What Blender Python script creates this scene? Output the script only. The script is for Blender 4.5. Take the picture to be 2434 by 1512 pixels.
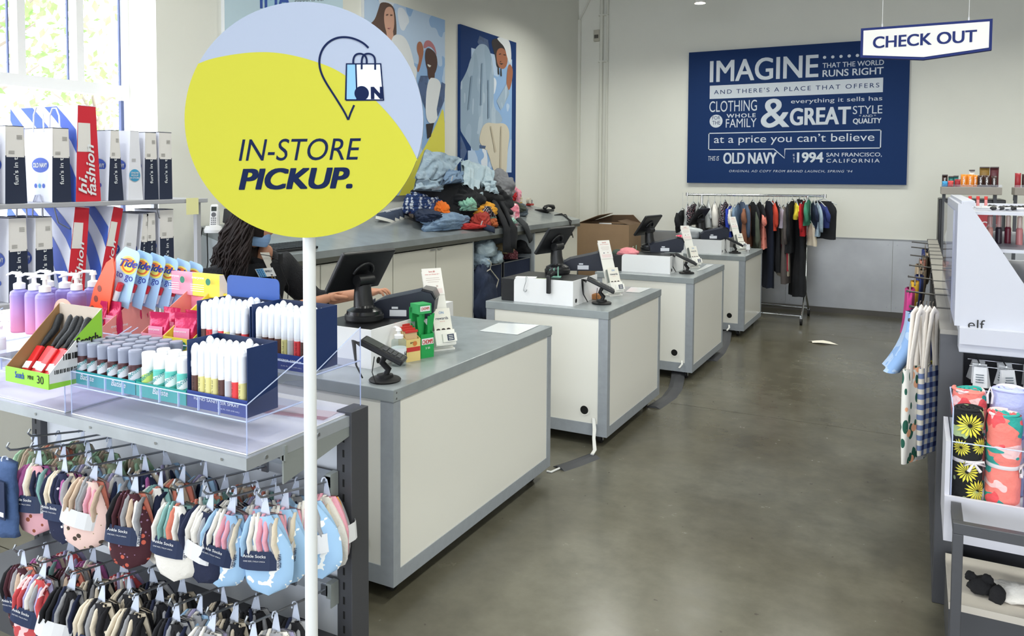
import bpy, bmesh, math, random
from mathutils import Vector as V, Matrix, noise, Euler
PI=math.pi; R=math.radians
D=bpy.data
for o in list(D.objects): D.objects.remove(o)
S=bpy.context.scene; COL=S.collection
# ---------- camera ----------
f_,cx_,cy_=1850.41,1217.,499.94
pitch,roll,yaw=4.53381383e-02,5.68060258e-03,4.81224295e-01
CF=V((-math.sin(yaw)*math.cos(pitch),math.cos(yaw)*math.cos(pitch),-math.sin(pitch)))
r0=V((math.cos(yaw),math.sin(yaw),0)); u0=r0.cross(CF)
CR=r0*math.cos(roll)+u0*math.sin(roll); CU=u0*math.cos(roll)-r0*math.sin(roll)
CC=V((0,0,1.7))
cd=D.cameras.new('camera'); cam=D.objects.new('camera',cd); COL.objects.link(cam)
mw=Matrix((CR,CU,-CF)).transposed().to_4x4(); mw.translation=CC; cam.matrix_world=mw
cd.sensor_width=36; cd.lens=f_/2434*36; cd.shift_y=(cy_-756)/2434; cd.clip_start=.02; cd.clip_end=200
S.camera=cam
S.cycles.transparent_max_bounces=32
# ---------- light ----------
W=D.worlds.new('sky'); S.world=W; W.use_nodes=True
bg=W.node_tree.nodes['Background']; bg.inputs[0].default_value=(.86,.92,1,1); bg.inputs[1].default_value=7.0
S.view_settings.view_transform='Standard'; S.view_settings.look='None'; S.view_settings.gamma=1
S.view_settings.use_curve_mapping=False; S.view_settings.exposure=0.0
def area(name,loc,rot,sx,sy,power,col=(1,1,1),portal=False,spread=180):
    l=D.lights.new(name,'AREA'); l.shape='RECTANGLE'; l.size=sx; l.size_y=sy; l.energy=power; l.color=col
    l.spread=R(spread)
    if portal: l.cycles.is_portal=True
    o=D.objects.new(name,l); COL.objects.link(o); o.location=loc; o.rotation_euler=rot; return o
area('portal_light',(-4.72,1.0,2.0),(0,-PI/2,0),2.6,5.0,10,portal=True)
area('portal_light',(.6,-8.12,2.35),(PI/2,0,0),9.4,4.1,10,portal=True)
# ---------- pixel -> world on a given plane (camera model above) ----------
def ray(u,v): return CF+CR*((u-cx_)/f_)-CU*((v-cy_)/f_)
def PZ(u,v,z): d=ray(u,v); return CC+d*((z-1.7)/d.z)
def PY(u,v,y): d=ray(u,v); return CC+d*(y/d.y)
def PX(u,v,x): d=ray(u,v); return CC+d*(x/d.x)
# ---------- materials ----------
def lin(h):
    h=h.lstrip('#'); c=[int(h[i:i+2],16)/255 for i in (0,2,4)]
    return tuple((x/12.92 if x<=.04045 else ((x+.055)/1.055)**2.4) for x in c)+(1,)
_M={}
def M(name,hexc=None,rough=.55,metal=0,var=0,vs=8,bump=0,bs=40,emit=0,spec=.5,coat=0,sss=0):
    if name in _M: return _M[name]
    m=D.materials.new(name); m.use_nodes=True; nt=m.node_tree; b=nt.nodes['Principled BSDF']
    c=lin(hexc); b.inputs['Base Color'].default_value=c; b.inputs['Roughness'].default_value=rough
    b.inputs['Metallic'].default_value=metal; b.inputs['Specular IOR Level'].default_value=spec
    if coat: b.inputs['Coat Weight'].default_value=coat
    if emit: b.inputs['Emission Color'].default_value=c; b.inputs['Emission Strength'].default_value=emit
    if var or bump:
        tc=nt.nodes.new('ShaderNodeTexCoord'); 
    if var:
        n=nt.nodes.new('ShaderNodeTexNoise'); n.inputs['Scale'].default_value=vs; n.inputs['Detail'].default_value=5
        nt.links.new(tc.outputs['Object'],n.inputs['Vector'])
        mx=nt.nodes.new('ShaderNodeMix'); mx.data_type='RGBA'
        mr=nt.nodes.new('ShaderNodeMapRange'); mr.inputs[1].default_value=.3; mr.inputs[2].default_value=.7
        nt.links.new(n.outputs[0],mr.inputs[0]); nt.links.new(mr.outputs[0],mx.inputs[0])
        mx.inputs[6].default_value=tuple(x*(1-var) for x in c[:3])+(1,); mx.inputs[7].default_value=tuple(min(1,x*(1+var)) for x in c[:3])+(1,)
        nt.links.new(mx.outputs[2],b.inputs['Base Color'])
    if bump:
        n=nt.nodes.new('ShaderNodeTexNoise'); n.inputs['Scale'].default_value=bs; n.inputs['Detail'].default_value=3
        nt.links.new(tc.outputs['Object'],n.inputs['Vector'])
        bp=nt.nodes.new('ShaderNodeBump'); bp.inputs['Strength'].default_value=bump; bp.inputs['Distance'].default_value=.01
        nt.links.new(n.outputs[0],bp.inputs['Height']); nt.links.new(bp.outputs[0],b.inputs['Normal'])
    _M[name]=m; return m
def Mprint(name,base,layers,rough=.8,bump=0,warp=0,band=None):
    """fabric or paper print: layers = (hex, kind, scale, threshold[, stretch])"""
    if name in _M: return _M[name]
    m=D.materials.new(name); m.use_nodes=True; nt=m.node_tree; b=nt.nodes['Principled BSDF']
    b.inputs['Roughness'].default_value=rough; L=nt.links.new
    tc=nt.nodes.new('ShaderNodeTexCoord'); cur=nt.nodes.new('ShaderNodeRGB'); cur.outputs[0].default_value=lin(base); cur=cur.outputs[0]
    for i,(hx,kind,sc,th,*st) in enumerate(layers):
        mp=nt.nodes.new('ShaderNodeMapping'); L(tc.outputs['Object'],mp.inputs[0])
        if st: mp.inputs['Scale'].default_value=st[0]
        if len(st)>1: mp.inputs['Rotation'].default_value=st[1]
        mp.inputs['Location'].default_value=(i*3.1,i*1.7,i*.9)
        if kind=='spot':
            n=nt.nodes.new('ShaderNodeTexVoronoi'); n.inputs['Scale'].default_value=sc; L(mp.outputs[0],n.inputs['Vector']); out=n.outputs['Distance']; op='LESS_THAN'
        elif kind=='noise':
            n=nt.nodes.new('ShaderNodeTexNoise'); n.inputs['Scale'].default_value=sc; n.inputs['Detail'].default_value=2; L(mp.outputs[0],n.inputs['Vector']); out=n.outputs[0]; op='GREATER_THAN'
        elif kind=='wave':
            n=nt.nodes.new('ShaderNodeTexWave'); n.inputs['Scale'].default_value=sc; n.inputs['Distortion'].default_value=0.6; L(mp.outputs[0],n.inputs['Vector']); out=n.outputs['Fac']; op='GREATER_THAN'
        elif kind=='line':
            n=nt.nodes.new('ShaderNodeTexWave'); n.inputs['Scale'].default_value=sc; L(mp.outputs[0],n.inputs['Vector']); out=n.outputs['Fac']; op='GREATER_THAN'
        mt=nt.nodes.new('ShaderNodeMath'); mt.operation=op; L(out,mt.inputs[0]); mt.inputs[1].default_value=th
        mx=nt.nodes.new('ShaderNodeMix'); mx.data_type='RGBA'; L(mt.outputs[0],mx.inputs[0]); L(cur,mx.inputs[6]); mx.inputs[7].default_value=lin(hx); cur=mx.outputs[2]
    L(cur,b.inputs['Base Color'])
    if bump:
        n=nt.nodes.new('ShaderNodeTexNoise'); n.inputs['Scale'].default_value=bump; L(tc.outputs['Object'],n.inputs['Vector'])
        bp=nt.nodes.new('ShaderNodeBump'); bp.inputs['Strength'].default_value=.5; bp.inputs['Distance'].default_value=.01; L(n.outputs[0],bp.inputs['Height']); L(bp.outputs[0],b.inputs['Normal'])
    _M[name]=m; return m
def Mclear(name,tint='#f4f8ff',op=.08,rough=.05,gl=1.0):
    if name in _M: return _M[name]
    m=D.materials.new(name); m.use_nodes=True; nt=m.node_tree; nt.nodes.clear(); L=nt.links.new
    o=nt.nodes.new('ShaderNodeOutputMaterial'); t=nt.nodes.new('ShaderNodeBsdfTransparent'); t.inputs[0].default_value=lin(tint)
    g=nt.nodes.new('ShaderNodeBsdfGlossy'); g.inputs['Roughness'].default_value=rough
    d=nt.nodes.new('ShaderNodeBsdfDiffuse'); d.inputs[0].default_value=lin(tint)
    fr=nt.nodes.new('ShaderNodeFresnel'); fr.inputs[0].default_value=1.45
    mu=nt.nodes.new('ShaderNodeMath'); mu.operation='MULTIPLY'; L(fr.outputs[0],mu.inputs[0]); mu.inputs[1].default_value=gl
    ge=nt.nodes.new('ShaderNodeNewGeometry'); iv=nt.nodes.new('ShaderNodeMath'); iv.operation='SUBTRACT'; iv.inputs[0].default_value=1; L(ge.outputs['Backfacing'],iv.inputs[1]); m3=nt.nodes.new('ShaderNodeMath'); m3.operation='MULTIPLY'; L(mu.outputs[0],m3.inputs[0]); L(iv.outputs[0],m3.inputs[1]); mu=m3
    a=nt.nodes.new('ShaderNodeMixShader'); a.inputs[0].default_value=op; L(t.outputs[0],a.inputs[1]); L(d.outputs[0],a.inputs[2])
    c=nt.nodes.new('ShaderNodeMixShader'); L(mu.outputs[0],c.inputs[0]); L(a.outputs[0],c.inputs[1]); L(g.outputs[0],c.inputs[2]); L(c.outputs[0],o.inputs[0])
    _M[name]=m; return m
# ---------- mesh builder ----------
class MB:
    def __init__(s): s.v=[]; s.f=[]; s.m=[]; s.sm=[]
    def add(s,vs,fs,mi=0,smooth=False):
        n=len(s.v); s.v+= [tuple(p) for p in vs]; s.f+=[tuple(i+n for i in f) for f in fs]; s.m+=[mi]*len(fs); s.sm+=[smooth]*len(fs); return s
    def box(s,a,b,mi=0,mt=None,bev=0):
        x0,y0,z0=[min(p,q) for p,q in zip(a,b)]; x1,y1,z1=[max(p,q) for p,q in zip(a,b)]
        if bev>0:
            return s.bbox((x0,y0,z0),(x1,y1,z1),bev,mi,mt)
        vs=[V(p) for p in ((x0,y0,z0),(x1,y0,z0),(x1,y1,z0),(x0,y1,z0),(x0,y0,z1),(x1,y0,z1),(x1,y1,z1),(x0,y1,z1))]
        if mt is not None: vs=[mt@p for p in vs]
        return s.add(vs,[(0,3,2,1),(4,5,6,7),(0,1,5,4),(1,2,6,5),(2,3,7,6),(3,0,4,7)],mi)
    def bbox(s,a,b,r,mi=0,mt=None):
        bm=bmesh.new(); bmesh.ops.create_cube(bm,size=1)
        c=(V(a)+V(b))/2; d=V(b)-V(a)
        for v in bm.verts: v.co=V((v.co.x*d.x,v.co.y*d.y,v.co.z*d.z))+c
        r=min(r,min(d)*.45); bmesh.ops.bevel(bm,geom=bm.edges[:],offset=r,segments=2,affect='EDGES',profile=.5)
        bm.verts.index_update(); vs=[v.co.copy() for v in bm.verts]
        if mt is not None: vs=[mt@p for p in vs]
        s.add(vs,[[v.index for v in f.verts] for f in bm.faces],mi,False); bm.free(); return s
    def prism(s,poly,d,mt,mi=0,mi2=None):
        """poly: 2d points in local XY (ccw), extruded by d along local z"""
        n=len(poly); vs=[mt@V((x,y,0)) for x,y in poly]+[mt@V((x,y,d)) for x,y in poly]
        s.add(vs,[tuple(range(n))[::-1],tuple(range(n,2*n))],mi)
        s.add(vs,[(i,(i+1)%n,n+(i+1)%n,n+i) for i in range(n)],mi if mi2 is None else mi2); return s
    def poly(s,pts,mi=0): return s.add(pts,[tuple(range(len(pts)))],mi)
    def tube(s,path,r,n=8,mi=0,cap=True,smooth=True,flat=None):
        path=[V(p) for p in path]; k=len(path); rs=r if isinstance(r,(list,tuple)) else [r]*k; vs=[]; up=None
        for i,p in enumerate(path):
            t=(path[min(i+1,k-1)]-path[max(i-1,0)]); t=t.normalized() if t.length>1e-9 else V((0,0,1))
            if up is None: up=V((0,0,1)) if abs(t.z)<.9 else V((0,1,0))
            if flat is not None: up=V(flat)
            a=t.cross(up); a=a.normalized() if a.length>1e-6 else t.orthogonal().normalized(); b=a.cross(t).normalized(); 
            if flat is None: up=b
            for j in range(n):
                an=2*PI*j/n; fl=.35 if flat is not None else 1
                vs.append(p+a*math.cos(an)*rs[i]+b*math.sin(an)*rs[i]*fl)
        fs=[(i*n+j,i*n+(j+1)%n,(i+1)*n+(j+1)%n,(i+1)*n+j) for i in range(k-1) for j in range(n)]
        s.add(vs,fs,mi,smooth)
        if cap: s.add(vs,[tuple(range(n))[::-1],tuple(range((k-1)*n,k*n))],mi)
        return s
    def cyl(s,a,b,r,n=16,mi=0,r2=None,smooth=True): return s.tube([a,b],[r,r if r2 is None else r2],n,mi,True,smooth)
    def lathe(s,prof,n=20,mi=0,mt=None,smooth=True,mis=None,sx=1,sy=1):
        vs=[]
        for r,z in prof:
            for j in range(n):
                p=V((r*sx*math.cos(2*PI*j/n),r*sy*math.sin(2*PI*j/n),z)); vs.append(mt@p if mt is not None else p)
        for i in range(len(prof)-1):
            b0=len(s.v); 
            s.add(vs[i*n:(i+2)*n],[(j,(j+1)%n,n+(j+1)%n,n+j) for j in range(n)],mis[i] if mis else mi,smooth)
        if prof[0][0]>1e-6: s.add(vs[:n],[tuple(range(n))[::-1]],mis[0] if mis else mi)
        if prof[-1][0]>1e-6: s.add(vs[-n:],[tuple(range(n))],mis[-1] if mis else mi)
        return s
    def grid(s,fn,nu,nv,mi=0,smooth=True,th=0):
        vs=[fn(i/nu,j/nv) for j in range(nv+1) for i in range(nu+1)]
        fs=[(j*(nu+1)+i,j*(nu+1)+i+1,(j+1)*(nu+1)+i+1,(j+1)*(nu+1)+i) for j in range(nv) for i in range(nu)]
        return s.add(vs,fs,mi,smooth)
    def mesh(s,name,mats):
        me=D.meshes.new(name); me.from_pydata(s.v,[],s.f); 
        for m in (mats if isinstance(mats,(list,tuple)) else [mats]): me.materials.append(m)
        me.polygons.foreach_set('material_index',s.m); me.polygons.foreach_set('use_smooth',s.sm); me.update(); return me
    def build(s,name,mats,parent=None,loc=None,rot=None,label=None):
        o=D.objects.new(name,s.mesh(name,mats)); COL.objects.link(o)
        if parent is not None: o.parent=parent
        if loc is not None: o.location=loc
        if rot is not None: o.rotation_euler=rot
        if label: o['label']=label
        return o
def thing(name,label,cat,loc=(0,0,0),rz=0,group=None,rot=None):
    o=D.objects.new(name,None); COL.objects.link(o); o.location=loc; o.rotation_euler=rot if rot else (0,0,rz); o.empty_display_size=.05
    o['label']=label; o['category']=cat
    if group: o['group']=group
    return o
def tag(o,label,cat,group=None,kind=None):
    o['label']=label; o['category']=cat
    if group: o['group']=group
    if kind: o['kind']=kind
    return o
def struct(o): o['kind']='structure'; return o
def dup(root,loc,rz=None,label=None,group=None,rot=None):
    def cp(o,par):
        c=o.copy(); COL.objects.link(c)
        if par is not None: c.parent=par
        for ch in kids.get(o,[]): cp(ch,c)
        return c
    kids={}
    def walk(o):
        kids[o]=list(o.children)
        for c in kids[o]: walk(c)
    walk(root); r=cp(root,None); r.location=loc
    if rz is not None: r.rotation_euler=(0,0,rz)
    if rot is not None: r.rotation_euler=rot
    if label: r['label']=label
    if group: r['group']=group
    return r
# ---------- text ----------
_T={}
def tmesh(t,bold=0,shear=0,sp=1):
    k=(t,shear,sp)
    if k in _T: return _T[k]
    c=D.curves.new('lettering','FONT'); c.body=t; c.resolution_u=5; c.shear=shear; c.space_character=sp
    o=D.objects.new('lettering',c); me=o.to_mesh()
    vs=[v.co.copy() for v in me.vertices]; fs=[tuple(p.vertices) for p in me.polygons]
    o.to_mesh_clear(); D.objects.remove(o); D.curves.remove(c)
    x0=min(v.x for v in vs); x1=max(v.x for v in vs); y0=min(v.y for v in vs); y1=max(v.y for v in vs)
    _T[k]=([V(((v.x-x0)/(x1-x0),(v.y-y0)/(y1-y0),0)) for v in vs],fs,(x1-x0)/max(1e-6,y1-y0)); return _T[k]
def text(mb,t,o,ax,ay,mi=0,bold=0,shear=0,sp=1):
    """fit text t in the parallelogram with corner o and edge vectors ax, ay"""
    vs,fs,_=tmesh(t,bold,shear,sp); o=V(o); ax=V(ax); ay=V(ay); h=ay.length; b=max(0,bold)*h*1.1; ux=ax.normalized(); uy=ay.normalized()
    offs=[(0,0)] if b==0 else [(-b,-b*.5),(b,-b*.5),(-b,b*.5),(b,b*.5),(-b,0),(b,0),(0,b*.5),(0,-b*.5),(0,0)]
    nn=ax.cross(ay).normalized()*max(.00006,h*.002)
    for q_,(dx,dy) in enumerate(offs): mb.add([o+nn*q_+ax*v.x*(1-2*b/max(1e-6,ax.length))+ay*v.y*(1-b/h)+ux*(b+dx)+uy*(b*.5+dy) for v in vs],fs,mi)
    return mb
def textc(mb,t,c,dx,dy,h,mi=0,bold=0,shear=0,sp=1,w=None):
    """text of height h centred at c with unit directions dx, dy"""
    vs,fs,a=tmesh(t,bold,shear,sp); dx=V(dx); dy=V(dy); w=w or h*a
    return text(mb,t,V(c)-dx*w/2-dy*h/2,dx*w,dy*h,mi,bold,shear,sp)
def frame(o,x,y):
    x=V(x).normalized(); y=V(y).normalized(); z=x.cross(y); m=Matrix((x,y,z)).transposed().to_4x4(); m.translation=V(o); return m
def disc(mb,c,x,y,r,mi=0,n=28,r2=None):
    c=V(c); x=V(x).normalized(); y=V(y).normalized()
    return mb.poly([c+x*r*math.cos(2*PI*i/n)+y*(r2 or r)*math.sin(2*PI*i/n) for i in range(n)],mi)
def chaikin(p,n=2,closed=True):
    for _ in range(n):
        q=[]; m=len(p)
        if not closed: q.append(p[0])
        for i in range(m if closed else m-1):
            a=p[i]; b=p[(i+1)%m]; q+=[(a[0]*.75+b[0]*.25,a[1]*.75+b[1]*.25),(a[0]*.25+b[0]*.75,a[1]*.25+b[1]*.75)]
        if not closed: q.append(p[-1])
        p=q
    return p
def stroke(mb,pts,w,nrm,mi=0):
    """flat ribbon of width w along pts, in the plane with normal nrm"""
    pts=[V(p) for p in pts]; n=len(pts); vs=[]
    for i,p in enumerate(pts):
        t=(pts[min(i+1,n-1)]-pts[max(i-1,0)]).normalized(); s_=t.cross(V(nrm)).normalized()*w/2; vs+=[p-s_,p+s_]
    return mb.add(vs,[(2*i,2*i+1,2*i+3,2*i+2) for i in range(n-1)],mi)
XL=-4.39; YB=10.45; XR=5.6; YF=-8.0; ZC=5.0
wallm=M('wall_paint','#e6e6de',.8,var=.02,vs=1.5,bump=.05,bs=60)
trimw=M('white_trim','#f2f2f2',.5)
# floor: polished slabs with recessed joints
def floor_mat():
    m=M('polished_concrete','#7f776a',.22,spec=.5); nt=m.node_tree; b=nt.nodes['Principled BSDF']; L=nt.links.new
    tc=nt.nodes.new('ShaderNodeTexCoord'); cur=None
    n1=nt.nodes.new('ShaderNodeTexNoise'); n1.inputs['Scale'].default_value=.9; n1.inputs['Detail'].default_value=6; L(tc.outputs['Object'],n1.inputs[0])
    n2=nt.nodes.new('ShaderNodeTexNoise'); n2.inputs['Scale'].default_value=7; n2.inputs['Detail'].default_value=8; n2.inputs['Roughness'].default_value=.65; L(tc.outputs['Object'],n2.inputs[0])
    n3=nt.nodes.new('ShaderNodeTexNoise'); n3.inputs['Scale'].default_value=22; n3.inputs['Detail'].default_value=3; L(tc.outputs['Object'],n3.inputs[0])
    def ramp(src,stops):
        r=nt.nodes.new('ShaderNodeValToRGB'); e=r.color_ramp.elements
        e[0].position,e[0].color=stops[0][0],lin(stops[0][1]); e[1].position,e[1].color=stops[1][0],lin(stops[1][1]); L(src,r.inputs[0]); return r.outputs[0]
    def mix(f,a,bb,mode='MIX'):
        x=nt.nodes.new('ShaderNodeMix'); x.data_type='RGBA'; x.blend_type=mode
        if isinstance(f,float): x.inputs[0].default_value=f
        else: L(f,x.inputs[0])
        L(a,x.inputs[6]); L(bb,x.inputs[7]); return x.outputs[2]
    c1=ramp(n1.outputs[0],((.36,'#5f5b4d'),(.64,'#76746a'))); c2=ramp(n2.outputs[0],((.3,'#79766a'),(.7,'#aaa89e')))
    cur=mix(.55,c1,c2,'OVERLAY')
    sp=nt.nodes.new('ShaderNodeMath'); sp.operation='GREATER_THAN'; sp.inputs[1].default_value=.735; L(n3.outputs[0],sp.inputs[0])
    rg=nt.nodes.new('ShaderNodeRGB'); rg.outputs[0].default_value=lin('#4c463d')
    cur=mix(sp.outputs[0],cur,rg.outputs[0]); L(cur,b.inputs['Base Color'])
    mr=nt.nodes.new('ShaderNodeMapRange'); mr.inputs[3].default_value=.14; mr.inputs[4].default_value=.34; L(n2.outputs[0],mr.inputs[0]); L(mr.outputs[0],b.inputs['Roughness'])
    return m
fl=struct(MB().box((XL,YF,-.10),(XR,YB,-.008)).build('floor',M('joint_filler','#3c3833',.9)))
xs=[XL,1.6,XR]; ys=[YF,-4.3,-.6,2.0,5.66,8.9,YB]; fm=floor_mat()
for i in range(2):
    for j in range(6):
        g=.003
        MB().box((xs[i]+g,ys[j]+g,-.0079),(xs[i+1]-g,ys[j+1]-g,0)).build('slab',fm,fl)
# walls
mb=MB(); T=.35; wy0,wy1,wz0,wz1=-1.5,3.43,.70,3.75
mb.box((XL-T,YF-T,-.1),(XL,wy0,ZC)).box((XL-T,wy1,-.1),(XL,YB,ZC)).box((XL-T,wy0,-.1),(XL,wy1,wz0)).box((XL-T,wy0,wz1),(XL,wy1,ZC))
wl=struct(mb.build('wall_left',wallm))
struct(MB().box((XL-T,YB,-.1),(XR+.2,YB+.2,ZC)).build('wall_back',wallm)); wb=D.objects['wall_back']
struct(MB().box((XR,YF-T,-.1),(XR+.2,YB,ZC)).build('wall_right',wallm))
mb=MB(); fx0,fx1,fz0,fz1=-4.1,5.3,.3,4.4
mb.box((XL,YF-.3,-.1),(fx0,YF,ZC)).box((fx1,YF-.3,-.1),(XR,YF,ZC)).box((fx0,YF-.3,-.1),(fx1,YF,fz0)).box((fx0,YF-.3,fz1),(fx1,YF,ZC))
struct(mb.build('wall_front',wallm))
struct(MB().box((XL-T,YF-T,ZC),(XR+.2,YB+.2,ZC+.1)).build('ceiling',M('dark_ceiling','#4a4845',.9)))
# window_1 in the left wall
def window(name,y0,y1,z0,z1,x,mull,zt,flip=False):
    fr=MB(); w=.03; d=.07
    fr.box((x-d,y0,z0),(x,y0+w,z1)).box((x-d,y1-w,z0),(x,y1,z1)).box((x-d,y0+w,z0),(x,y1-w,z0+w)).box((x-d,y0+w,z1-w),(x,y1-w,z1))
    wn=struct(fr.build(name,trimw))
    MB().box((x-d-.01,y0+w,zt-.035),(x+.012,y1-w,zt+.035)).build('transom_bar',trimw,wn)
    for y in mull: MB().box((x-d,y-.023,zt+.035),(x+.005,y+.023,z1-w)).build('mullion',trimw,wn)
    ed=[y0+w]+list(mull)+[y1-w]
    for a,b in zip(ed[:-1],ed[1:]):
        g=MB().box((x-.04,a+.024,zt+.04),(x-.034,b-.024,z1-w)); g.build('pane',Mclear('window_glass','#ffffff',.0,.02,.6),wn)
        (MB().box((x-.045,b-.060,zt+.04),(x-.03,b-.052,z1-w)) if b<3.3 else MB().box((x-.045,b-.018,zt+.04),(x-.03,b-.008,z1-w))).build('gasket',M('gasket_blue_grey','#5a6690',.6),wn)
    MB().box((x-.04,y0+w,z0+w),(x-.034,2.92,zt-.035)).build('pane',Mclear('window_glass'),wn)
    MB().box((x-.04,2.95,z0+w),(x-.034,y1-w,zt-.035)).build('pane',Mclear('window_glass'),wn)
    MB().box((x-.045,y1-w-.02,z0+w),(x-.02,y1-w,zt-.06)).build('gasket',M('gasket_blue_grey'),wn)
    return wn
w1=window('window_1',wy0,wy1,wz0,wz1,-4.66,tuple(3.09-.36*k for k in range(12,-1,-1)),2.235)
struct(MB().box((-4.74,wy0+.001,wz0+.001),(XL+.02,wy1,wz0+.02)).build('trim_1',trimw))
wn2=struct(MB().box((fx0,YF-.2,fz0),(fx0+.06,YF-.13,fz1)).box((fx1-.06,YF-.2,fz0),(fx1,YF-.13,fz1)).box((-.03,YF-.2,fz0),(.03,YF-.13,fz1)).box((fx0,YF-.2,fz0),(fx1,YF-.13,fz0+.06)).box((fx0,YF-.2,fz1-.06),(fx1,YF-.13,fz1)).build('window_2',trimw))
MB().box((fx0+.06,YF-.17,fz0+.06),(-.03,YF-.164,fz1-.06)).box((.03,YF-.17,fz0+.06),(fx1-.06,YF-.164,fz1-.06)).build('pane',Mclear('window_glass'),wn2)
# back wall wainscot
pm=M('galvanised_panel','#9b9c9d',.36,metal=.55,var=.12,vs=2.2,bump=.03,bs=14)
wt=struct(MB().box((XL+.002,YB-.012,.93),(XR,YB,.95)).build('trim_2',M('panel_cap','#93969b',.5)))
sc=M('screw_steel','#8f8f92',.35,metal=.8)
x=-.26-1.22*4
for k in range(10):
    a,b=max(x,XL+.003),min(x+1.22,XR)
    if b>a:
        p=MB().box((a+.002,YB-.012,.066),(b-.002,YB,.93)).build('panel',pm,wt)
        q=MB()
        for sx in (a+.05,b-.05):
            for sz in (.12,.88): q.cyl((sx,YB-.015,sz),(sx,YB-.011,sz),.006,8)
        q.build('screw',sc,p)
    x+=1.22
struct(MB().box((XL+.002,YB-.02,0),(XR,YB,.066)).build('baseboard_back',M('dark_baseboard','#55524e',.5)))
struct(MB().box((XL,3.5,0),(XL+.015,YB-.02,.1)).build('baseboard_left',M('dark_baseboard')))
# pipes and box on back wall
pip=M('painted_pipe','#dcdcd2',.6)
t=struct(MB().cyl((-4.03,YB-.03,0.95),(-4.03,YB-.03,ZC),.026,14).build('trim_3',pip))
for z in (3.3,3.95): MB().box((-4.07,YB-.06,z),(-3.93,YB-.002,z+.02)).build('bracket',pip,t)
struct(MB().cyl((-3.945,YB-.02,.95),(-3.945,YB-.02,ZC),.016,12).build('trim_4',pip))
struct(MB().box((XL,YB-.03,.95),(XL+.04,YB,3.93)).build('trim_5',pip))
struct(MB().tube([(XL+.02,YB-.02,3.93),(-4.0,YB-.02,4.58)],.012,8).build('trim_6',pip))
th=thing('wall_sensor','small beige sensor box on the back wall left of the white pipe','sensor',(-4.10,YB,3.6))
MB().box((-.045,-.05,0),(.045,0,.16),bev=.006).build('housing',M('beige_plastic','#b9b5a8',.5),th)
MB().box((-.03,-.054,.04),(.03,-.05,.09)).build('display',M('dark_gap','#55524c',.5),th)
# ceiling pendants
lampb=M('lamp_housing','#e8e6e0',.5); em=M('lamp_glow','#fff7ea',.5,emit=14)
def lampfix(x,y,z,first,label,power):
    if first is None:
        t=thing('pendant_spotlight',label,'lamp',(x,y,z),group=None)
        MB().lathe([(.0,.2),(.05,.2),(.062,.17),(.068,0),(.062,0),(.055,.03)],20).build('lamp_shade',lampb,t)
        MB().lathe([(0,.012),(.055,.012)],20).build('bulb',em,t)
        MB().cyl((0,0,.2),(0,0,ZC-3.7),.008,8).build('cord',lampb,t)
    else: t=dup(first,(x,y,z),label=label)
    l=D.lights.new('spot_light','AREA'); l.shape='DISK'; l.size=.5; l.energy=power; l.color=(.985,1,.915); l.spread=R(150)
    o=D.objects.new('spot_light',l); COL.objects.link(o); o.location=(x,y,z-.04)
    return t
LP=[(-2.303,9.09,3.7,'round pendant spotlight hanging in front of the back wall, half cut by the picture top',12)]
for x,pw in ((-3.0,28),(.3,37),(3.2,34)):  # unseen fill lamps; the aisle column is placed to brighten the counter fronts
    for y in (-3.6,-1.4,.8,3.0,5.4): LP.append((x,y,3.95,'round pendant spotlight added above the sales floor as fill, out of the picture',pw))
LP+=[(x,8.35,3.95,'round pendant spotlight near the back wall, out of the picture',30) for x in (-3.1,-.9,1.3,3.5)]
f0=None
for x,y,z,lb,pw in LP:
    t=lampfix(x,y,z,f0,lb,pw)
    if f0 is None: f0=t
    else: t['group']='pendant spotlights out of the picture'
# outside: paved ground and trees beyond window_1
struct(MB().box((-30,-14,-.25),(-4.76,24,-.12)).box((-30,-24,-.25),(14,-8.4,-.121)).build('ground',M('outside_paving','#b9b5ab',.9)))
lf=M('leaf_green','#8aa868',.7,var=.3,vs=5); bk=M('bark','#958a80',.9)
def tree(x,y,h,label,seed):
    rnd=random.Random(seed); t=thing('tree',label,'tree',(x,y,-.12),group=None)
    MB().tube([(0,0,0),(.05,.03,h*.3),(0,.1,h*.62)],[.13,.1,.05],8).build('trunk',bk,t)
    br=MB(); le=MB()
    for k in range(11):
        a=rnd.uniform(0,2*PI); z=h*rnd.uniform(.28,.6); q=V((math.cos(a)*rnd.uniform(.7,1.5),math.sin(a)*rnd.uniform(.7,1.5),z+rnd.uniform(.4,1.2)))
        br.tube([(0,.05,z),q*.55+V((0,0,z*.45)),q],[.045,.03,.01],5)
        for j in range(75):
            p=q+V((rnd.gauss(0,.38),rnd.gauss(0,.38),rnd.gauss(0,.33))); d=V((rnd.gauss(0,1),rnd.gauss(0,1),rnd.gauss(0,1))).normalized(); e=d.orthogonal().normalized(); s=rnd.uniform(.04,.08)
            le.add([p,p+d*s+e*s*.5,p+d*2*s,p+d*s-e*s*.5],[(0,1,2,3)])
    br.build('branches',bk,t); l=le.build('foliage',lf,t); l['kind']='stuff'
    return t
tree(-8.6,4.0,4.6,'leafy tree outside the window, nearer the white window jamb',3)
tree(-13.5,9.2,5.4,'leafy tree outside the window, behind the striped paper bag',5)
tree(-9.6,-.9,4.6,'leafy tree outside the window at the left picture edge',8)
grey=M('grey_laminate','#989ea5',.42,var=.05,vs=30,bump=.02,bs=80); top=M('grey_counter_top','#949b9e',.24,var=.06,vs=12)
pan=M('white_panel','#eae9e2',.3); blk=M('black_plastic','#17181b',.4); rub=M('rubber_black','#101012',.6); steel=M('steel','#b4b7ba',.3,metal=.9)
navyp=M('navy_plastic','#1c2233',.45)
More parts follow.
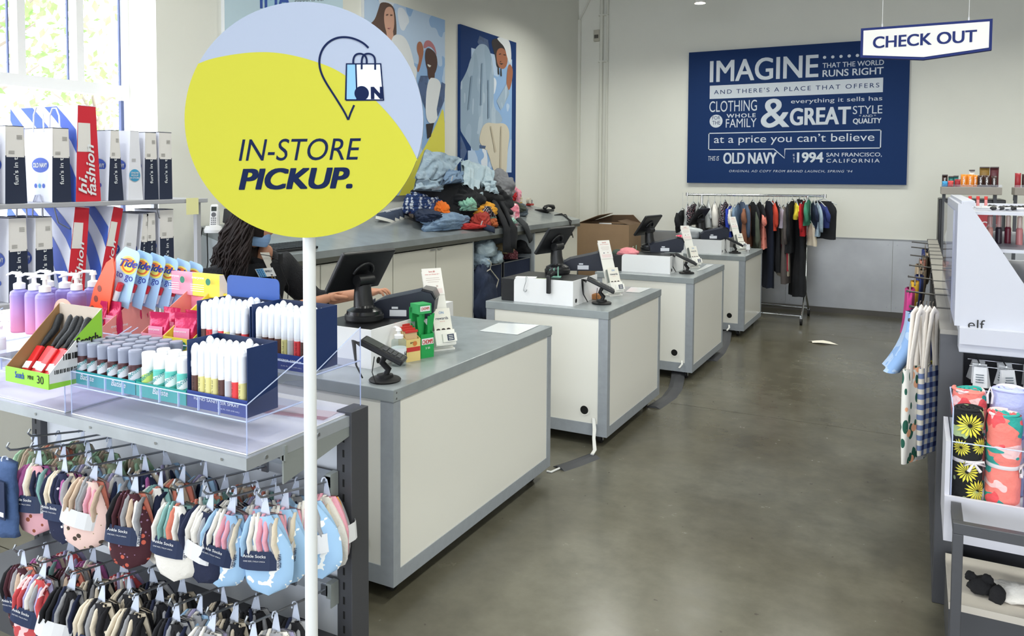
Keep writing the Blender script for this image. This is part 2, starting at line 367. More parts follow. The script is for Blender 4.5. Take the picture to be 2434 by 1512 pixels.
def caster(parent,x,y,first=[]):
    c=MB().box((x-.03,y-.035,.055),(x+.03,y+.035,.062)).prism([(-.028,0),(.028,0),(.008,-.04),(-.008,-.04)],.003,frame((x-.018,y,.058),(0,1,0),(0,0,1))).prism([(-.028,0),(.028,0),(.008,-.04),(-.008,-.04)],.003,frame((x+.015,y,.058),(0,1,0),(0,0,1))).build('caster',steel,parent)
    MB().cyl((x-.012,y,.031),(x+.012,y,.031),.031,18).build('wheel',rub,c)
def counter(x0,x1,y0,y1,label,hole=True):
    cx,cy=(x0+x1)/2,(y0+y1)/2; hx,hy=(x1-x0)/2,(y1-y0)/2; ZT=.86; zb=.07
    t=thing('checkout_counter',label,'counter',(cx,cy,0))
    MB().box((-hx,-hy,ZT-.05),(hx,hy,ZT),bev=.003).build('worktop',top,t)
    for sx in (-1,1):
        for sy in (-1,1):
            ex=hx-.004; ey=hy-.004; w=.062
            MB().box((sx*ex,sy*ey,zb),(sx*(ex-w),sy*(ey-.004),ZT-.05)).box((sx*ex,sy*(ey-.004),zb),(sx*(ex-.004),sy*(ey-w*.75),ZT-.05)).build('corner_strip',grey,t)
            caster(t,sx*(hx-.08),sy*(hy-.10))
    for sy in (-1,1):
        MB().box((-hx+.066,sy*(hy-.004),zb),(hx-.066,sy*(hy-.008),zb+.075)).build('bottom_rail',grey,t)
        MB().box((-hx+.066,sy*(hy-.0075),zb+.075),(hx-.066,sy*(hy-.012),ZT-.05)).build('panel',pan,t)
    for sx in (-1,1):
        MB().box((sx*(hx-.004),-hy+.05,zb),(sx*(hx-.008),hy-.05,zb+.06)).build('bottom_rail',grey,t)
        MB().box((sx*(hx-.0075),-hy+.05,zb+.06),(sx*(hx-.012),hy-.05,ZT-.05)).build('panel',pan,t)
    if hole:
        g=MB(); o=V((hx-.155,-hy+.004,zb+.155))
        n=24; r0,r1=.027,.033
        g.add([o+V((r*math.cos(2*PI*i/n),-.002,r*math.sin(2*PI*i/n))) for r in (r0,r1) for i in range(n)],[(i,(i+1)%n,n+(i+1)%n,n+i) for i in range(n)],0)
        disc(g,o+V((0,-.001,0)),(1,0,0),(0,0,1),.028,1)
        g.build('cable_hole',[pan,M('hole_black','#060606',.9)],t)
    sc_=MB()
    for z in (ZT-.037,ZT-.014): sc_.cyl((hx-.0005,-hy+.02,z),(hx+.001,-hy+.02,z),.004,8)
    sc_.build('screw',steel,t); return t
CT=[(-2.66,-1.79,2.441,3.92),(-2.545,-1.675,4.50,5.615),(-2.49,-1.62,6.34,7.48),(-2.46,-1.59,8.33,9.35)]
counter(*CT[0],'nearest grey-topped white checkout counter on casters, the largest in view')
counter(*CT[1],'second checkout counter from the front, with a steel hook on its white register box')
counter(*CT[2],'third checkout counter from the front, with pink cloth on its register box')
counter(*CT[3],'farthest checkout counter, beside the rolling clothes rack')
# register box: white enclosure with a dark cash drawer behind, on the worktop
encl=M('white_enclosure','#eff0f2',.28)
def regbox(i,a,b,h,label,dark=True):
    """a,b: pixels of the front bottom left/right corner"""
    p=PZ(*a,.86); q=PZ(*b,.86); x0,x1=p.x,q.x; y=(p.y+q.y)/2; dep=.42
    t=thing('register_box',label,'box',(x0,y,.86)); w=x1-x0; dk=.10
    z1=h
    fr=frame((dk,0,0),(1,0,0),(0,0,1)); n=6; r=.03
    pts=[(0,0),(w-dk,0),(w-dk,z1)]+[(r-r*math.sin(k/n*PI/2)*1,z1-r+r*math.cos(k/n*PI/2)) for k in range(n+1)]
    MB().prism(pts,-.006,frame((dk,0,0),(1,0,0),(0,0,1))).build('front_board',encl,t)
    sd=MB().box((w-.006,.006,0),(w,dep,z1)); sd.build('side_board',encl,t)
    MB().cyl((w,.05,.03),(w+.0015,.05,.03),.014,16).build('slot',M('hole_black'),t)
    MB().box((0,.008,0),(w-.008,dep,z1-.012),bev=.004).build('cash_drawer',blk,t)
    return t,V((x0,y,.86)),w,z1,dep
RB={}
RB[1]=regbox(1,(1191,713),(1361,729),.162,'white register box with black cash drawer on the second counter')
RB[2]=regbox(2,(1458,641),(1587,654),.152,'white register box on the third counter, pink cloth on its drawer')
RB[3]=regbox(3,(1605,597),(1709,607),.152,'white register box on the farthest counter')
RB[0]=regbox(0,(735,852),(874,881),.17,'white register box on the nearest counter behind the card terminal')
# tablet point-of-sale terminal
def pos(loc,rz,label,tilt=28,paper=True):
    t=thing('tablet_register',label,'register',loc,rz)
    b=MB().lathe([(.085,0),(.09,.01),(.09,.03),(.083,.035)],26).build('base',blk,t)
    MB().lathe([(.083,.035),(.08,.05),(.05,.065),(.045,.075),(0,.078)],26).build('swivel',M('gloss_black','#1c1d20',.25),t)
    MB().tube([(0,.0,.05),(0,.01,.12),(0,.01,.17)],[.05,.042,.038],12).build('neck',blk,t)
    MB().cyl((-.045,.0,.19),(.045,.0,.19),.028,14).build('hinge',blk,t)
    a=R(tilt); m=Matrix.Translation((0,.03,.225))@Matrix.Rotation(a,4,'X')
    MB().box((-.16,-.012,-.10),(.16,.012,.125),bev=.008,mt=m).build('tablet',blk,t)
    MB().box((-.135,.0125,-.08),(.135,.0135,.10),mt=m).build('screen',M('screen_dark','#20242c',.1),t)
    MB().tube([m@V((-.06+.0*k,0,0))+V((0,0,0)) if False else m@V((.055*math.cos(PI*k/10),-.018,.01+.055*math.sin(PI*k/10))) for k in range(11)],.008,8).build('stand_ring',blk,t)
    if False: MB().box((-.145,.0,-.09),(-.137,.012,.03),mt=m@Matrix.Rotation(.4,4,'Z')).build('side_bezel',M('grey_bezel','#888c92',.4),t)
    return t
def printer(loc,rz,label):
    t=thing('receipt_printer',label,'printer',loc,rz)
    m=frame((-.075,0,0),(0,1,0),(0,0,1)) 
    pr=[(-.14,0),(.13,0),(.16,.03),(.165,.085),(.145,.12),(.10,.13),(.05,.118),(-.10,.085),(-.145,.06)]
    MB().prism(pr,.15,m).build('body',navyp,t)
    MB().prism([(.098,.132),(.147,.121),(.167,.087),(.17,.095),(.153,.13),(.105,.142)],.13,frame((-.065,0,0),(0,1,0),(0,0,1))).build('lid',M('gloss_black'),t)
    MB().box((-.045,-.148,.05),(.045,-.144,.075)).build('paper_slot',M('grey_slot','#3c414c',.4),t)
    lb=MB().box((.0755,-.05,.01),(.0765,.03,.04)).box((.0755,-.04,.045),(.0765,-.01,.055)).build('label',M('label_white','#e8ecf4',.6),t)
    return t
def cardterm(loc,rz,label,s=1):
    t=thing('card_terminal',label,'card terminal',loc,rz)
    MB().lathe([(.062,0),(.066,.006),(.06,.012),(.035,.016),(.033,.026),(.0,.028)],24).build('base',rub,t)
    MB().tube([(0,0,.02),(.012,.01,.045),(-.012,.0,.075),(0,0,.10)],[.013,.014,.013,.013],10).build('arm',rub,t)
    m=Matrix.Translation((0,0,.12))@Matrix.Rotation(R(26),4,'Y')
    MB().box((-.105,-.045,-.012),(.09,.045,.012),bev=.006,mt=m).build('terminal',blk,t)
    MB().box((-.095,-.036,.0125),(-.02,.036,.0135),mt=m).build('screen',M('screen_grey','#3a3f3c',.15),t)
    k=MB()
    for i in range(4):
        for j in range(3): k.box((-.008+i*.021,-.03+j*.021,.012),(.008+i*.021,-.012+j*.021,.0155),mt=m)
    k.build('keypad',M('key_grey','#3d3f44',.5),t)
    MB().tube([m@V((-.1,0,-.02)),m@V((-.135,0,-.02)),V((-.12,.0,.06)),V((-.09,-.01,.01))],[.011,.010,.004,.003],8).build('cable',rub,t)
    MB().tube([(-.03,-.05,.11),(-.035,-.065,.05),(-.02,-.07,.01),(0,-.06,.004)],.002,6).build('coil_cord',rub,t)
    return t
def brochure(loc,rz,label,h=.39,blue=False):
    t=thing('brochure_stand',label,'stand',loc,rz); wht=M('stand_white','#f1f0ea',.4); pr=M('print_navy','#22304f',.6)
    m=Matrix.Rotation(R(-21),4,'X')
    MB().box((-.055,-.01,0),(.055,.06,.008)).build('foot',wht,t)
    MB().box((-.052,.005,0),(.052,.010,h),mt=m).build('back_board',wht,t)
    MB().box((-.052,-.04,.02),(.052,-.036,.09),mt=m).box((-.052,-.036,.016),(.052,.005,.02),mt=m).box((-.052,-.036,.02),(-.048,.005,.09),mt=m).box((.048,-.036,.02),(.052,.005,.09),mt=m).build('pocket',wht,t)
    q=MB().box((-.045,-.03,.03),(.045,-.008,.185),mt=m); q.build('leaflets',M('leaflet_grey','#8d938c',.6),t)
    mz=m@frame((-.047,-.0315,.05),(1,0,0),(0,0,1)); 
    k=MB().box((0,0,0),(.094,.145,.001),mt=mz)
    o=mz@V((0,0,.0015)); ax=mz.to_3x3()@V((1,0,0)); ay=mz.to_3x3()@V((0,1,0))
    textc(k,'ON',o+ax*.047+ay*.125,ax,ay,.012,1,.01); textc(k,'rewards',o+ax*.047+ay*.098,ax,ay,.014,2,.01)
    textc(k,'join for free',o+ax*.047+ay*.082,ax,ay,.005,3)
    for i,(c,hc) in enumerate(((4,7),(5,7),(6,7))):
        cx=.02+i*.027; k.poly([o+ax*(cx-.015)+ay*.001,o+ax*(cx+.015)+ay*.001,o+ax*(cx+.012)+ay*.022,o+ax*(cx-.012)+ay*.022],c)
        disc(k,o+ax*cx+ay*.034+V((0,0,0)),ax,ay,.011,8,14,.013); disc(k,o+ax*(cx-.001)+ay*.041+(m.to_3x3()@V((0,-.0006,0))),ax,ay,.011,7,12,.008)
    k.build('leaflet_front',[M('leaflet_cream','#efece2',.6),M('sky_print','#6f9fd0',.6),pr,M('red_print','#c8352f',.6),M('grey_print','#79736c',.6),M('orange_print','#d67a3c',.6),M('yellow_print','#e3b740',.6),M('dark_hair_print','#2d211c',.6),M('skin_print','#b77a55',.6)],t)
    # upper sign card
    mz=m@frame((-.052,.003,h-.12),(1,0,0),(0,0,1)); k=MB().box((0,0,0),(.104,.135,.001),mt=mz)
    o=mz@V((0,0,.0015)); textc(k,'Save $5',o+ax*.052+ay*.118,ax,ay,.009,1,.004); textc(k,'when you donate $1+',o+ax*.052+ay*.104,ax,ay,.008,1,.0)
    for j,w in enumerate((.07,.075,.06)): k.box((.052-w/2,.085-j*.010,.001),(.052+w/2,.087-j*.010,.0015),2,mz)
    disc(k,o+ax*.034+ay*.042,ax,ay,.007,3,12,.003); k.box((.064,.040,.001),(.074,.048,.0014),2,mz)
    k.box((.01,.008,.001),(.094,.032,.0012),4,mz)
    k.build('sign_card',[M('card_white','#f3f0ec',.6),M('red_print'),M('print_pale','#c9b8b2',.6),pr,M('pale_pink_print','#eddcda',.6)],t)
    p=MB().box((-.01,-.05,.03),(.058,-.041,.07),mt=m@Matrix.Rotation(R(-8),4,'Z')); p.box((.012,-.0515,.035),(.045,-.0502,.065),1,m@Matrix.Rotation(R(-8),4,'Z'))
    for j in range(3): p.box((.018,-.0525,.04+.008*j),(.04,-.0515,.043+.008*j),0,m@Matrix.Rotation(R(-8),4,'Z'))
    p.build('card_tray',[wht,pr],t)
    return t
def mat_(i,a,label):
    ps=[PZ(u,v,.8615) for u,v in a]; c=sum(ps,V())/4; t=thing('counter_sheet',label,'sheet',c)
    MB().add([p-c for p in ps]+[p-c+V((0,0,.0015)) for p in ps],[(0,1,2,3),(7,6,5,4),(0,4,5,1),(1,5,6,2),(2,6,7,3),(3,7,4,0)]).build('sheet',M('clear_sheet','#e4e8ea',.12,spec=.7),t)
mat_(0,[(1140,787),(1230,796),(1282,773),(1185,768)],'clear plastic sheet taped on the nearest counter top')
mat_(1,[(1487,694),(1520,696),(1548,685),(1500,683)],'pale plastic sheet on the far end of the second counter')
mat_(2,[(1655,645),(1672,641),(1697,629),(1680,629)],'pale plastic sheet on the third counter behind the brochure stand')
def dress(k,n,pu,ptr,card,bro,cz=.86,pz=80,pr=-65):
    b,pp,w,h,dep=RB[k]
    z=.86+h-.012
    q=PZ(*pu,z); pos((q.x,q.y,z),R(pz),'black tablet register on the %s counter, turned towards the cashier side'%n,34)
    q=PZ(*ptr,z); printer((q.x,q.y,z),R(pr),'dark receipt printer on the %s counter'%n)
    cardterm(PZ(*card,.86),R(22),'black card payment terminal standing on the %s counter'%n)
    brochure(PZ(*bro,.86),R(58),'white brochure stand with a leaflet of three faces on the %s counter'%n)
dress(0,'nearest',(866,762),(958,750),(915,905),(1055,832))
dress(1,'second',(1325,650),(1388,641),(1430,722),(1463,703))
dress(2,'third',(1545,595),(1580,598),(1632,650),(1652,636))
dress(3,'farthest',(1665,564),(1694,568),(1747,602),(1762,596))
# hook on register box 2
b,pp,w,h,dep=RB[1]
hk=thing('steel_hook','bent steel wire hook hanging on the white register box of the second counter','hook',pp+V((.19,-.004,h)))
MB().tube([(0,.02,0),(0,.01,.008),(0,-.004,.006),(.004,-.006,-.02),(-.012,-.006,-.07),(-.014,-.006,-.085),(-.004,-.006,-.092),(.008,-.006,-.085),(.01,-.006,-.075)],.0022,8).tube([(-.012,-.008,-.07),(-.004,-.010,-.085),(.006,-.012,-.088),(.014,-.012,-.074)],.0018,6).build('wire',steel,hk)
# barcode scanner strap on that box
sc0=thing('barcode_scanner','black hand scanner hanging over the white register box edge on the second counter','scanner',pp+V((.36,-.013,h)))
MB().box((-.014,-.012,-.09),(.014,.010,.03),bev=.006).build('handle',blk,sc0)
MB().tube([(0,0,.03),(0,.05,.04)],[.018,.024],10).build('scan_head',M('gloss_black'),sc0)
# papers on register box 2
for k,(dx,dy,c,lb) in enumerate(((.14,.10,'#eef0f4','loose white paper sheets on the black drawer of the second counter'),(.28,.06,'#d5e0c4','pale green slip on the black drawer of the second counter'))):
    t=tag(MB().box((-.07+.02*k,-.035,0),(.07-.02*k,.035,.002)).build('paper_sheet',M('paper_%d'%k,c,.8),None,pp+V((dx,dy,h-.011)),(0,0,.3)),lb,'paper')
mint=M('mint_plastic','#8fc7b4',.5)
for k in range(2):
    t=thing('card_holder','mint green card holder beside the tablet on the second counter' if k==0 else 'mint green box beside the printer on the third counter','holder',(RB[1][1]+V((.30,.22,h-.012))) if k==0 else (RB[2][1]+V((.13,.24,.14))),.3)
    MB().box((-.04,-.02,0),(.04,.02,.006)).build('base',mint,t)
    for j in range(3): MB().box((-.038+.028*j,-.018,.006),(-.034+.028*j,.018,.05+.01*j)).build('divider',mint,t)
# pump bottle, snack boxes on nearest counter
def pumpbottle(loc,label,group,body,capm,h,r,clear=False,rz=0,prints=None):
    t=thing('pump_bottle',label,'bottle',loc,rz,group)
    MB().lathe([(r*.92,0),(r,.006),(r,h*.72),(r*.93,h*.78),(r*.45,h*.83),(r*.4,h*.86)],20).build('bottle',body,t)
    if clear: MB().lathe([(r*1.01,h*.18),(r*1.01,h*.55)],20).build('label_band',M('label_white'),t)
    if prints: prints(t,r,h)
    MB().lathe([(r*.62,h*.83),(r*.62,h*.93),(r*.5,h*.94),(r*.25,h*.96),(r*.22,h*1.1)],14).build('collar',capm,t)
    MB().tube([(0,0,h*1.06),(0,0,h*1.14)],[r*.42,r*.3],10).tube([(0,0,h*1.12),(r*1.0,0,h*1.13),(r*1.75,0,h*1.08)],[r*.22,r*.17,r*.1],8).build('pump_head',capm,t)
    return t
def hand(t,r,h):
    k=MB(); 
    for i,ch in enumerate('HAND'):
        a=-PI/2-.95+i*.55; c=V((r*1.025*math.cos(a),r*1.025*math.sin(a),h*.36)); textc(k,ch,c,(-math.sin(a),math.cos(a),0),(0,0,1),.024,0,.03,w=.016)
    k.build('lettering',M('print_black','#151515',.6),t)
whp=M('white_plastic','#f3f3f5',.35)
pumpbottle(PZ(948,868,.86),'clear hand sanitizer pump bottle lettered HAND on the nearest counter',None,Mclear('clear_gel','#e9f0f0',.15,.05),whp,.145,.033,True,R(150),hand)
def openbox(name,label,cat,loc,rz,w,d,hf,hb,cols,texts,inner=None,back=None):
    """display box with sloping sides: front height hf, back height hb"""
    t=thing(name,label,cat,loc,rz); m0,m1,m2=cols
    MB().box((0,0,0),(w,.002,hf)).build('front',m0,t); MB().box((0,d-.002,0),(w,d,back or hb)).build('back',m2,t); MB().box((.002,.002,0),(w-.002,d-.002,.002)).build('bottom',m1,t)
    for x in (0,w-.002): MB().prism([(0.002,0),(d-.002,0),(d-.002,hb),(0.002,hf)],.002,frame((x,0,0),(0,1,0),(0,0,1))).build('side',m1,t)
    if texts:
        k=MB(); mats=[]
        for s,cx,cz,hh,c,bo in texts:
            if c not in mats: mats.append(c)
            textc(k,s,(cx,-.001,cz),(1,0,0),(0,0,1),hh,mats.index(c),bo)
        k.build('print',mats,t)
    return t
redp=M('red_print'); yel=M('cream_yellow_card','#e8cf86',.55); grn=M('green_card','#1fa050',.5)
p=PZ(966,862,.86)
t=openbox('snack_bar_box','cream and red snack bar box beside the clear pump bottle','box',p,R(68),.075,.13,.10,.15,(yel,yel,yel),(('SIMPLY',.037,.085,.008,M('print_brown','#5b2d1c',.6),.01),('GENTLY',.037,.105,.001,M('print_brown'),0)))
MB().box((.002,-.001,.045),(.073,-.0003,.065)).build('red_band',redp,t); 
k=MB(); disc(k,V((.045,-.0015,.08)),(1,0,0),(0,0,1),.011); k.build('apple_print',M('orange_print'),t)
for j in range(5): MB().box((.008,.01+j*.022,.01),(.067,.022+j*.022,.128+.006*j),0,Matrix.Rotation(R(-3),4,'X')).box((.006,.012+j*.022,.128+.006*j),(.069,.02+j*.022,.138+.006*j),1).build('snack_bar',[M('bar_cream','#d9b98c',.5),redp],t)
p=PZ(1001,853,.86)
t=openbox('meat_stick_box','tall green snack stick box lettered CHOMPS on the nearest counter','box',p,R(68),.07,.10,.11,.16,(grn,grn,grn),None)
MB().box((0,.075,.16),(.07,.1,.225)).box((0,.02,.20),(.07,.09,.245),1).build('header',[grn,M('green_card_light','#3aab63',.5)],t)
MB().box((.008,.0185,.212),(.062,.0195,.236)).build('header_label',whp,t)
k=MB(); textc(k,'CHOMPS',(.035,.018,.224),(1,0,0),(0,0,1),.013,0,.02,w=.045); textc(k,'CHOMPS',(.035,-.0025,.075),(1,0,0),(0,0,1),.02,0,.02,w=.058)
textc(k,'2/ $5',(.035,-.002,.045),(1,0,0),(0,0,1),.01,1); k.build('print',[redp,whp],t)
MB().box((.003,-.0012,.062),(.067,-.0004,.09)).build('label_band',whp,t)
for j in range(6): MB().box((.006+.01*j,.01+.012*(j%3),.02),(.018+.01*j,.016+.012*(j%3),.19+.008*(j%3)),0,Matrix.Rotation(.05*(j-2),4,'Y')).build('snack_stick',grn,t)
# ---------- worktop along the left wall (its top slopes down towards the cashiers) ----------
CX0,CX1,CY0,CY1=XL+.012,-3.66,3.74,8.80; CZw,CZf=1.337,1.165
sl=(CZf-CZw)/(CX1-CX0)
def CZ(x): return CZw+sl*(x-CX0)
def PC(u,v):   # pixel -> point on that sloping worktop
    d=ray(u,v); t=(CZw+sl*(0-CX0)-1.7)/(d.z-sl*d.x); return CC+d*t
wc=thing('wall_worktop','long grey worktop on white cabinets along the left wall under the posters','worktop',(CX0,CY0,0))
def WV(x,y,z): return V((x-CX0,y-CY0,z))
hx0,hx1,hy0,hy1=-3.98,-3.80,5.62,5.95
a=PC(980,521); b=PC(1059,538); c=PC(1024,543); d_=PC(1005,518)
hx0,hx1=a.x,c.x; hy0,hy1=min(c.y,a.y),max(b.y,d_.y); hy1=(b.y+d_.y)/2; hy0=(a.y+c.y)/2
mb=MB()
def slab(x0,x1,y0,y1):
    vs=[WV(x,y,CZ(x)+dz) for dz in (-.05,0) for x,y in ((x0,y0),(x1,y0),(x1,y1),(x0,y1))]
    mb.add(vs,[(3,2,1,0),(4,5,6,7),(0,1,5,4),(1,2,6,5),(2,3,7,6),(3,0,4,7)])
slab(CX0,CX1,CY0,hy0); slab(CX0,CX1,hy1,CY1); slab(CX0,hx0,hy0,hy1); slab(hx1,CX1,hy0,hy1)
mb.build('worktop',M('zinc_top','#949a9c',.22,metal=.25,var=.12,vs=5),wc)
MB().box(WV(hx0,hy0,CZ(hx0)-.3),WV(hx1,hy1,CZ(hx1)-.12)).build('hatch_bin',M('hatch_green','#2f3b38',.5),wc)
mb=MB(); e=.004
mb.box(WV(CX1-.03,CY0,CZf-.085),WV(CX1+.004,CY1,CZf-.05)); mb.build('under_rail',M('rail_bronze','#4e4f48',.5),wc)
cab=M('cabinet_white','#dddbd0',.45); gp=M('dark_gap')
# seams of the doors from the photograph: x pixels 815/3.477+700 etc.
def YF_(u,v): return PX(u,v,CX1-.03).y
ys_=[CY0,YF_(762,700),YF_(934,640),YF_(1036,600),YF_(1125,580)]
ope=YF_(1270,560); endy=CY1
for i in range(4):
    if ys_[i+1]-ys_[i]<.05: continue
    d=MB().box(WV(CX1-.05,ys_[i]+.006,.10),WV(CX1-.03,ys_[i+1]-.006,CZf-.10)).build('door',cab,wc)
    if i>=2: MB().box(WV(CX1-.03,(ys_[i+1]-.09 if i==2 else ys_[i]+.02),CZf-.115),WV(CX1-.012,(ys_[i+1]-.03 if i==2 else ys_[i]+.08),CZf-.108)).build('handle',steel,d)
MB().box(WV(CX1-.05,ope+.02,.10),WV(CX1-.03,endy-.005,CZf-.10)).build('door',cab,wc)
mb=MB(); 
for y in (ys_[4]-.01,ope): mb.box(WV(CX0,y,0),WV(CX1-.03,y+.02,CZf-.09))
mb.box(WV(CX0,CY0+.004,0),WV(CX1-.052,CY0+.02,CZf-.06)).box(WV(CX0,CY1-.02,0),WV(CX1-.052,CY1-.004,CZf-.06)).box(WV(CX0,CY0+.02,0),WV(CX1-.10,ys_[4]-.01,.10)).box(WV(CX0,CY0+.02,.1),WV(CX1-.06,ys_[4]-.01,.12))
mb.build('carcass',M('carcass_grey','#b9c0c4',.5),wc)
MB().prism([(0,0),(CX1-CX0,0),(CX1-CX0,CZf-.052),(0,CZw-.052)],.012,frame(WV(CX0,CY0+.012,0),(1,0,0),(0,0,1))).build('end_panel',M('carcass_grey'),wc)
# navy laundry bins in the open bay
for k,(y0,y1,lb) in enumerate(((ys_[4]+.03,(ys_[4]+ope)/2-.02,'navy fabric bin under the worktop, left one, denim heaped over it'),((ys_[4]+ope)/2+.02,ope-.02,'navy fabric bin under the worktop, right one beside the white cabinet'))):
    t=thing('laundry_bin',lb,'bin',(-4.0,(y0+y1)/2,0)); hy=(y1-y0)/2; nb=M('navy_fabric','#16223f',.8,bump=.15,bs=20)
    MB().box((-.28,-hy,.02),(.27,-hy+.01,.80)).box((-.28,hy-.01,.02),(.27,hy,.80)).box((.26,-hy,.02),(.27,hy,.80)).box((-.28,-hy,.02),(-.27,hy,.80)).box((-.27,-hy,.02),(.26,hy,.03)).build('body',nb,t)
    MB().box((.27,-hy,0),(.275,-hy+.008,.83)).box((.27,hy-.008,0),(.275,hy,.83)).box((.27,-hy,.80),(.275,hy,.81)).build('wire_frame',steel,t)
# ---------- cloth helpers ----------
def noi(p,s,o=0): return noise.noise(V(p)*s+V((o*7.3,o*3.1,o*1.7)))
def clump(name,label,cat,loc,size,mat,seed,group=None,rz=0,flat=.0,n=3,fold=.22,parent=None,lim=None):
    """crumpled garment: a soft folded heap with an irregular outline"""
    bm=bmesh.new(); bmesh.ops.create_icosphere(bm,subdivisions=n,radius=1)
    vs=[]
    for v in bm.verts:
        p=v.co.copy(); q0_=V((p.x,p.y*.55,p.z*1.1)); w_=noi(q0_,1.5,seed+2); f1=abs(math.sin(4.6*noi(q0_,1.7,seed+5)+2.2*w_+p.x*2.5)); f2=abs(math.sin(8*noi(q0_,2.4,seed+9)+4*w_))
        d=.84+.32*noi(p,1.1,seed)+.17*f1+.07*f2
        q=p*d; q.z=max(q.z,-.55)
        q.z+= .55
        vs.append(V((q.x*size[0],q.y*size[1],q.z*size[2]*.65)))
    fs=[[x.index for x in f.verts] for f in bm.faces]; bm.free()
    mb=MB().add(vs,fs,0,True)
    o=mb.build(name,mat,parent,loc,(0,0,rz)); 
    if parent is None: tag(o,label,cat,group)
    return o
def strip(mb,path,w,th,up,mi=0,seed=0,n=10,wf=None):
    """flat hanging cloth leg or sleeve along path with creases"""
    path=[V(p) for p in path]; P=[]
    for i in range(len(path)-1):
        for k in range(4): P.append(path[i].lerp(path[i+1],k/4))
    P.append(path[-1]); vs=[]
    for i,p in enumerate(P):
        t=(P[min(i+1,len(P)-1)]-P[max(i-1,0)]).normalized(); a=V(up).normalized(); s_=t.cross(a).normalized(); a=s_.cross(t)
        ww=w*(wf(i/(len(P)-1)) if wf else 1)
        for j in range(n):
            an=2*PI*j/n; r=1+.25*noise.noise(V((j*1.3+seed*3,i*.5,seed)))
            vs.append(p+s_*math.cos(an)*ww/2*r+a*math.sin(an)*th/2*(1+.6*noise.noise(V((j*2.1,i*.7,seed+4)))))
    fs=[(i*n+j,i*n+(j+1)%n,(i+1)*n+(j+1)%n,(i+1)*n+j) for i in range(len(P)-1) for j in range(n)]+[tuple(range(n))[::-1],tuple(range((len(P)-1)*n,len(P)*n))]
    mb.add(vs,fs,mi,True); return mb
denl=Mprint('light_denim','#93a7b8',[('#9db0c0','noise',9,.52),('#889cb0','noise',22,.62)],.85,60)
denm=Mprint('mid_denim','#6e87a4',[('#7890ab','noise',8,.55)],.85,60); denp=Mprint('pale_denim','#a9bdc9',[('#b4c6d0','noise',7,.52)],.85,60)
blackc=M('black_cloth','#15171d',.9,var=.3,vs=9,bump=.3,bs=30); navyc=M('navy_cloth','#1e2a44',.85,var=.2,vs=9,bump=.3,bs=30)
def cloth(n,h=None): return M('cloth_'+n,h,.88,var=.13,vs=10,bump=.35,bs=28)
plaid=Mprint('blue_white_plaid','#dfe4ec',[('#31487c','line',5.5,.55),('#31487c','line',5.5,.55,(1,1,1),(0,0,PI/2)),('#1c2c55','line',11,.93,(1,1,1),(0,PI/2,0))],.85,40)
floral=Mprint('dark_floral','#1d1c26',[('#d8c8d0','spot',60,.32),('#b04a5a','spot',45,.22)],.85)
wine=Mprint('wine_speckle','#5c2530',[('#b9868c','spot',70,.3)],.85)
def pz(u,v,x,z=None): return PX(u,v,x)
# garments of the heap: (u,v, X plane, half sizes, material, label)
G=[
(1005,500,-4.14,(.12,.16,.12),cloth('sand','#c9b6a3'),'sand coloured garment at the left foot of the clothes heap behind the navy sneakers'),
(985,490,-4.14,(.10,.10,.12),cloth('maroon','#4a2026'),'dark maroon garment at the left foot of the clothes heap'),
(1010,478,-4.08,(.16,.22,.20),plaid,'blue and white plaid shirt on the left side of the clothes heap'),
(1022,510,-3.90,(.14,.22,.10),navyc,'navy trousers lying at the front left of the clothes heap'),
(1050,497,-3.88,(.07,.10,.15),cloth('orange','#e0701f'),'bright orange garment low in the clothes heap'),
(1072,465,-4.05,(.22,.34,.28),blackc,'black garment in the middle of the clothes heap under the folded jeans'),
(1110,500,-3.98,(.20,.28,.22),blackc,'black jacket spilling down the centre of the clothes heap'),
(1060,525,-3.84,(.13,.36,.14),denm,'slate blue denim spread along the front of the clothes heap'),
(1035,515,-3.84,(.08,.10,.09),denl,'rolled light jeans cuff at the front left of the heap'),
(1108,480,-3.90,(.10,.16,.15),cloth('seafoam','#8fc3ac'),'seafoam green top in the middle of the clothes heap'),
(1138,492,-3.84,(.10,.16,.16),cloth('mustard','#d99a2e'),'mustard yellow garment in the middle of the clothes heap'),
(1150,503,-3.80,(.09,.13,.14),floral,'dark floral garment in front of the mustard one'),
(1158,512,-3.79,(.08,.10,.12),cloth('sage','#5f7c74'),'sage green garment beside the dark floral one'),
(1144,521,-3.76,(.09,.14,.16),cloth('brick','#a3382f'),'brick red top at the front of the heap with a white tag'),
(1168,527,-3.75,(.07,.12,.09),cloth('rust','#a9582f'),'rust brown garment at the right front of the heap'),
(1115,537,-3.74,(.07,.17,.05),cloth('red','#b02c2a'),'flat red garment at the worktop edge below the heap'),
(1150,470,-4.10,(.24,.30,.34),blackc,'black trousers high on the right side of the clothes heap'),
(1185,440,-4.18,(.18,.22,.34),cloth('grey','#7c7d82'),'crumpled grey shirt at the top right of the clothes heap'),
(1207,462,-4.12,(.10,.12,.20),cloth('scarlet','#b3141f'),'scarlet red garment on the right flank of the heap'),
(1222,462,-4.20,(.08,.10,.20),cloth('rosepink','#e79bad'),'pale rose garment against the wall right of the heap'),
(1215,490,-3.98,(.13,.14,.12),cloth('olive','#3c4239'),'olive dark garment on the right side of the heap'),
(1216,500,-3.86,(.07,.11,.17),Mprint('pink_white_tiedye','#e8869a',[('#f4d4da','noise',14,.55)],.85),'pink patterned garment hanging at the right front of the heap'),
(1232,500,-4.02,(.10,.12,.14),cloth('slate','#4c5660'),'slate grey garment at the right end of the heap'),
(1216,524,-3.74,(.05,.12,.06),Mprint('teal_ditsy','#8fc0b2',[('#e9efe9','spot',60,.35)],.85),'teal patterned garment at the worktop edge'),
]
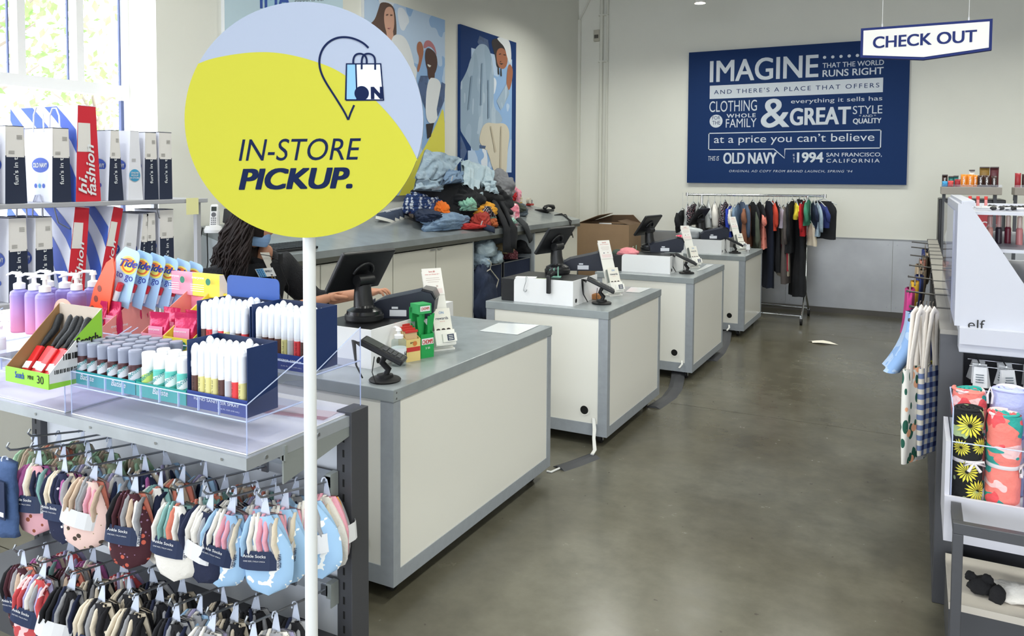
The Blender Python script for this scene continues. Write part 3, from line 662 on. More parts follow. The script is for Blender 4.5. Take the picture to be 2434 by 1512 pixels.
for i,(u,v,x,sz,m,lb) in enumerate(G):
    p=PX(u,v+0,x); z0=CZ(x)
    # rest on worktop or stacked
    clump('garment',lb,'clothing',(p.x,p.y,max(z0-.01,p.z-sz[2]*.55)),sz,m,i+1,rz=.3*(i%5)-.6,n=5,group='clothes heaped on the wall worktop')
# core of the heap so that upper garments rest on something
tag(clump('garment','','clothing',(-4.12,6.75,CZ(-4.12)-.02),(.24,.85,.40),blackc,50,n=4),'large dark garment bundle buried under the clothes heap','clothing','clothes heaped on the wall worktop')
# folded pale jeans on top
fj=thing('folded_jeans','folded light blue jeans lying on top of the clothes heap','jeans',PX(1035,470,-3.98))
def panel_pts(pts,x0,x1):
    return [PX(u,v,x0+(x1-x0)*t)-fj.location for u,v,t in pts]
def quadcloth(par,corners,mat,seed,nm,th=.025,nu=26,nv=26):
    a,b,c,d=[V(q) for q in corners]; nrm=(b-a).cross(d-a).normalized()
    def fn(u,v):
        p=a.lerp(b,u).lerp(d.lerp(c,u),v); ed=min(u,1-u,v,1-v)
        return p+nrm*(.025*noi((u*3,v*3,seed),1.2)+th*min(1,ed*6)*(.8)+.030*abs(math.sin(4*noi((u*2.2,v*1.1,seed+3),1.3)+v*3))+.008*noi((u*9,v*9,seed),1))
    mb=MB().grid(fn,nu,nv); mb.grid(lambda u,v:a.lerp(b,1-u).lerp(d.lerp(c,1-u),v)-nrm*.012*min(1,min(u,1-u,v,1-v)*6),nu,nv); return mb.build(nm,mat,par)
quadcloth(fj,panel_pts(((985,425,0),(1062,430,.2),(1095,378,.8),(1010,356,1)),-3.92,-4.08),denl,1,'upper_fold')
quadcloth(fj,panel_pts(((982,452,0),(1048,456,.1),(1060,425,.6),(990,420,.7)),-3.92,-4.02),denl,2,'lower_fold')
fj2=thing('denim_skirt','wide pale denim skirt draped over the top centre of the clothes heap','skirt',fj.location.copy())
quadcloth(fj2,panel_pts(((1098,440,0),(1142,478,0),(1160,400,.7),(1095,382,1)),-3.88,-4.12),denp,4,'left_panel')
quadcloth(fj2,panel_pts(((1142,478,0),(1175,462,0),(1172,405,.7),(1120,384,1)),-3.88,-4.12),denp,5,'right_panel')
quadcloth(fj2,panel_pts(((1148,455,0),(1180,466,0),(1172,432,.5),(1140,430,.5)),-3.86,-3.98),denp,7,'hem')
fj3=thing('rolled_jeans','mid blue jeans crumpled beneath the folded light jeans','jeans',fj.location.copy())
quadcloth(fj3,panel_pts(((1045,440,0),(1100,434,0),(1100,410,.5),(1062,405,.5)),-3.88,-4.0),denm,9,'waist')
def tagcard(p,label):
    t=MB().box((0,-.012,-.05),(.002,.018,0)).build('price_tag',M('label_white'),None,p,(0,.3,.2)); tag(t,label,'tag'); return t
tagcard(PX(1076,418,-3.80),'white price tag below the folded jeans on the heap'); tagcard(PX(1146,525,-3.64),'white price tag on the brick red top at the heap front')
# trouser legs hanging over the front edge
t=thing('hanging_trousers','long black trousers hanging down over the worktop edge from the heap','trousers',PX(1160,520,-3.66))
L0=t.location
mb=MB(); strip(mb,[PX(1165,455,-4.0)-L0,PX(1185,500,-3.80)-L0,PX(1208,545,-3.62)-L0,PX(1208,600,-3.60)-L0],.20,.05,(1,0,.2),0,3,12); mb.build('leg',blackc,t)
mb=MB(); strip(mb,[PX(1180,460,-4.02)-L0,PX(1200,500,-3.82)-L0,PX(1220,540,-3.60)-L0,PX(1218,590,-3.585)-L0],.14,.05,(1,0,.2),0,6,12); mb.build('leg',blackc,t)
t=thing('hanging_leggings','charcoal leggings hanging over the worktop edge right of the black trousers','leggings',PX(1250,520,-3.66)); L0=t.location
mb=MB(); strip(mb,[PX(1232,520,-3.72)-L0,PX(1250,538,-3.63)-L0,PX(1262,570,-3.62)-L0],.12,.035,(1,0,.3),0,8,10); mb.build('leg',cloth('charcoal','#34373a'),t)
t=thing('hanging_scarf','dark navy cloth strap at the worktop edge below the rust garment','cloth',PX(1170,545,-3.66)); L0=t.location
mb=MB(); strip(mb,[PX(1148,537,-3.68)-L0,PX(1175,547,-3.64)-L0],.07,.02,(1,0,.3),0,2,8); mb.build('strap',navyc,t)
# clothes in the bins
B_=[(1150,585,-3.80,(.12,.16,.16),denp,'pale denim jacket heaped over the left navy bin'),(1140,615,-3.78,(.10,.13,.14),denl,'light jeans hanging at the left edge of the left bin'),
(1175,605,-3.77,(.08,.10,.14),denp,'pale denim sleeve drooping over the left bin'),(1190,588,-3.88,(.10,.13,.10),cloth('khaki','#a3906a'),'khaki garment behind the denim jacket under the worktop'),
(1210,600,-3.80,(.09,.11,.11),wine,'wine red speckled garment over the right bin'),(1235,585,-3.85,(.10,.12,.13),blackc,'black garment with white lining over the right bin'),(1258,585,-3.84,(.08,.08,.14),denm,'blue denim garment at the right end of the open bay')]
for i,(u,v,x,sz,m,lb) in enumerate(B_):
    p=PX(u,v,x); clump('garment',lb,'clothing',(p.x,p.y,p.z-sz[2]*.6),sz,m,70+i,rz=.4*i,n=4,group='clothes in the open bay')
t=thing('clothes_hanger','clear plastic hanger tangled in front of the left navy bin','hanger',PX(1160,660,-3.68)); L0=t.location
MB().tube([PX(1140,655,-3.69)-L0,PX(1165,640,-3.67)-L0,PX(1185,665,-3.67)-L0,PX(1178,690,-3.67)-L0,PX(1165,700,-3.67)-L0],.006,8).tube([PX(1165,640,-3.67)-L0,PX(1168,625,-3.67)-L0,PX(1160,618,-3.67)-L0],.004,6).build('hanger_frame',M('cream_hanger','#cfcabb',.4),t)
tag(clump('garment','','clothing',PX(1150,690,-3.70)-V((0,0,.25)),(.08,.20,.50),navyc,91,n=4),'dark navy garment bagging down in front of the left bin','clothing','clothes in the open bay')
# ---------- sneakers ----------
def sneaker(loc,rz,label):
    t=thing('sneaker',label,'shoe',loc,rz,'navy sneakers on the wall worktop'); L=.27
    def ol(z,k=1): return None
    n=22; pts=[]
    for j in range(n):
        a=2*PI*j/n; x=math.cos(a)*L/2; w=.038+.010*math.cos(a+.4)*.6; pts.append((x,math.sin(a)*w*(1 if abs(math.cos(a))<.9 else .95)))
    MB().prism(pts,.026,Matrix.Identity(4)).build('sole',M('sole_white','#e9e7e0',.6),t)
    vs=[];m_=7
    for k in range(m_+1):
        f=k/m_
        for x,y in pts:
            hgt=.026+ (.075 if x>0.02 else (.035+.04*max(0,(x+.135)/.155)))*math.sin(f*PI/2)
            s_=math.cos(f*PI/2)*.97; sy=max(.25,s_) if x>0 else s_
            vs.append((x*(.97 if x>0 else .97*max(.6,s_**.3)),y*sy*.95,hgt))
    fs=[(k*n+j,k*n+(j+1)%n,(k+1)*n+(j+1)%n,(k+1)*n+j) for k in range(m_) for j in range(n)]+[tuple(range(m_*n,(m_+1)*n))]
    MB().add(vs,fs,0,True).build('upper',M('sneaker_navy','#414c63',.8,bump=.1,bs=60),t)
    q=MB()
    for k in range(4): q.tube([(-.02+.018*k,-.022,.082+.006*k),(-.02+.018*k,0,.092+.006*k),(-.02+.018*k,.022,.082+.006*k)],.003,6)
    q.build('laces',whp,t); return t
tilt=-math.atan(sl)
for i,(u,v) in enumerate(((915,527),(927,523),(939,520),(951,517))):
    p=PC(u,v); s=sneaker((p.x,p.y,p.z),0,'navy canvas sneaker with white sole, %s of the row of four on the wall worktop'%('nearest','second','third','farthest')[i])
    s.rotation_euler=Euler((0,tilt,R(90)),'XYZ')
# desk phone at right end, cable
p=PC(1294,503); p.y=min(p.y,8.62); p.z=CZ(p.x); t=thing('desk_phone','black desk phone handset lying at the far end of the wall worktop','phone',p); t.rotation_euler=(0,tilt,0)
MB().box((-.09,-.10,0),(.09,.10,.03),bev=.01).build('base',blk,t)
MB().tube([(.06,-.13,.04),(.065,-.11,.06),(.05,0,.075),(.065,.11,.06),(.06,.13,.04)],[.025,.024,.014,.024,.025],10).build('handset',blk,t)
L0=p; a=PC(1318,512); 
MB().tube([a-L0,PC(1335,510)-L0+V((0,0,.01)),PC(1352,525)-L0+V((.03,0,0)),PX(1355,540,CX1+.02)-L0,PX(1358,560,CX1+.03)-L0],.008,8).tube([a-L0,PC(1345,512)-L0+V((0,0,.01)),PX(1353,525,CX1+.02)-L0,PX(1362,565,CX1+.02)-L0],.006,8).build('cord',rub,t)
t.rotation_euler=(0,0,0)
# juice bottle, tape dispenser
p=PC(1236,483); p.x=max(p.x,CX0+.05); t=thing('juice_bottle','small amber juice bottle with orange cap against the wall right of the heap','bottle',(CX0+.06,PX(1236,470,CX0+.06).y,CZ(CX0+.06)-.005))
MB().lathe([(.026,0),(.03,.008),(.03,.05)],16).build('juice',M('amber_juice','#c99a4a',.2),t)
MB().lathe([(.0305,.05),(.0305,.10),(.014,.125),(.013,.14)],16).build('bottle',Mclear('bottle_clear','#e9dfc8',.35),t)
MB().lathe([(.031,.055),(.031,.09)],16).build('label',M('label_cream','#d9cdbb',.6),t)
MB().lathe([(.016,.138),(.016,.16),(0,.161)],14).build('cap',M('cap_orange','#d98a34',.5),t)
y=min(PX(1285,487,CX0+.09).y,CY1-.12); t=thing('tape_gun','red and chrome tape dispenser beside the wall near the desk phone','dispenser',(CX0+.09,y,CZ(CX0+.09)-.004))
MB().box((-.03,-.04,.01),(.04,.05,.035),bev=.006).build('body',M('red_plastic','#a32c27',.4),t)
MB().cyl((-.02,-.02,.07),(.02,-.02,.07),.035,20).build('tape_roll',M('tape_clear','#cfc9bb',.2),t)
MB().cyl((-.025,.03,.03),(-.025,.03,.09),.01,10).cyl((.02,.03,.03),(.02,.03,.08),.008,10).build('roller',steel,t)
# cordless phone and keyboards at the near end
p=PC(500,540); y=PX(500,535,-4.25).y
t=thing('cordless_phone','white cordless phone upright in its cradle at the near end of the wall worktop','phone',(-4.22,y,CZ(-4.22)),R(35))
MB().lathe([(.06,0),(.062,.02),(.05,.045),(0,.05)],20,sx=1,sy=.8).prism([(-.03,0),(.03,0),(.026,.12),(-.026,.12)],.03,frame((0,.045,.02),(1,0,0),(0,.2,1))).build('cradle',whp,t)
m=Matrix.Translation((0,.0,.03))@Matrix.Rotation(R(-14),4,'X')
MB().box((-.026,-.014,0),(.026,.016,.165),bev=.012,mt=m).build('handset',whp,t)
k=MB().box((-.017,-.0155,.115),(.017,-.014,.145),0,m); 
disc(k,m@V((0,-.0152,.09)),m.to_3x3()@V((1,0,0)),m.to_3x3()@V((0,0,1)),.016,1)
for i in range(4):
    for j in range(3): k.box((-.016+.012*j,-.0155,.02+.014*i),(-.008+.012*j,-.014,.028+.014*i),1,m)
k.build('keypad',[M('screen_grey'),M('key_grey2','#6a6a70',.5)],t)
p=PC(690,590); t=thing('keyboard','black keyboard on the wall worktop beside the cashier','keyboard',p,0)
t.rotation_euler=(0,-math.atan(sl),0)
MB().box((-.07,-.20,0),(.07,.20,.018),bev=.004).build('case',blk,t)
k=MB()
for i in range(5):
    for j in range(14): k.box((-.06+.024*i,-.19+.027*j,.018),(-.04+.024*i,-.168+.027*j,.024))
k.build('keycaps',M('keycap_black','#26282c',.5),t)
y=PX(530,500,-4.15).y; t=thing('desk_display','dark small display on a stand beside the white cordless phone','display',(-4.12,y+.05,CZ(-4.12)),R(30))
MB().box((-.05,-.04,0),(.05,.04,.012)).box((-.01,.0,.01),(.01,.02,.14)).build('stand',blk,t)
MB().box((-.07,-.02,.09),(.07,.0,.19),bev=.006,mt=Matrix.Rotation(R(-20),4,'X')).build('screen',blk,t)
# cables down the near end panel
for k,(pts,lb) in enumerate(((((-.60,0,1.33),(-.61,-.03,1.2),(-.58,-.05,.9),(-.6,-.03,.5)),'thin black cable hanging down the near end of the wall worktop'),(((-.56,0,1.32),(-.52,-.03,1.1),(-.57,-.04,.8),(-.5,-.03,.4)),'second thin black cable beside the near end panel'))):
    o=MB().tube([(p[0]+.0,p[1],p[2]-1.33) for p in pts],.004,6).build('hanging_cable',rub,None,(-3.73,CY0-.012,1.33)); tag(o,lb,'cable')
# ---------- posters on the left wall ----------
bluep=M('poster_navy','#1b3a70',.7,spec=.2); 
def poster(name,label,y0,y1,z0,z1,edge,shapes,mats,th=.035,tx=()):
    x=XL+th; t=thing(name,label,'poster',(XL,(y0+y1)/2,z0))
    o=t.location
    MB().box((.001,y0-o.y,0),(th-.001,y1-o.y,z1-z0)).build('board',edge,t)
    k=MB(); 
    def clip(p): return V((p.x,min(max(p.y,y0),y1),min(max(p.z,z0),z1)))
    for i,(mi,pts) in enumerate(shapes):
        xx=x+.0004+.0004*i
        if callable(pts): pts(k,xx,o,mi); continue
        q=[clip(PX(u,v,xx))-o for u,v in (chaikin(pts) if len(pts)>5 else pts)]; 
        k.poly(q,mi)
    k.build('print',mats,t); return t
def full(y0,y1,z0,z1):
    def f(k,x,o,mi): k.add([V((x,y0,z0))-o,V((x,y1,z0))-o,V((x,y1,z1))-o,V((x,y0,z1))-o],[(0,1,2,3)],mi)
    return f
sky=Mprint('sky_cloud_print','#8fb3df',[('#b9cfea','noise',2.2,.5),('#dfe6f1','noise',1.6,.58)],.5)
whs=M('print_white','#e4e7ea',.6); skd=M('skin_dark_print','#4a2c22',.6); skm=M('skin_print2','#a4674a',.6); skl=M('skin_light_print','#d3a48f',.6); hr=M('hair_brown_print','#5f4a42',.6); hd=M('hair_dark_print','#2a2224',.6); dn=Mprint('denim_print','#43587c',[('#4b618a','noise',9,.5)],.6); dnl=Mprint('chambray_print','#9fb4c9',[('#95abc1','noise',4,.5,(1,1,.4)),('#b0c2d3','noise',7,.6,(1,1,.3))],.6); crm=M('cream_print','#d3cbb8',.6); ylw=M('poster_yellow','#e2da52',.5); pnk=M('cap_pink_print','#b8747c',.6); tsh=M('tee_print','#dcdcd2',.6)
y0,y1,z0,z1=5.517,6.83,1.50,3.285
poster('wall_poster','large wall poster of two people in white and denim against a cloudy sky',y0,y1,z0,z1,whs,[
(0,full(y0,y1,z0,z1)),
(1,[(1058,240),(1058,500),(930,500),(985,390),(1010,350),(1040,290)]),
(2,[(905,3),(935,10),(942,45),(943,95),(925,120),(890,90),(872,60),(890,50),(900,20)]),
(3,[(915,20),(928,14),(936,25),(938,55),(934,78),(926,90),(917,75),(912,45)]),
(3,[(918,75),(934,72),(938,110),(925,115)]),
(4,[(938,80),(962,85),(978,120),(990,180),(993,260),(960,200),(935,130),(928,100)]),
(5,[(990,165),(998,140),(990,120),(992,100),(1002,98),(1008,120),(1003,145),(995,175)]),
(6,[(1011,120),(1018,112),(1036,125),(1041,150),(1035,175),(1025,182),(1015,165),(1010,140)]),
(7,[(1006,112),(1010,97),(1022,95),(1034,110),(1039,135),(1032,118),(1020,108),(1010,116)]),
(6,[(1015,150),(1035,150),(1033,185),(1022,195),(1017,180)]),
(8,[(1000,180),(1018,180),(1012,260),(1004,240),(994,200)]),
(4,[(1016,185),(1038,185),(1050,200),(1047,250),(1038,290),(1020,296),(1010,270)]),
(8,[(1050,195),(1060,200),(1056,240),(1040,278),(1038,260)]),
(9,[(1013,295),(1032,292),(1024,325),(1016,330)]),
(10,[(1016,152),(1025,156),(1022,160),(1017,157)]),
(2,[(918,34),(923,33),(923,36),(918,37)]),(2,[(928,34),(933,35),(933,37),(928,37)]),(7,[(921,66),(930,66),(926,69)]),
],[sky,ylw,hr,skl,whs,skm,skd,pnk,dn,hd,tsh])
y0,y1,z0,z1=7.136,8.425,1.565,3.297
poster('wall_poster','navy bordered wall poster of a person in a long chambray shirt and beanie',y0,y1,z0,z1,bluep,[
(0,full(y0,y1,z0,z1)),(1,full(7.36,8.32,1.73,3.08)),
(2,[(1140,85),(1160,95),(1165,130),(1150,130),(1135,100)]),
(3,[(1134,108),(1148,103),(1162,112),(1172,150),(1175,200),(1172,255),(1190,270),(1196,292),(1170,296),(1150,290),(1136,378),(1120,350),(1090,305),(1088,280),(1087,210),(1110,170),(1118,140)]),
(2,[(1088,320),(1105,345),(1110,360),(1100,385),(1090,375)]),
(4,[(1165,95),(1185,90),(1205,110),(1208,140),(1200,155),(1180,165),(1178,135)]),
(5,[(1180,118),(1195,112),(1206,128),(1207,150),(1199,165),(1187,162),(1180,145)]),
(6,[(1180,90),(1195,87),(1212,95),(1216,130),(1214,155),(1206,140),(1200,112),(1186,98)]),
(5,[(1206,160),(1212,150),(1220,165),(1217,195),(1210,218),(1203,205)]),
(3,[(1204,200),(1211,222),(1196,255),(1190,262),(1180,240)]),
(7,[(1150,290),(1180,294),(1196,292),(1207,300),(1212,320),(1206,360),(1204,420),(1185,425),(1170,400),(1160,360),(1143,345),(1138,330)]),
(2,[(1140,345),(1155,347),(1153,353),(1140,352)]),
(1,[(1112,358),(1158,357),(1162,400),(1112,400)]),
(4,[(1188,146),(1192,145),(1190,148)]),(4,[(1187,150),(1197,151),(1192,154)]),(10,[(1186,128),(1191,127),(1191,129),(1186,130)]),(10,[(1197,129),(1202,130),(1202,132),(1197,131)]),(10,[(1183,160),(1186,160),(1187,178),(1184,176)]),(10,[(1190,163),(1192,163),(1193,182),(1190,180)]),(9,[(1120,180),(1124,180),(1116,260),(1112,262)]),(9,[(1145,150),(1148,150),(1146,250),(1142,250)]),(9,[(1160,190),(1163,190),(1164,280),(1160,282)]),(8,[(1165,300),(1168,300),(1180,360),(1176,362)]),(8,[(1190,300),(1193,300),(1192,400),(1188,400)]),
],[bluep,sky,dn,dnl,hd,skm,whs,crm,M('cream_shade_print','#bdb29c',.6),M('chambray_shade_print','#8198b0',.6),M('dark_hair_print')])
y0,y1,z0,z1=3.96,5.23,1.5,3.3
def p1t(k,x,o,mi):
    a=PX(618,20,x)-o; b=PX(690,20,x)-o; text(k,'IMA',a,b-a,(0,0,.16),mi,.02)
    a=PX(700,8,x)-o; b=PX(772,6,x)-o; text(k,'supports our',a,b-a,(0,0,.045),2)
poster('wall_poster','pale blue wall poster with cut off blue capitals above the round sign',y0,y1,z0,z1,whs,[(0,full(y0,y1,z0,z1)),(1,p1t)],[Mprint('pale_blue_print','#c4dcea',[('#a9d2ea','noise',1.3,.5)],.5),M('print_royal','#2d55b0',.6),M('print_grey','#55606a',.6)])
# ---------- IMAGINE board on the back wall ----------
X0,X1,Z0,Z1=-2.773,-.132,1.608,3.35
t=thing('wall_sign','large navy sign board with white lettering starting IMAGINE on the back wall','sign',((X0+X1)/2,YB,Z0)); o=t.location
MB().box((X0-o.x,-.05,0),(X1-o.x,-.001,Z1-Z0)).build('board',M('sign_navy','#153263',.7,spec=.2),t)
k=MB(); yy=YB-.0515
def SP(u,v): return PY(u,v,YB-.0515)-o
def tb(s,u0,u1,vb0,vt0,vb1=None,vt1=None,mi=0,bold=0,shear=0,sp=1):
    """text box: left x u0, right x u1, bottom/top pixel rows at the left and right end"""
    vb1=vb0 if vb1 is None else vb1; vt1=vt0 if vt1 is None else vt1
    a=SP(u0,vb0); b=SP(u1,vb1); c=SP(u0,vt0); d=SP(u1,vt1)
    z0_=(a.z+b.z)/2; z1_=(c.z+d.z)/2; yy_=-.0515-(.0005 if mi else 0)
    text(k,s,(a.x,yy_,z0_),(b.x-a.x,0,0),(0,0,z1_-z0_),mi,bold,shear,sp)
def rb(u0,u1,vb,vt,mi=0,d=0):
    a=SP(u0,vb); b=SP(u1,vt); k.add([(a.x,-.0512-d,a.z),(b.x,-.0512-d,a.z),(b.x,-.0512-d,b.z),(a.x,-.0512-d,b.z)],[(0,1,2,3)],mi)
tb('IMAGINE',1687,1945,196,146,184,128,bold=.02)
for i in range(8):
    p=SP(1960+i*19.5,136.5-i*1.3); disc(k,(p.x,-.0515,SP(1960,136.5).z),(1,0,0),(0,0,1),.019,0,14)
tb('THAT THE WORLD',1955,2101,161,149,155,143,bold=.01); tb('RUNS RIGHT',1955,2100,182,166,177,160,bold=.02)
q0=(SP(1687,235.4).z+SP(2099,219).z)/2; q1=(SP(1687,204.3).z+SP(2099,184).z)/2; k.add([(SP(1687,220).x,-.0512,q0),(SP(2099,200).x,-.0512,q0),(SP(2099,200).x,-.0512,q1),(SP(1687,220).x,-.0512,q1)],[(0,1,2,3)],0)
tb("AND THERE'S A PLACE THAT OFFERS",1697,2090,224.4,213.4,207.5,197,1,.0,0,1.3)
tb('CLOTHING',1686,1799,267,240,263,238); p=SP(1702,288); disc(k,(p.x,-.0515,p.z),(1,0,0),(0,0,1),.085,0,30)
tb('FOR',1693,1712,285,277,284,275,1); tb('THE',1693,1712,297,288,296,287,1)
tb('WHOLE',1727,1796,280,271,279,269,bold=.03,sp=1.2); tb('FAMILY',1725,1798,303,283,302,281)
tb('&',1808,1876,305,235,302,234,bold=.015)
tb('everything it sells has',1880,2097,248,235,243,229); tb('GREAT',1877,2022,298,256,296,254,bold=.035)
tb('STYLE',2027,2097,271,252,270,250); tb('* AND *',2042,2082,279,273,278,272); tb('QUALITY',2027,2095,296,282,295,280,bold=.03)
for a in ((1683,2095,356,354.3),(1683,2095,317,315.3)): pass
a=SP(1684,316); b=SP(2094,353); w=.012
for q in ((a.x,b.x,a.z-w,a.z),(a.x,a.x+w,b.z,a.z),(b.x-w,b.x,b.z,a.z),(a.x,SP(1847,0).x,b.z,b.z+w),(SP(1872,0).x,b.x,b.z,b.z+w)):
    k.add([(q[0],-.0515,q[2]),(q[1],-.0515,q[2]),(q[1],-.0515,q[3]),(q[0],-.0515,q[3])],[(0,1,2,3)],0)
stroke(k,[V((SP(1847,0).x,-.0515,b.z+w/2)),V((SP(1874,0).x-.005,-.0515,SP(1874,376).z)),V((SP(1874,0).x-.004,-.0515,b.z+w/2))],w,(0,1,0),0)
tb('at a price you can’t believe',1697,2078,346,320,341,318)
tb('THIS IS',1683,1709,384,373,380,369,shear=.2); tb('OLD NAVY',1719,1846,390,363,389,362,bold=.03); 
for i,ch in enumerate('EST'): tb(ch,1885,1889,371+i*8,366+i*8)
tb('1994',1894,1957,387,362,386,362,bold=.04); tb('SAN FRANCISCO,',1964,2096,374,363,373,363,bold=.01); tb('CALIFORNIA',1964,2091,387,378,386,377,bold=.01,sp=1.3)
tb("ORIGINAL AD COPY FROM BRAND LAUNCH, SPRING '94",1733,2026,411,405,410,403,shear=.25,sp=1.2)
k.build('lettering',[M('sign_white','#cdd5df',.6),M('sign_navy')],t)
# ---------- hanging CHECK OUT sign ----------
yS=4.9; a=PY(2047,68,yS); b=PY(2359,47,yS); c=PY(2356,121,yS); d=PY(2046,137,yS); e=PY(2196,143,yS)
zt=(a.z+b.z)/2; zb_=(c.z+d.z)/2; cx=(a.x+b.x)/2; hw=(b.x-a.x)/2
t=thing('hanging_sign','white hanging sign with navy edge reading CHECK OUT on two thin wires','sign',(cx,yS,zt)); hz=zt-zb_
navyE=M('sign_edge_navy','#22306e',.6,spec=.2); pt=e.z-zt
F0=frame((0,.02,0),(1,0,0),(0,0,1))
MB().prism([(-hw,-hz),(0,pt-.0),(hw,-hz),(hw,0),(-hw,0)],.04,F0).build('edge_frame',navyE,t)
i_=.014
MB().prism([(-hw+i_,-hz+i_*.9),(0,pt+i_),(hw-i_,-hz+i_*.9),(hw-i_,-i_),(-hw+i_,-i_)],.004,frame((0,-.02,0),(1,0,0),(0,0,1))).build('face',M('sign_face_white','#eceae6',.5),t)
k=MB(); text(k,'CHECK OUT',(-hw*.80,-.0255,-hz*.72),(hw*1.58,0,0),(0,0,hz*.40),0,.03); k.build('lettering',navyE,t)
q=MB()
for s in (-1,1): q.cyl((s*hw*.66,0,0),(s*hw*.66,0,ZC-zt),.0015,6).cyl((s*hw*.66,0,0),(s*hw*.66,0,.02),.004,8)
q.build('wire',M('wire_white','#e8e8e8',.5),t)
# ---------- round IN-STORE PICKUP sign on a pole ----------
dp=1.62
C0=CC+ray(722.5,286.5)*dp; Rr=283.5/f_*dp
nx=V((CF.x,CF.y,0)).normalized(); nrm=-nx; _d=ray(737,900); pole=CC+_d*(((C0+nx*.024)-CC).dot(nx)/_d.dot(nx))                      # faces the camera side
rt=V((CR.x,CR.y,0)).normalized(); up=V((0,0,1)); ra=R(.9); e1=(rt*math.cos(ra)+up*math.sin(ra)); e2=(up*math.cos(ra)-rt*math.sin(ra))
t=thing('pickup_sign','round yellow and pale blue sign on a white pole reading IN-STORE PICKUP','sign',(pole.x,pole.y,0)); o=t.location
Fm=frame(C0-o,e1,e2)
n=96; pts=[(Rr*math.cos(2*PI*i/n),Rr*.985*math.sin(2*PI*i/n)) for i in range(n)]
MB().prism(pts,-.006,Fm,0,1).build('board',[M('sign_lilac','#a9b4cc',.5,spec=.2),M('board_edge','#8f8d86',.5)],t)
def L2(u,v):  # pixel -> local 2d on the disc plane
    d=ray(u,v); P=CC+d*((C0-CC).dot(nrm)/d.dot(nrm)); q=P-C0; return (q.dot(e1),q.dot(e2))
ye=M('sign_yellow','#c4c238',.5,spec=.2)
curve=[(470,152),(500,140),(550,130),(600,124),(650,124),(700,132),(750,146),(800,165),(850,200),(900,245),(940,290),(970,335),(993,382)]
P2=[L2(*p) for p in chaikin(curve,2,False)]
a0=math.atan2(P2[0][1]/.985,P2[0][0]); a1=math.atan2(P2[-1][1]/.985,P2[-1][0])
arc=[]; m_=60
for i in range(m_+1):
    a=a0+(a1+2*PI-a0)*i/m_ if a1<a0 else a0+(a1-a0)*i/m_
    arc.append((Rr*math.cos(a),Rr*.985*math.sin(a)))
poly=arc+P2[::-1]
MB().add([Fm@V((x,y,.0006)) for x,y in poly],[tuple(range(len(poly)))],0).build('yellow_field',ye,t)
k=MB(); nv=M('sign_ink_navy','#10204a',.7,spec=.15)
def dt(s,u0,v0,u1,v1,u2,v2,bold,shear,mi=0):
    a=L2(u0,v0); b=L2(u1,v1); c=L2(u2,v2); A=Fm@V((*a,.0012)); text(k,s,A,Fm@V((*b,.0012))-A,Fm@V((c[0]-a[0],c[1]-a[1],0))-Fm@V((0,0,0)),mi,bold,shear)
dt('IN-STORE',568,383,858,380,568,331,-.012,.2); dt('PICKUP.',568,452,838,448,568,401,.055,.2)
def S3(pts,w,mi=0,z=.0014): stroke(k,[Fm@V((*L2(*p),z)) for p in pts],w,nrm,mi)
def poly3(pts,mi,z): k.poly([Fm@V((*L2(*p),z)) for p in pts],mi)
w=.0042
pin=[(876,114),(866,104),(852,96),(835,90),(818,88),(800,90),(782,99),(768,114),(760,134),(759,155),(764,175),(774,195),(790,220),(806,245),(820,268),(828,285)]
S3(chaikin(pin,2,False),w); S3([(828,285),(834,268),(842,250)],w)
poly3([(824,152),(848,152),(848,238),(822,238)],1,.0010); poly3([(848,152),(904,152),(911,238),(848,238)],2,.0010)
S3([(822,238),(824,152),(905,152),(912,238),(822,238)],.0036); S3([(846,152),(849,238)],.003)
disc(k,Fm@V((*L2(860,222),.0016)),e1,e2,.0150,0); text(k,'N',Fm@V((*L2(882,236),.0016)),e1*.026,e2*.0255,0,.07)
for cx_p in (856,876):
    S3(chaikin([(cx_p-16,165 if cx_p==876 else 152),(cx_p-16,140),(cx_p-11,130),(cx_p,127),(cx_p+11,131),(cx_p+16,140),(cx_p+16,152 if cx_p==856 else 166)],2,False),w*.9,0,.0018)
k.build('lettering',[nv,M('bag_blue','#7fb6df',.5),M('bag_white','#dfe6f4',.5)],t)
MB().tube([(0,0,.02),(0,0,C0.z-Rr*.2)],.0135,20).build('pole',M('pole_white','#dcdfe2',.35),t)
MB().lathe([(.17,0),(.17,.012),(.16,.018),(.03,.025),(0,.026)],30).build('base',M('pole_white'),t)
# ---------- sock gondola at the left front ----------
dkg=M('gondola_grey','#4a4b50',.45,metal=.2); shm=M('shelf_metal','#b7bdc4',.38,metal=.5,var=.06,vs=12)
g=thing('display_rack','dark grey gondola rack with a metal shelf and rows of sock hooks, left foreground','rack',(-2.3,2.04,0))
def gv(x,y,z): return (x+2.3,y-2.04,z)
for x in (-1.70,-3.40):
    p=MB().box(gv(x,2.0,0),gv(x+.063,2.09,.915),bev=.002).build('post',dkg,g)
    for i in range(17): MB().box(gv(x+.026,1.9985,.06+i*.05),gv(x+.033,2.0005,.085+i*.05)).build('slot',M('hole_black'),p)
MB().box(gv(-3.337,2.03,.12),gv(-1.70,2.045,.88)).build('back_panel',M('back_panel_white','#cfd3da',.6),g)
MB().box(gv(-3.337,1.62,.08),gv(-1.70,2.03,.12)).box(gv(-3.337,1.62,0),gv(-1.70,1.64,.08)).build('base_deck',dkg,g)
sh=MB().box(gv(-3.40,1.556,.868),gv(-1.645,1.562,.903)).box(gv(-3.40,1.562,.897),gv(-1.645,2.0,.903)).box(gv(-1.651,1.562,.868),gv(-1.645,2.0,.897)).box(gv(-3.40,1.562,.868),gv(-3.394,2.0,.897)).build('shelf',shm,g)
k=MB()
for x in (-1.74,-2.02,-2.33,-2.62): k.cyl(gv(x,1.553,.886),gv(x,1.557,.886),.005,10)
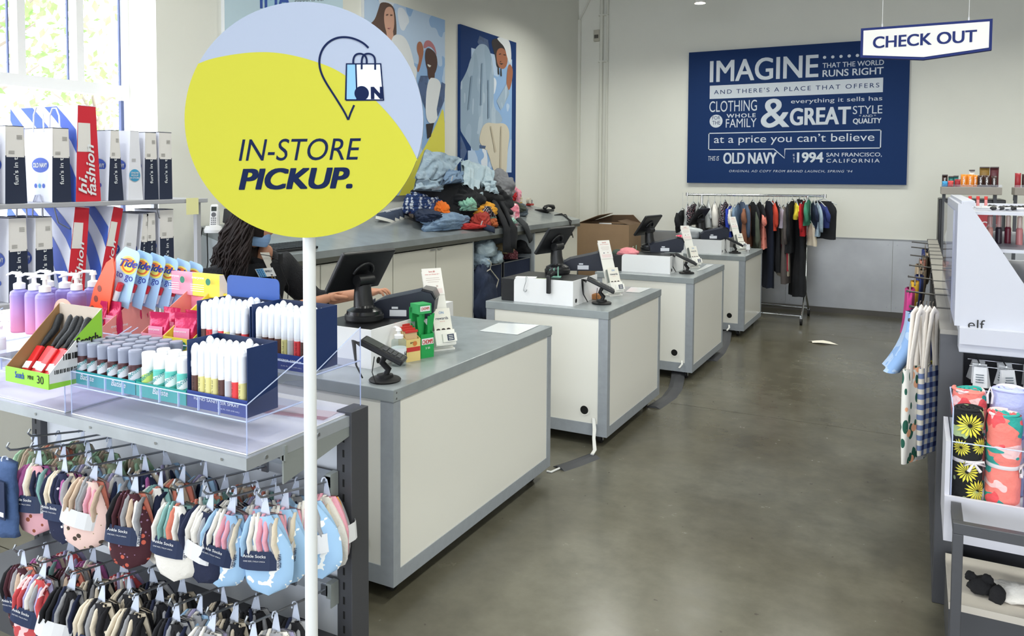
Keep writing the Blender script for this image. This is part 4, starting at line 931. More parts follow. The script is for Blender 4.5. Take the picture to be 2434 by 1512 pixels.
for y in (1.63,1.85): k.cyl(gv(-1.646,y,.885),gv(-1.642,y,.885),.006,10)
k.build('rivet',steel,sh)
MB().prism([(0,0),(.30,.055),(.30,.088),(0,.088)][::1],.006,frame(gv(-1.652,1.70,.78),(0,1,0),(0,0,1))).box(gv(-1.66,1.70,.85),gv(-1.640,1.71,.895)).build('shelf_bracket',M('bracket_grey','#9aa09f',.45,metal=.4),g)
MB().box(gv(-3.40,1.90,.866),gv(-1.9,1.93,.894)).build('under_channel',dkg,g)
def sockrail(z,n0='hook_rail'):
    r=MB().box(gv(-3.40,1.965,z-.035),gv(-1.712,1.972,z)).box(gv(-3.40,1.972,z-.004),gv(-1.712,2.0,z)).build(n0,shm,g)
    k=MB()
    for i in range(13): k.box(gv(-3.275+i*.125,1.962,z-.038),gv(-3.268+i*.125,1.966,z+.003))
    k.build('rail_clip',M('clip_dark','#555a62',.4,metal=.5),r)
    MB().box(gv(-1.712,1.958,z-.045),gv(-1.69,1.996,z+.006)).box(gv(-1.694,1.958,z-.075),gv(-1.69,1.996,z-.045)).build('rail_end',M('bracket_grey'),g)
sockrail(.705); sockrail(.335)
wire=M('hook_wire','#9a9ea4',.3,metal=.85)
def hook(x,z,y1):
    a=MB().tube([gv(x,1.965,z-.02),gv(x,1.93,z-.015),gv(x,y1+.03,z+.03),gv(x,y1+.008,z+.036),gv(x,y1-.004,z+.05),gv(x,y1+.006,z+.062)],.0038,8).box(gv(x-.014,1.958,z-.038),gv(x+.014,1.966,z-.002)).build('hook',wire,g)
HX1=[(-1.705,1.66),(-1.79,1.62),(-1.865,1.60),(-1.985,1.59),(-2.185,1.585),(-2.385,1.585),(-2.55,1.58),(-2.69,1.58),(-2.84,1.66)]
HX2=[(-1.72,1.62),(-1.86,1.60),(-2.0,1.58),(-2.16,1.56),(-2.31,1.55),(-2.46,1.55),(-2.62,1.55),(-2.77,1.56)]
for x,y in HX1: hook(x,.705,y)
for x,y in HX2: hook(x,.335,y)
# ---------- sock packs ----------
def sock_mesh(k):
    mb=MB(); nu,nv=12,12; rnd=random.Random(k)
    def fn(u,v):
        z=-.055-.235*v; th=2*PI*u
        w=(.030+.034*min(1,v*2.2)+.010*math.sin(v*PI))*(1 if v<.78 else math.sqrt(max(0,1-((v-.78)/.22)**2)))
        t=.012*(1-.35*v)*(math.sin(min(1,v*1.0+.06)*PI)**.4 if 0<v<1 else 0)+.004
        c=math.cos(th); s_=math.sin(th); x=w*math.copysign(abs(c)**.8,c)+.012*math.sin(v*2.6+k); y=t*math.copysign(abs(s_)**.8,s_)
        return V((x,y+.003*noi((x*30,z*30,k),1),z))
    mb.grid(fn,nu,nv); return mb.mesh('sock',blackc)
SM=[sock_mesh(i) for i in range(3)]
def cuff_mesh():
    mb=MB(); n=8; P=[V((0,.004,.004)),V((.002,-.006,-.012)),V((.004,-.010,-.035)),V((.000,-.011,-.060)),V((.003,-.009,-.085)),V((.001,-.006,-.108))]
    W=[.004,.0060,.0068,.0066,.0064,.0055]
    for q in range(1): mb.tube(P,W,8,0,True,True)
    # ribs
    vs=mb.v; mb.v=[(x,y*1.9,z) for x,y,z in vs]; return mb.mesh('cuff',blackc)
CMs=cuff_mesh()
def band_mesh(txt=True):
    mb=MB(); n=20; rx,ry=.077,.060
    def P(i,z,k=1.0): a=2*PI*i/n; return V((rx*k*math.copysign(abs(math.cos(a))**.7,math.cos(a)),ry*k*math.copysign(abs(math.sin(a))**.7,math.sin(a))+.022,z))
    for i in range(n):
        a=2*PI*(i+.5)/n; mi=1 if (math.sin(a)<-.1 and math.cos(a)<.62) else 0
        mb.add([P(i,-.205),P(i+1,-.205),P(i+1,-.148),P(i,-.148)],[(0,1,2,3)],mi)
    y=-.0385
    if txt: textc(mb,'Ankle Socks',(-.012,y-.0006,-.162),(1,0,0),(0,0,1),.009,2,.02,w=.07); textc(mb,'ONE SIZE | TALLA UNICA',(-.012,y-.0006,-.178),(1,0,0),(0,0,1),.005,2,0,w=.066)
    if txt: textc(mb,'OLD NAVY',(.060,y+.010,-.177),(.0,0,1),(-.9,-.35,0),.011,1,.02,w=.042)
    return mb.mesh('paper_band',[M('band_white','#dfe0e4',.6),M('band_navy','#1b2a4c',.6),M('band_white')])
BMn=band_mesh(); 
BMw=band_mesh(False); BMw.materials[1]=M('band_white')
def tab_mesh():
    mb=MB(); mb.prism([(-.003,0),(.006,-.002),(.016,-.055),(.020,-.085),(-.020,-.085),(-.014,-.05)],.0015,frame((0,.008,0),(1,0,0),(0,0,1)))
    mb.tube([V((.0,.008,-.004)),V((.002,.002,.004)),V((.0,-.006,.005)),V((-.002,-.010,-.004)),V((0,-.010,-.012))],.0025,6); return mb.mesh('hang_tab',M('tab_plastic','#cfd8ec',.25))
TM=tab_mesh()
def omesh(name,me,mat,par,loc=(0,0,0),rot=(0,0,0),sc=None):
    o=D.objects.new(name,me); COL.objects.link(o); o.parent=par; o.location=loc; o.rotation_euler=rot
    if sc: o.scale=sc
    if mat is not None: o.material_slots[0].link='OBJECT'; o.material_slots[0].material=mat
    return o
cs=lambda n,h: M('sock_'+n,h,.9,bump=.25,bs=90)
W_=cs('white','#e6e2dc'); Pk=cs('pink','#e5a3b4'); Gy=cs('grey','#9a9ba0'); Nv=cs('navy','#1b2340'); Bk=cs('black','#15151b'); Cr=cs('cream','#d9cdb9'); Tl=cs('teal','#7fa9a6'); Co=cs('coral','#e08774'); Pp=cs('plum','#a55a94'); Mn=cs('mint','#a9cfae'); Sg=cs('sage','#8e9a80'); Lv=cs('lavender','#a9a3c8'); Or=cs('amber','#e39b45'); Bg=cs('beige','#cbb49f'); Sb=cs('skyblue','#9cbfe0')
cloud=Mprint('cloud_sock','#9dc1e4',[('#f2f4f4','noise',22,.57)],.9); butter=Mprint('butterfly_sock','#e9c9c2',[('#4c4038','spot',24,.20),('#8a7d4a','spot',40,.12)],.9)
mflor=Mprint('maroon_floral_sock','#3f1722',[('#c05a48','spot',38,.27),('#8d6f8d','spot',55,.16)],.9); purp=Mprint('purple_star_sock','#9a4f88',[('#dcd0dc','spot',45,.16)],.9)
tie=Mprint('tie_dye_sock','#c24a4e',[('#efc7c9','noise',16,.50),('#9c2c34','noise',22,.62)],.9); plsock=Mprint('plaid_sock','#e3ddd8',[('#8e2436','line',26,.6,(1,1,1),(0,PI/2,0)),('#1c2340','line',40,.8,(1,1,1),(0,PI/2,0))],.9)
ndot=Mprint('navy_dot_sock','#1a2140',[('#e6e6ee','spot',50,.22)],.9); bdot=Mprint('black_dot_sock','#17171d',[('#d9cdb9','spot',60,.25)],.9); pdog=Mprint('pink_dog_sock','#d7a3ae',[('#8a4a34','spot',26,.2)],.9)
SCH={'cloud':([cloud,Sb,Gy,Cr,Pk,Gy],[Sb,W_,W_,Pk,Pk,Gy,Cr],'pale blue cloud print'),
'stripe':([Nv,plsock,Gy,plsock,W_,Nv],[Nv,W_,W_,W_,Gy,W_,Nv],'navy and white red-striped'),
'teal':([W_,Tl,W_,Nv,Co,Tl],[W_,Tl,Tl,Co,W_,Nv,Nv],'white, teal and coral'),
'maroon':([mflor,Co,W_,Bk,Gy,Bg],[Bk,mflor,mflor,Gy,Bg,W_,Gy],'dark maroon floral'),
'butter':([butter,Co,Gy,W_,Pk,Cr],[Bg,Bg,Gy,Gy,Pk,Pk,Bg],'pale pink butterfly print'),
'plum':([pdog,Pp,Gy,Nv,Cr,purp],[Pp,Pp,W_,Cr,Nv,Nv,Tl],'pink and plum with navy dotted'),
'dots':([ndot,Cr,Pp,Nv,purp,Gy],[Nv,Cr,Cr,Nv,ndot,Pp,Gy],'navy dotted, cream and plum'),
'mint':([Sg,Mn,Bg,W_,Sg,Cr],[Mn,Sg,Bg,Bg,Mn,W_,Sg],'mint, sage and beige'),
'blueg':([Gy,Sb,Lv,Nv,W_,Gy],[Sb,Gy,Lv,W_,Nv,Sb,Gy],'grey, lavender and blue'),
'peach':([Bg,Co,W_,Gy,Co,Bg],[Bg,Co,Bg,W_,Gy,Co,Bg],'peach, beige and grey'),
'orange':([Tl,Co,W_,Nv,Or,Pk],[Co,Co,W_,Tl,Nv,Co,Tl],'coral, teal and navy'),
'pinkw':([W_,Pk,Or,Gy,Cr,W_],[W_,Pk,Pk,W_,Pk,Cr,Gy],'white, pink and amber'),
'tie':([tie,Lv,W_,tie,Gy,Bk],[tie,tie,Lv,W_,Gy,Lv,tie],'red tie-dye'),
'mono':([bdot,Cr,Bk,Gy,Bk,Cr],[Cr,Cr,Bk,Gy,Cr,Bk,Bk],'black dotted and cream'),
'black':([Bk,Gy,Nv,Bk,W_,Gy],[Bk,Bk,Nv,Gy,Bk,Gy,Nv],'black, navy and grey'),
'lightgrey':([Gy,W_,Gy,W_,Lv,Gy],[W_,Gy,W_,Gy,W_,Gy,W_],'light grey and white')}
def pack(sch,loc,rz,rx,ry,label,band,front=True,s=1.0):
    body,cuf,nm=SCH[sch]; rnd=random.Random(int(loc[0]*1000+loc[1]*77+loc[2]*13))
    t=thing('sock_pack',label,'socks',loc,group='ankle sock packs on the rack hooks'); t.rotation_euler=(rx,ry,rz); t.scale=(s,s,s)
    omesh('hang_tab',TM,None,t)
    n=6 if front else 4
    for i in range(n):
        omesh('sock',SM[i%3],body[i],t,(.006*i-.012,.009*i+(-.010 if i==0 else 0),-.004*i),(0,.05*i-.10,0),(1.05-.05*i,1.25,1-.03*i))
    for i in range(7 if front else 6):
        x=-.040+.0128*i
        omesh('cuff',CMs,cuf[i],t,(x,-.010+.001*i,-.052-.004*abs(i-2)),(0,-.045*(i-3)-.03,.15*((i%3)-1)),(1.15,1.1,1.0+.05*(i%2)))
    omesh('paper_band',BMn if band else BMw,None,t)
    return t
ordn=['first','second','third','fourth','fifth','sixth','seventh','eighth','ninth']
posn=['front','second from the front','third from the front','rearmost']
def fillrow(HX,z,rows,plan,rowname):
    for h,((x,y1),sc) in enumerate(zip(HX,plan)):
        for k,s in enumerate(sc):
            y=y1+.022+k*.088; zz=z+.036-(y-y1)*.15
            rnd=random.Random(h*31+k*7+int(z*100)); 
            lb='%s socks, %s pack on the %s %s hook from post'%(SCH[s][2],('front','second','third','rear')[k],ordn[h],rowname)
            rz=rnd.uniform(-.35,.35)+(.25 if k==0 else .5)*(1 if h%2 else .4)
            pack(s,(x+rnd.uniform(-.004,.004),y,zz),rz,rnd.uniform(-.12,.05),rnd.uniform(-.16,.16)+(.12 if k==0 else 0),lb,band=(h+k)%3!=2,front=k<2)
fillrow(HX1,.705,1,[('cloud','cloud','cloud','pinkw'),('cloud','cloud','cloud','blueg'),('stripe','stripe','blueg','orange'),('teal','orange','orange','peach'),('maroon','teal','peach','blueg'),('butter','blueg','dots','blueg'),('dots','blueg','mint','mint'),('plum','mint','mint','mint'),('mint','peach','mint')],'upper')
fillrow(HX2,.335,2,[('black','lightgrey','black'),('lightgrey','mono','black'),('black','blueg','mono'),('mono','black','mono'),('mono','mono','black'),('black','mono','tie'),('tie','maroon','plum'),('maroon','plum','tie')],'lower')
# navy slipper-sock hanging at the left picture edge
t=thing('slipper_socks','blue slipper socks with a navy label hanging at the left picture edge','socks',(-2.76,1.53,.72))
mb=MB(); strip(mb,[(0,0,-.01),(0,0,-.08),(0,.0,-.18),(.01,0,-.27)],.13,.04,(0,-1,0),0,4,12); mb.build('sock',M('slate_blue_knit','#3d5580',.9,bump=.3,bs=80),t)
MB().box((-.04,-.03,-.20),(.045,-.027,-.07)).build('label_card',M('band_navy'),t); MB().box((.02,-.0315,-.19),(.04,-.0302,-.175)).build('logo_patch',M('band_white'),t)
omesh('hang_tab',TM,None,t); hook(-2.76,.705,1.54)
# ---------- acrylic trays ----------
acr=Mclear('acrylic','#f8f9ff',.025,.04,.8); acre=Mclear('acrylic_edge','#dfe9ff',.55,.1,.8)
def tray(x0,x1,label):
    t=thing('acrylic_tray',label,'tray',((x0+x1)/2,1.83,.904)); hw=(x1-x0)/2; f=-.255; b=.25
    y1_=f; zt_=.143
    MB().box((-hw,f,0),(hw,b,.004)).build('base_sheet',M('tray_paper','#e9e7ea',.35),t)
    MB().box((-hw,f,.004),(hw,f+.004,zt_)).build('front_panel',acr,t)
    for s in (-1,1):
        MB().prism([(f,.004),(b,.004),(b,.278),(.04,.245-.08),(.0,zt_+.015),(f+.15,.235-.06),(f,zt_)][::1],.004,frame((s*hw-.002,0,0),(0,1,0),(0,0,1))).build('side_panel',acr,t)
    MB().box((-hw+.004,f+.004,.093),(hw-.004,-.03,.096)).box((-hw+.004,.0,.163),(hw-.004,b-.004,.166)).box((-hw+.004,-.005,.10),(hw-.004,-.001,.205)).build('tier',acr,t)
    e=MB(); w=.0022
    e.tube([(-hw,f,zt_),(hw,f,zt_)],w,4,0,True,False).tube([(hw,f,0),(hw,f,zt_),(hw,-.005,.245)],w,4,0,True,False).tube([(hw,b,.0),(hw,b,.278),(hw,.01,.165)],w,4,0,True,False).tube([(-hw,f,0),(-hw,f,zt_),(-hw,-.005,.245)],w,4,0,True,False)
    e.tube([(hw,f,.095),(hw,-.03,.095)],w*1.3,4,0,True,False).tube([(-hw,f,.095),(hw,f,.095)],w,4,0,True,False).tube([(hw,.0,.165),(hw,b,.165)],w*1.3,4,0,True,False).tube([(-hw,-.003,.205),(hw,-.003,.205)],w,4,0,True,False)
    k=int(2*hw/.085)
    for i in range(1,k): e.box((-hw+i*.085,f-.001,.10),(-hw+i*.085+.003,f+.005,zt_))
    e.build('edge',acre,t); return t
tray(-2.455,-1.663,'clear stepped acrylic tray full of small boxed products, right of the two')
tray(-3.28,-2.49,'clear stepped acrylic tray with pump bottles and lint brushes, left of the two')
t=tag(MB().box((-.12,-.04,0),(.12,.05,.001)).box((-.12,-.04,.001),(.12,-.01,.0014),1).build('paper_note',[M('note_pink','#d9c6c6',.6),M('note_rose','#b98a90',.6)],None,(-1.80,1.93,.909),(0,0,.15)),'pinkish paper note lying on the empty right end of the acrylic tray','paper')
# mint of wood strip visible between trays
# ---------- products: sanitizer sticks ----------
capm=M('frosted_cap','#e8ecf4',.3); 
def stickmesh(lc):
    mb=MB(); r=.0115
    mb.lathe([(r*.8,0),(r,.003),(r,.075),(r,.078)],10,0); mb.lathe([(r*1.02,.03),(r*1.02,.072)],10,1,mt=None)
    return mb.mesh('stick',[M('stick_white','#e4e4ea',.35),lc])
SLs=[M('lab_brown','#5b3a36',.5),M('lab_red','#dd3a42',.5),M('lab_yellow','#dfd894',.5),M('lab_text','#b9bcc4',.5)]
STM=[stickmesh(c) for c in SLs]
def capmesh():
    mb=MB(); r=.0118
    mb.lathe([(r,0),(r,.055),(r*.85,.062),(r*.45,.068),(0,.070)],10,0); mb.tube([(-r,0,.052),(-r-.005,0,.048),(-r-.006,0,.03),(-r-.003,0,.012)],.0018,5); return mb.mesh('cap',capm)
CPM=capmesh()
txm=MB(); text(txm,'ON THE GO',(.004,-.0122,.035),(0,0,.034),(-.006,0,0),0); TXM=txm.mesh('print',M('print_black'))
def stick(x,y,z,ci,rz,label,gr,front,tall=False):
    t=thing('sanitizer_stick',label,'sanitizer',(x,y,z),rz,gr); t.scale=(1.08,1.08,1.27)
    omesh('tube',STM[ci],None,t); omesh('cap',CPM,None,t,(0,0,.078))
    if front and ci<3: omesh('print',TXM,None,t)
def stickbox(x0,x1,y0,y1,z,h,name,seed,lid=False,word=None):
    t=thing('sanitizer_box','navy card box of hand sanitizer sticks, '+name,'box',((x0+x1)/2,y0,z)); hw=(x1-x0)/2; dp_=y1-y0; nb=M('navy_card','#1a3160',.45); nd=M('navy_card_inside','#16264a',.6)
    MB().box((-hw,0,0),(hw,.002,.05)).build('front',M('navy_front','#2b3f86',.4),t)
    MB().box((-hw,.002,0),(-hw+.002,dp_,h)).build('side',nb,t); MB().box((hw-.002,.002,0),(hw,dp_,h)).build('side',nb,t)
    MB().box((-hw+.002,dp_-.002,0),(hw-.002,dp_,h)).box((-hw+.002,.002,0),(hw-.002,dp_-.002,.002)).build('back',nd,t)
    k=MB(); textc(k,'HAND SANITIZER SPRAY',(0,-.0008,.03),(1,0,0),(0,0,1),.009,0,.01,w=hw*1.5); textc(k,'0.34 FL OZ (10 mL)',(hw*.4,-.0008,.012),(1,0,0),(0,0,1),.005,0,w=hw*.7); k.build('print',M('print_white'),t)
    if lid:
        pts=[(-hw,0),(hw,0),(hw,.055)]+[(hw-.02+.02*math.cos(a),.055+.02*math.sin(a)) for a in [PI/2*i/5 for i in range(6)]]+[(-hw+.02-.02*math.sin(a),.055+.02*math.cos(a)) for a in [PI/2*i/5 for i in range(6)]]+[(-hw,.055)]
        MB().prism(pts,.002,frame((0,dp_+.002,h),(1,0,0),(0,0,1))).build('lid',M('lid_blue','#28509e',.5),t)
    rnd=random.Random(seed); nx_=int((2*hw-.012)/.0275); ny=int((dp_-.01)/.0265); pt=[0,2,2,2,0,3,1,2] if seed==1 else ([0,1,3,1,2,3,0,1] if seed==2 else [3,0,0,0,2,3,1,0])
    for j in range(ny):
        for i in range(nx_):
            ci=pt[i%8] if j==0 else rnd.randrange(4)
            lab='frosted-cap %s label stick behind the front line of the %s'%(('brown','red','yellow','white')[ci],name)
            if j==0: lab='%s label stick, %s from left in front line of the %s'%(('brown','red','yellow','white')[ci],(ordn+['tenth'])[i],name)
            stick(x0+.006+.0135+i*.0275+(rnd.uniform(-.001,.001)),y0+.005+.0125+j*.0265,z+.003+(.012 if rnd.random()<.12 and j>0 else 0),ci,rnd.uniform(-.3,.3),lab,None if j==0 else 'sanitizer sticks behind the front line of the '+name,j==0)
stickbox(-1.925,-1.678,1.592,1.712,1.003,.200,'front navy box',1)
stickbox(-1.927,-1.682,1.85,1.985,1.073,.198,'rear right navy box',3)
stickbox(-2.185,-1.935,1.85,1.985,1.073,.190,'rear left navy box',2,lid=True)
# ---------- dry shampoo cans ----------
teal=M('teal_card','#1f9aa0',.45); grn2=M('teal_green_card','#2fa39a',.45)
def tealbox(x0,x1,y0,y1,z,col,label,wd):
    t=thing('can_box',label,'box',((x0+x1)/2,y0,z)); hw=(x1-x0)/2; dp_=y1-y0
    MB().box((-hw,0,0),(hw,.002,.045)).box((-hw,dp_-.002,0),(hw,dp_,.05)).box((-hw,.002,0),(-hw+.002,dp_-.002,.05)).box((hw-.002,.002,0),(hw,dp_-.002,.05)).box((-hw+.002,.002,0),(hw-.002,dp_-.002,.002)).build('tray',col,t)
    k=MB()
    for i in range(wd): textc(k,'Batiste',(-hw+hw*2*(i+.5)/wd,-.0008,.026),(1,0,0),(0,0,1),.018,0,.02,.25)
    k.build('print',M('print_white'),t)
tealbox(-2.475,-2.16,1.592,1.80,1.003,teal,'teal card box holding the grey-capped dry shampoo cans',2)
tealbox(-2.155,-1.93,1.592,1.72,1.003,grn2,'teal green card box holding the white-capped cans',1)
def canmesh(c0,c1,c2,capc,nm):
    mb=MB(); r=.0215; mb.lathe([(r*.9,0),(r,.004),(r,.085),(r*.82,.09)],16,0); 
    mb.grid(lambda u,v:V((r*1.01*math.cos(-PI*.95+u*PI*.9),r*1.01*math.sin(-PI*.95+u*PI*.9),.03+v*.03+u*.022)),8,2,1,True)
    mb.grid(lambda u,v:V((r*1.012*math.cos(-PI*.95+u*PI*.9),r*1.012*math.sin(-PI*.95+u*PI*.9),.012+v*.006+u*.02)),8,1,2,True)
    for i,ch in enumerate('Batiste'):
        a=-PI*.78+i*.24; c=V((r*1.03*math.cos(a),r*1.03*math.sin(a),.046+i*.004)); hh_={'B':.013,'a':.009,'t':.012,'i':.012,'s':.009,'e':.009}[ch]; textc(mb,ch,c+V((0,0,hh_/2)),(-math.sin(a),math.cos(a),.15),(0,0,1),hh_,2,.0)
    return mb.mesh('can',[c0,c1,c2]),MB().lathe([(r*.93,.088),(r*.97,.128),(r*.90,.133),(0,.134)],16,0).mesh('cap',capc)
cg=canmesh(M('can_brown','#4a2a30',.35,metal=.2),M('can_silver','#c9ccd6',.35),M('can_teal_text','#1d8f95',.5),M('cap_grey','#8d93a8',.45),'g')
cw=canmesh(M('can_green','#5fc0b6',.35),M('can_white','#dfe9e9',.35),M('can_teal_text'),M('cap_white','#f2f3f6',.4),'w')
ct=canmesh(M('can_white'),M('can_lime','#b8cf6a',.4),M('can_teal_text'),M('cap_white'),'t')
row=['front','second','third','rear']
for i in range(6):
    for j in range(4):
        lb='grey-capped can, %s from the left in front row of the teal box'%ordn[i] if j==0 else 'grey-capped can in the %s row of the teal box, %s from left'%(row[j],ordn[i])
        t=thing('shampoo_can',lb,'can',(-2.448+i*.0515+(.004 if j%2 else 0),1.618+j*.05,1.006),random.Random(i*4+j).uniform(-.4,.4)+.5,'grey-capped dry shampoo cans')
        omesh('can',cg[0],None,t); omesh('cap',cg[1],None,t)
for i in range(4):
    for j in range(2):
        q=ct if (i==0 and j==0) else cw
        t=thing('shampoo_can','white-capped %s can, %s from left, %s row, beside front navy box'%('lime and white' if q is ct else 'mint green',ordn[i],row[j]),'can',(-2.130+i*.0535,1.62+j*.054,1.006),random.Random(i*5+j).uniform(-.4,.4)+.5,'white-capped dry shampoo cans')
        omesh('can',q[0],None,t); omesh('cap',q[1],None,t)
# ---------- wipes boxes ----------
mag=M('magenta_foil','#c8275c',.22,metal=.25,bump=.25,bs=35); pkl=M('pink_label','#e58fb2',.45); coral=M('coral_card','#ee9c93',.5); pink=M('pink_card','#ee9cb4',.5); yelc=M('yellow_card','#f1e14e',.5); seal=M('seal_green','#1d7a5f',.5)
def pouch(par_loc,rz,label,s=1):
    t=thing('wipes_pouch',label,'pouch',par_loc,rz,'magenta wipes pouches'); w,h=.045*s,.125*s
    def fn(u,v):
        a=2*PI*u; x=w*math.copysign(abs(math.cos(a))**.6,math.cos(a))*(1-.06*math.sin(v*PI)); th=.018*math.sin(min(1,v*1.15+.05)*PI)**.6 if v<.8 else .002
        return V((x,th*math.sin(a)+.002*noi((u*9,v*9,par_loc[0]*50),1),h*v))
    MB().grid(fn,16,10).build('foil',mag,t)
    k=MB().grid(lambda u,v:V((-w*.7+u*w*1.4,-.0195-.002*math.sin(v*PI),h*(.12+.5*v))),4,4,0)
    textc(k,'everyone',(-.004,-.0235,h*.52),(1,0,0),(0,0,1),.007,2,.01,w=w*1.1); disc(k,V((w*.35,-.0238,h*.28)),(1,0,0),(0,0,1),.009,1,16); k.build('label',[pkl,seal,whp],t)
    return t
def wipesbox(x0,x1,col,label,tall,head,n,ho=0):
    t=thing('wipes_box',label,'box',((x0+x1)/2,1.84,1.073)); hw=(x1-x0)/2; d=.22
    MB().box((-hw,0,0),(hw,.002,.055)).box((-hw,d-.002,0),(hw,d,.18)).box((-hw+.002,.002,0),(hw-.002,d-.002,.002)).build('front',col,t)
    for x in (-hw,hw-.002): MB().prism([(.002,0),(d-.002,0),(d-.002,.19),(.002,.055)],.002,frame((x,0,0),(0,1,0),(0,0,1))).build('side',coral if col is not yelc else col,t)
    k=MB(); disc(k,V((hw*.45,-.0008,.03)),(1,0,0),(0,0,1),.014,0,20); textc(k,'hand',(-hw*.3,-.0008,.015),(1,0,0),(0,0,1),.010,1,.01)
    textc(k,'everyone',(hw+.0006,.07,.045),(0,1,0),(0,0,1),.012,2,.01,w=.07); textc(k,'good clean',(hw+.0006,.075,.025),(0,1,0),(0,0,1),.008,2,w=.07); k.build('print',[seal,M('orange_print'),whp],t)
    if head:
        hc=pink if head=='pink' else yelc
        MB().prism([(0,0),(.05,-.02),(.05,.02),(.02,.085),(0,.085)],2*hw,frame((-hw+ho,d-.02,.165),(0,1,0),(0,0,1)),1,0).build('header',[hc,M('card_white2','#ece2e2',.6)],t)
        k=MB(); disc(k,V((hw*.5+ho,d-.0215-.02,.225)),(1,0,0),(0,0,1),.013,0,18); textc(k,'everyone',(-hw*.25+ho,d-.0415,.235),(1,0,0),(0,0,1),.010,1,.01,w=hw*.9)
        for j in range(4): k.box((-hw*.8+ho,d-.042,.21-j*.008),(hw*.2+ho,d-.0412,.212-j*.008),1)
        k.build('header_print',[seal,whp],t)
    return t
wipesbox(-2.80,-2.675,coral,'coral card wipes box with pink header, behind the lint brush box',0,'pink',3)
wipesbox(-2.46,-2.345,pink,'pink wipes box with pink header beside the yellow one',0,'pink',3,-.085)
wipesbox(-2.343,-2.20,yelc,'yellow wipes box with yellow header beside the navy boxes',0,'yellow',3,-.085)
for k,(x,y,nm) in enumerate(((-2.77,1.90,'front left'),(-2.71,1.91,'front right'),(-2.76,1.95,'middle'),(-2.72,1.995,'rear'),(-2.72,2.02,'rearmost'))): pouch((x,y,1.076+.025*(k>1)+.03*(k>2)),.1*(k-1),'magenta wipes pouch, %s one in the coral box'%nm,1.08)
for k,(x,y,nm,b) in enumerate(((-2.405,1.875,'front','pink'),(-2.40,1.925,'rear','pink'),(-2.27,1.875,'front','yellow'),(-2.275,1.92,'middle','yellow'),(-2.26,1.965,'rear','yellow'))): pouch((x,y,1.076+.01*(k in (1,4))),.15*(1-k%2),'magenta wipes pouch, %s one in the %s box'%(nm,b),1.0 if b=='pink' else 1.08)
# ---------- stain pen cards ----------
ltb=M('card_sky','#a9cdf0',.4); orc=M('card_orange','#f0552f',.45)
def tide(x,y,z,label,s=1):
    t=thing('stain_pen_card',label,'card',(x,y,z),R(4),'hanging stain pen cards'); t.rotation_euler=(R(-4),R(14),R(6)); t.scale=(s,s,s)
    w,h=.05,.19; pts=[(-w,0),(w,0),(w,h-.02)]+[(w-.02+.02*math.cos(a),h-.02+.02*math.sin(a)) for a in (PI/6,PI/3,PI/2)]+[(-w+.03-.0,h),(-w+.005,h-.04),(-w,h-.07)]
    MB().prism(pts,.002,frame((0,0,0),(1,0,0),(0,0,1))).build('card',ltb,t)
    k=MB(); y_=-.0028; o=V((.012,y_,h*.72)); disc(k,o,(1,0,0),(0,0,1),.036,0,28,.030); disc(k,o+V((0,-.0004,0)),(1,0,0),(0,0,1),.029,1,28,.024); disc(k,o+V((0,-.0006,-.004)),(1,0,0),(0,0,1),.020,0,28,.014)
    text(k,'Tide',(-.028,y_-.0012,h*.72-.013),(.075,0,.012),(.004,0,.026),2,.05,.15); text(k,'to go',(-.030,y_-.0008,h*.43),(.072,0,0),(0,0,.026),2,-.01)
    k.poly([V((-w,y_,0)),V((-w+.03,y_,0)),V((-w+.018,y_,h*.5)),V((-w+.004,y_,h*.75)),V((-w,y_,h*.6))],3); k.build('print',[M('tide_yellow','#f3e46a',.4),M('tide_orange','#ef7a2d',.4),M('tide_blue','#2b3aa0',.4),orc],t)
    MB().cyl((.0,-.012,.015),(.004,-.012,.05),.009,10,1).cyl((.004,-.012,.05),(.008,-.012,.075),.010,10,0).build('pen',[M('pen_red','#d52b34',.3),M('stick_white')],t); return t
for k in range(6): tide(-2.715+.030*k,1.93+.036*k,1.195-.006*k,'blue and orange stain pen card, %s of the leaning row'%('front','second','third','fourth','fifth','rearmost')[k],1.18-.035*k)
t=thing('card_stand','orange card stand with round icons left of the leaning stain pen cards','stand',(-2.82,1.90,1.073)); t.rotation_euler=(0,R(14),0)
MB().prism([(-.05,0),(.07,0),(.075,.28),(.055,.33),(.02,.30),(-.03,.18)],.003,frame((0,0,0),(1,0,0),(0,0,1))).build('board',orc,t)
k=MB()
for i in range(3): disc(k,V((-.02+.012*i,-.0035,.10+.045*i)),(1,0,0),(0,0,1),.013,0,18)
disc(k,V((.045,-.0035,.06)),(1,0,0),(0,0,1),.04,1,24,.06); k.build('print',[M('icon_brown','#7c3426',.5),M('red_print')],t)
MB().box((-.05,.003,0),(.07,.06,.10)).build('foot',orc,t)
t=thing('card_stand','round topped tan card with a laundry logo between pump bottles and lint brushes','stand',(-2.86,1.80,1.073)); t.rotation_euler=(0,R(12),0)
pts=[(-.06,0),(.06,0)]+[(.06*math.cos(PI*i/12),.10+.055*math.sin(PI*i/12)) for i in range(13)]
MB().prism(pts,.003,frame((0,0,0),(1,0,0),(0,0,1))).build('board',M('tan_card','#c9a393',.6),t)
k=MB(); disc(k,V((0,-.0036,.10)),(1,0,0),(0,0,1),.045,0,24,.04); disc(k,V((0,-.004,.10)),(1,0,0),(0,0,1),.036,1,24,.03); text(k,'Tide',(-.035,-.005,.088),(.07,0,.01),(.004,0,.028),2,.05,.15); k.build('print',[M('tide_pale','#f5efc0',.4),M('pink_card'),M('tide_blue')],t)
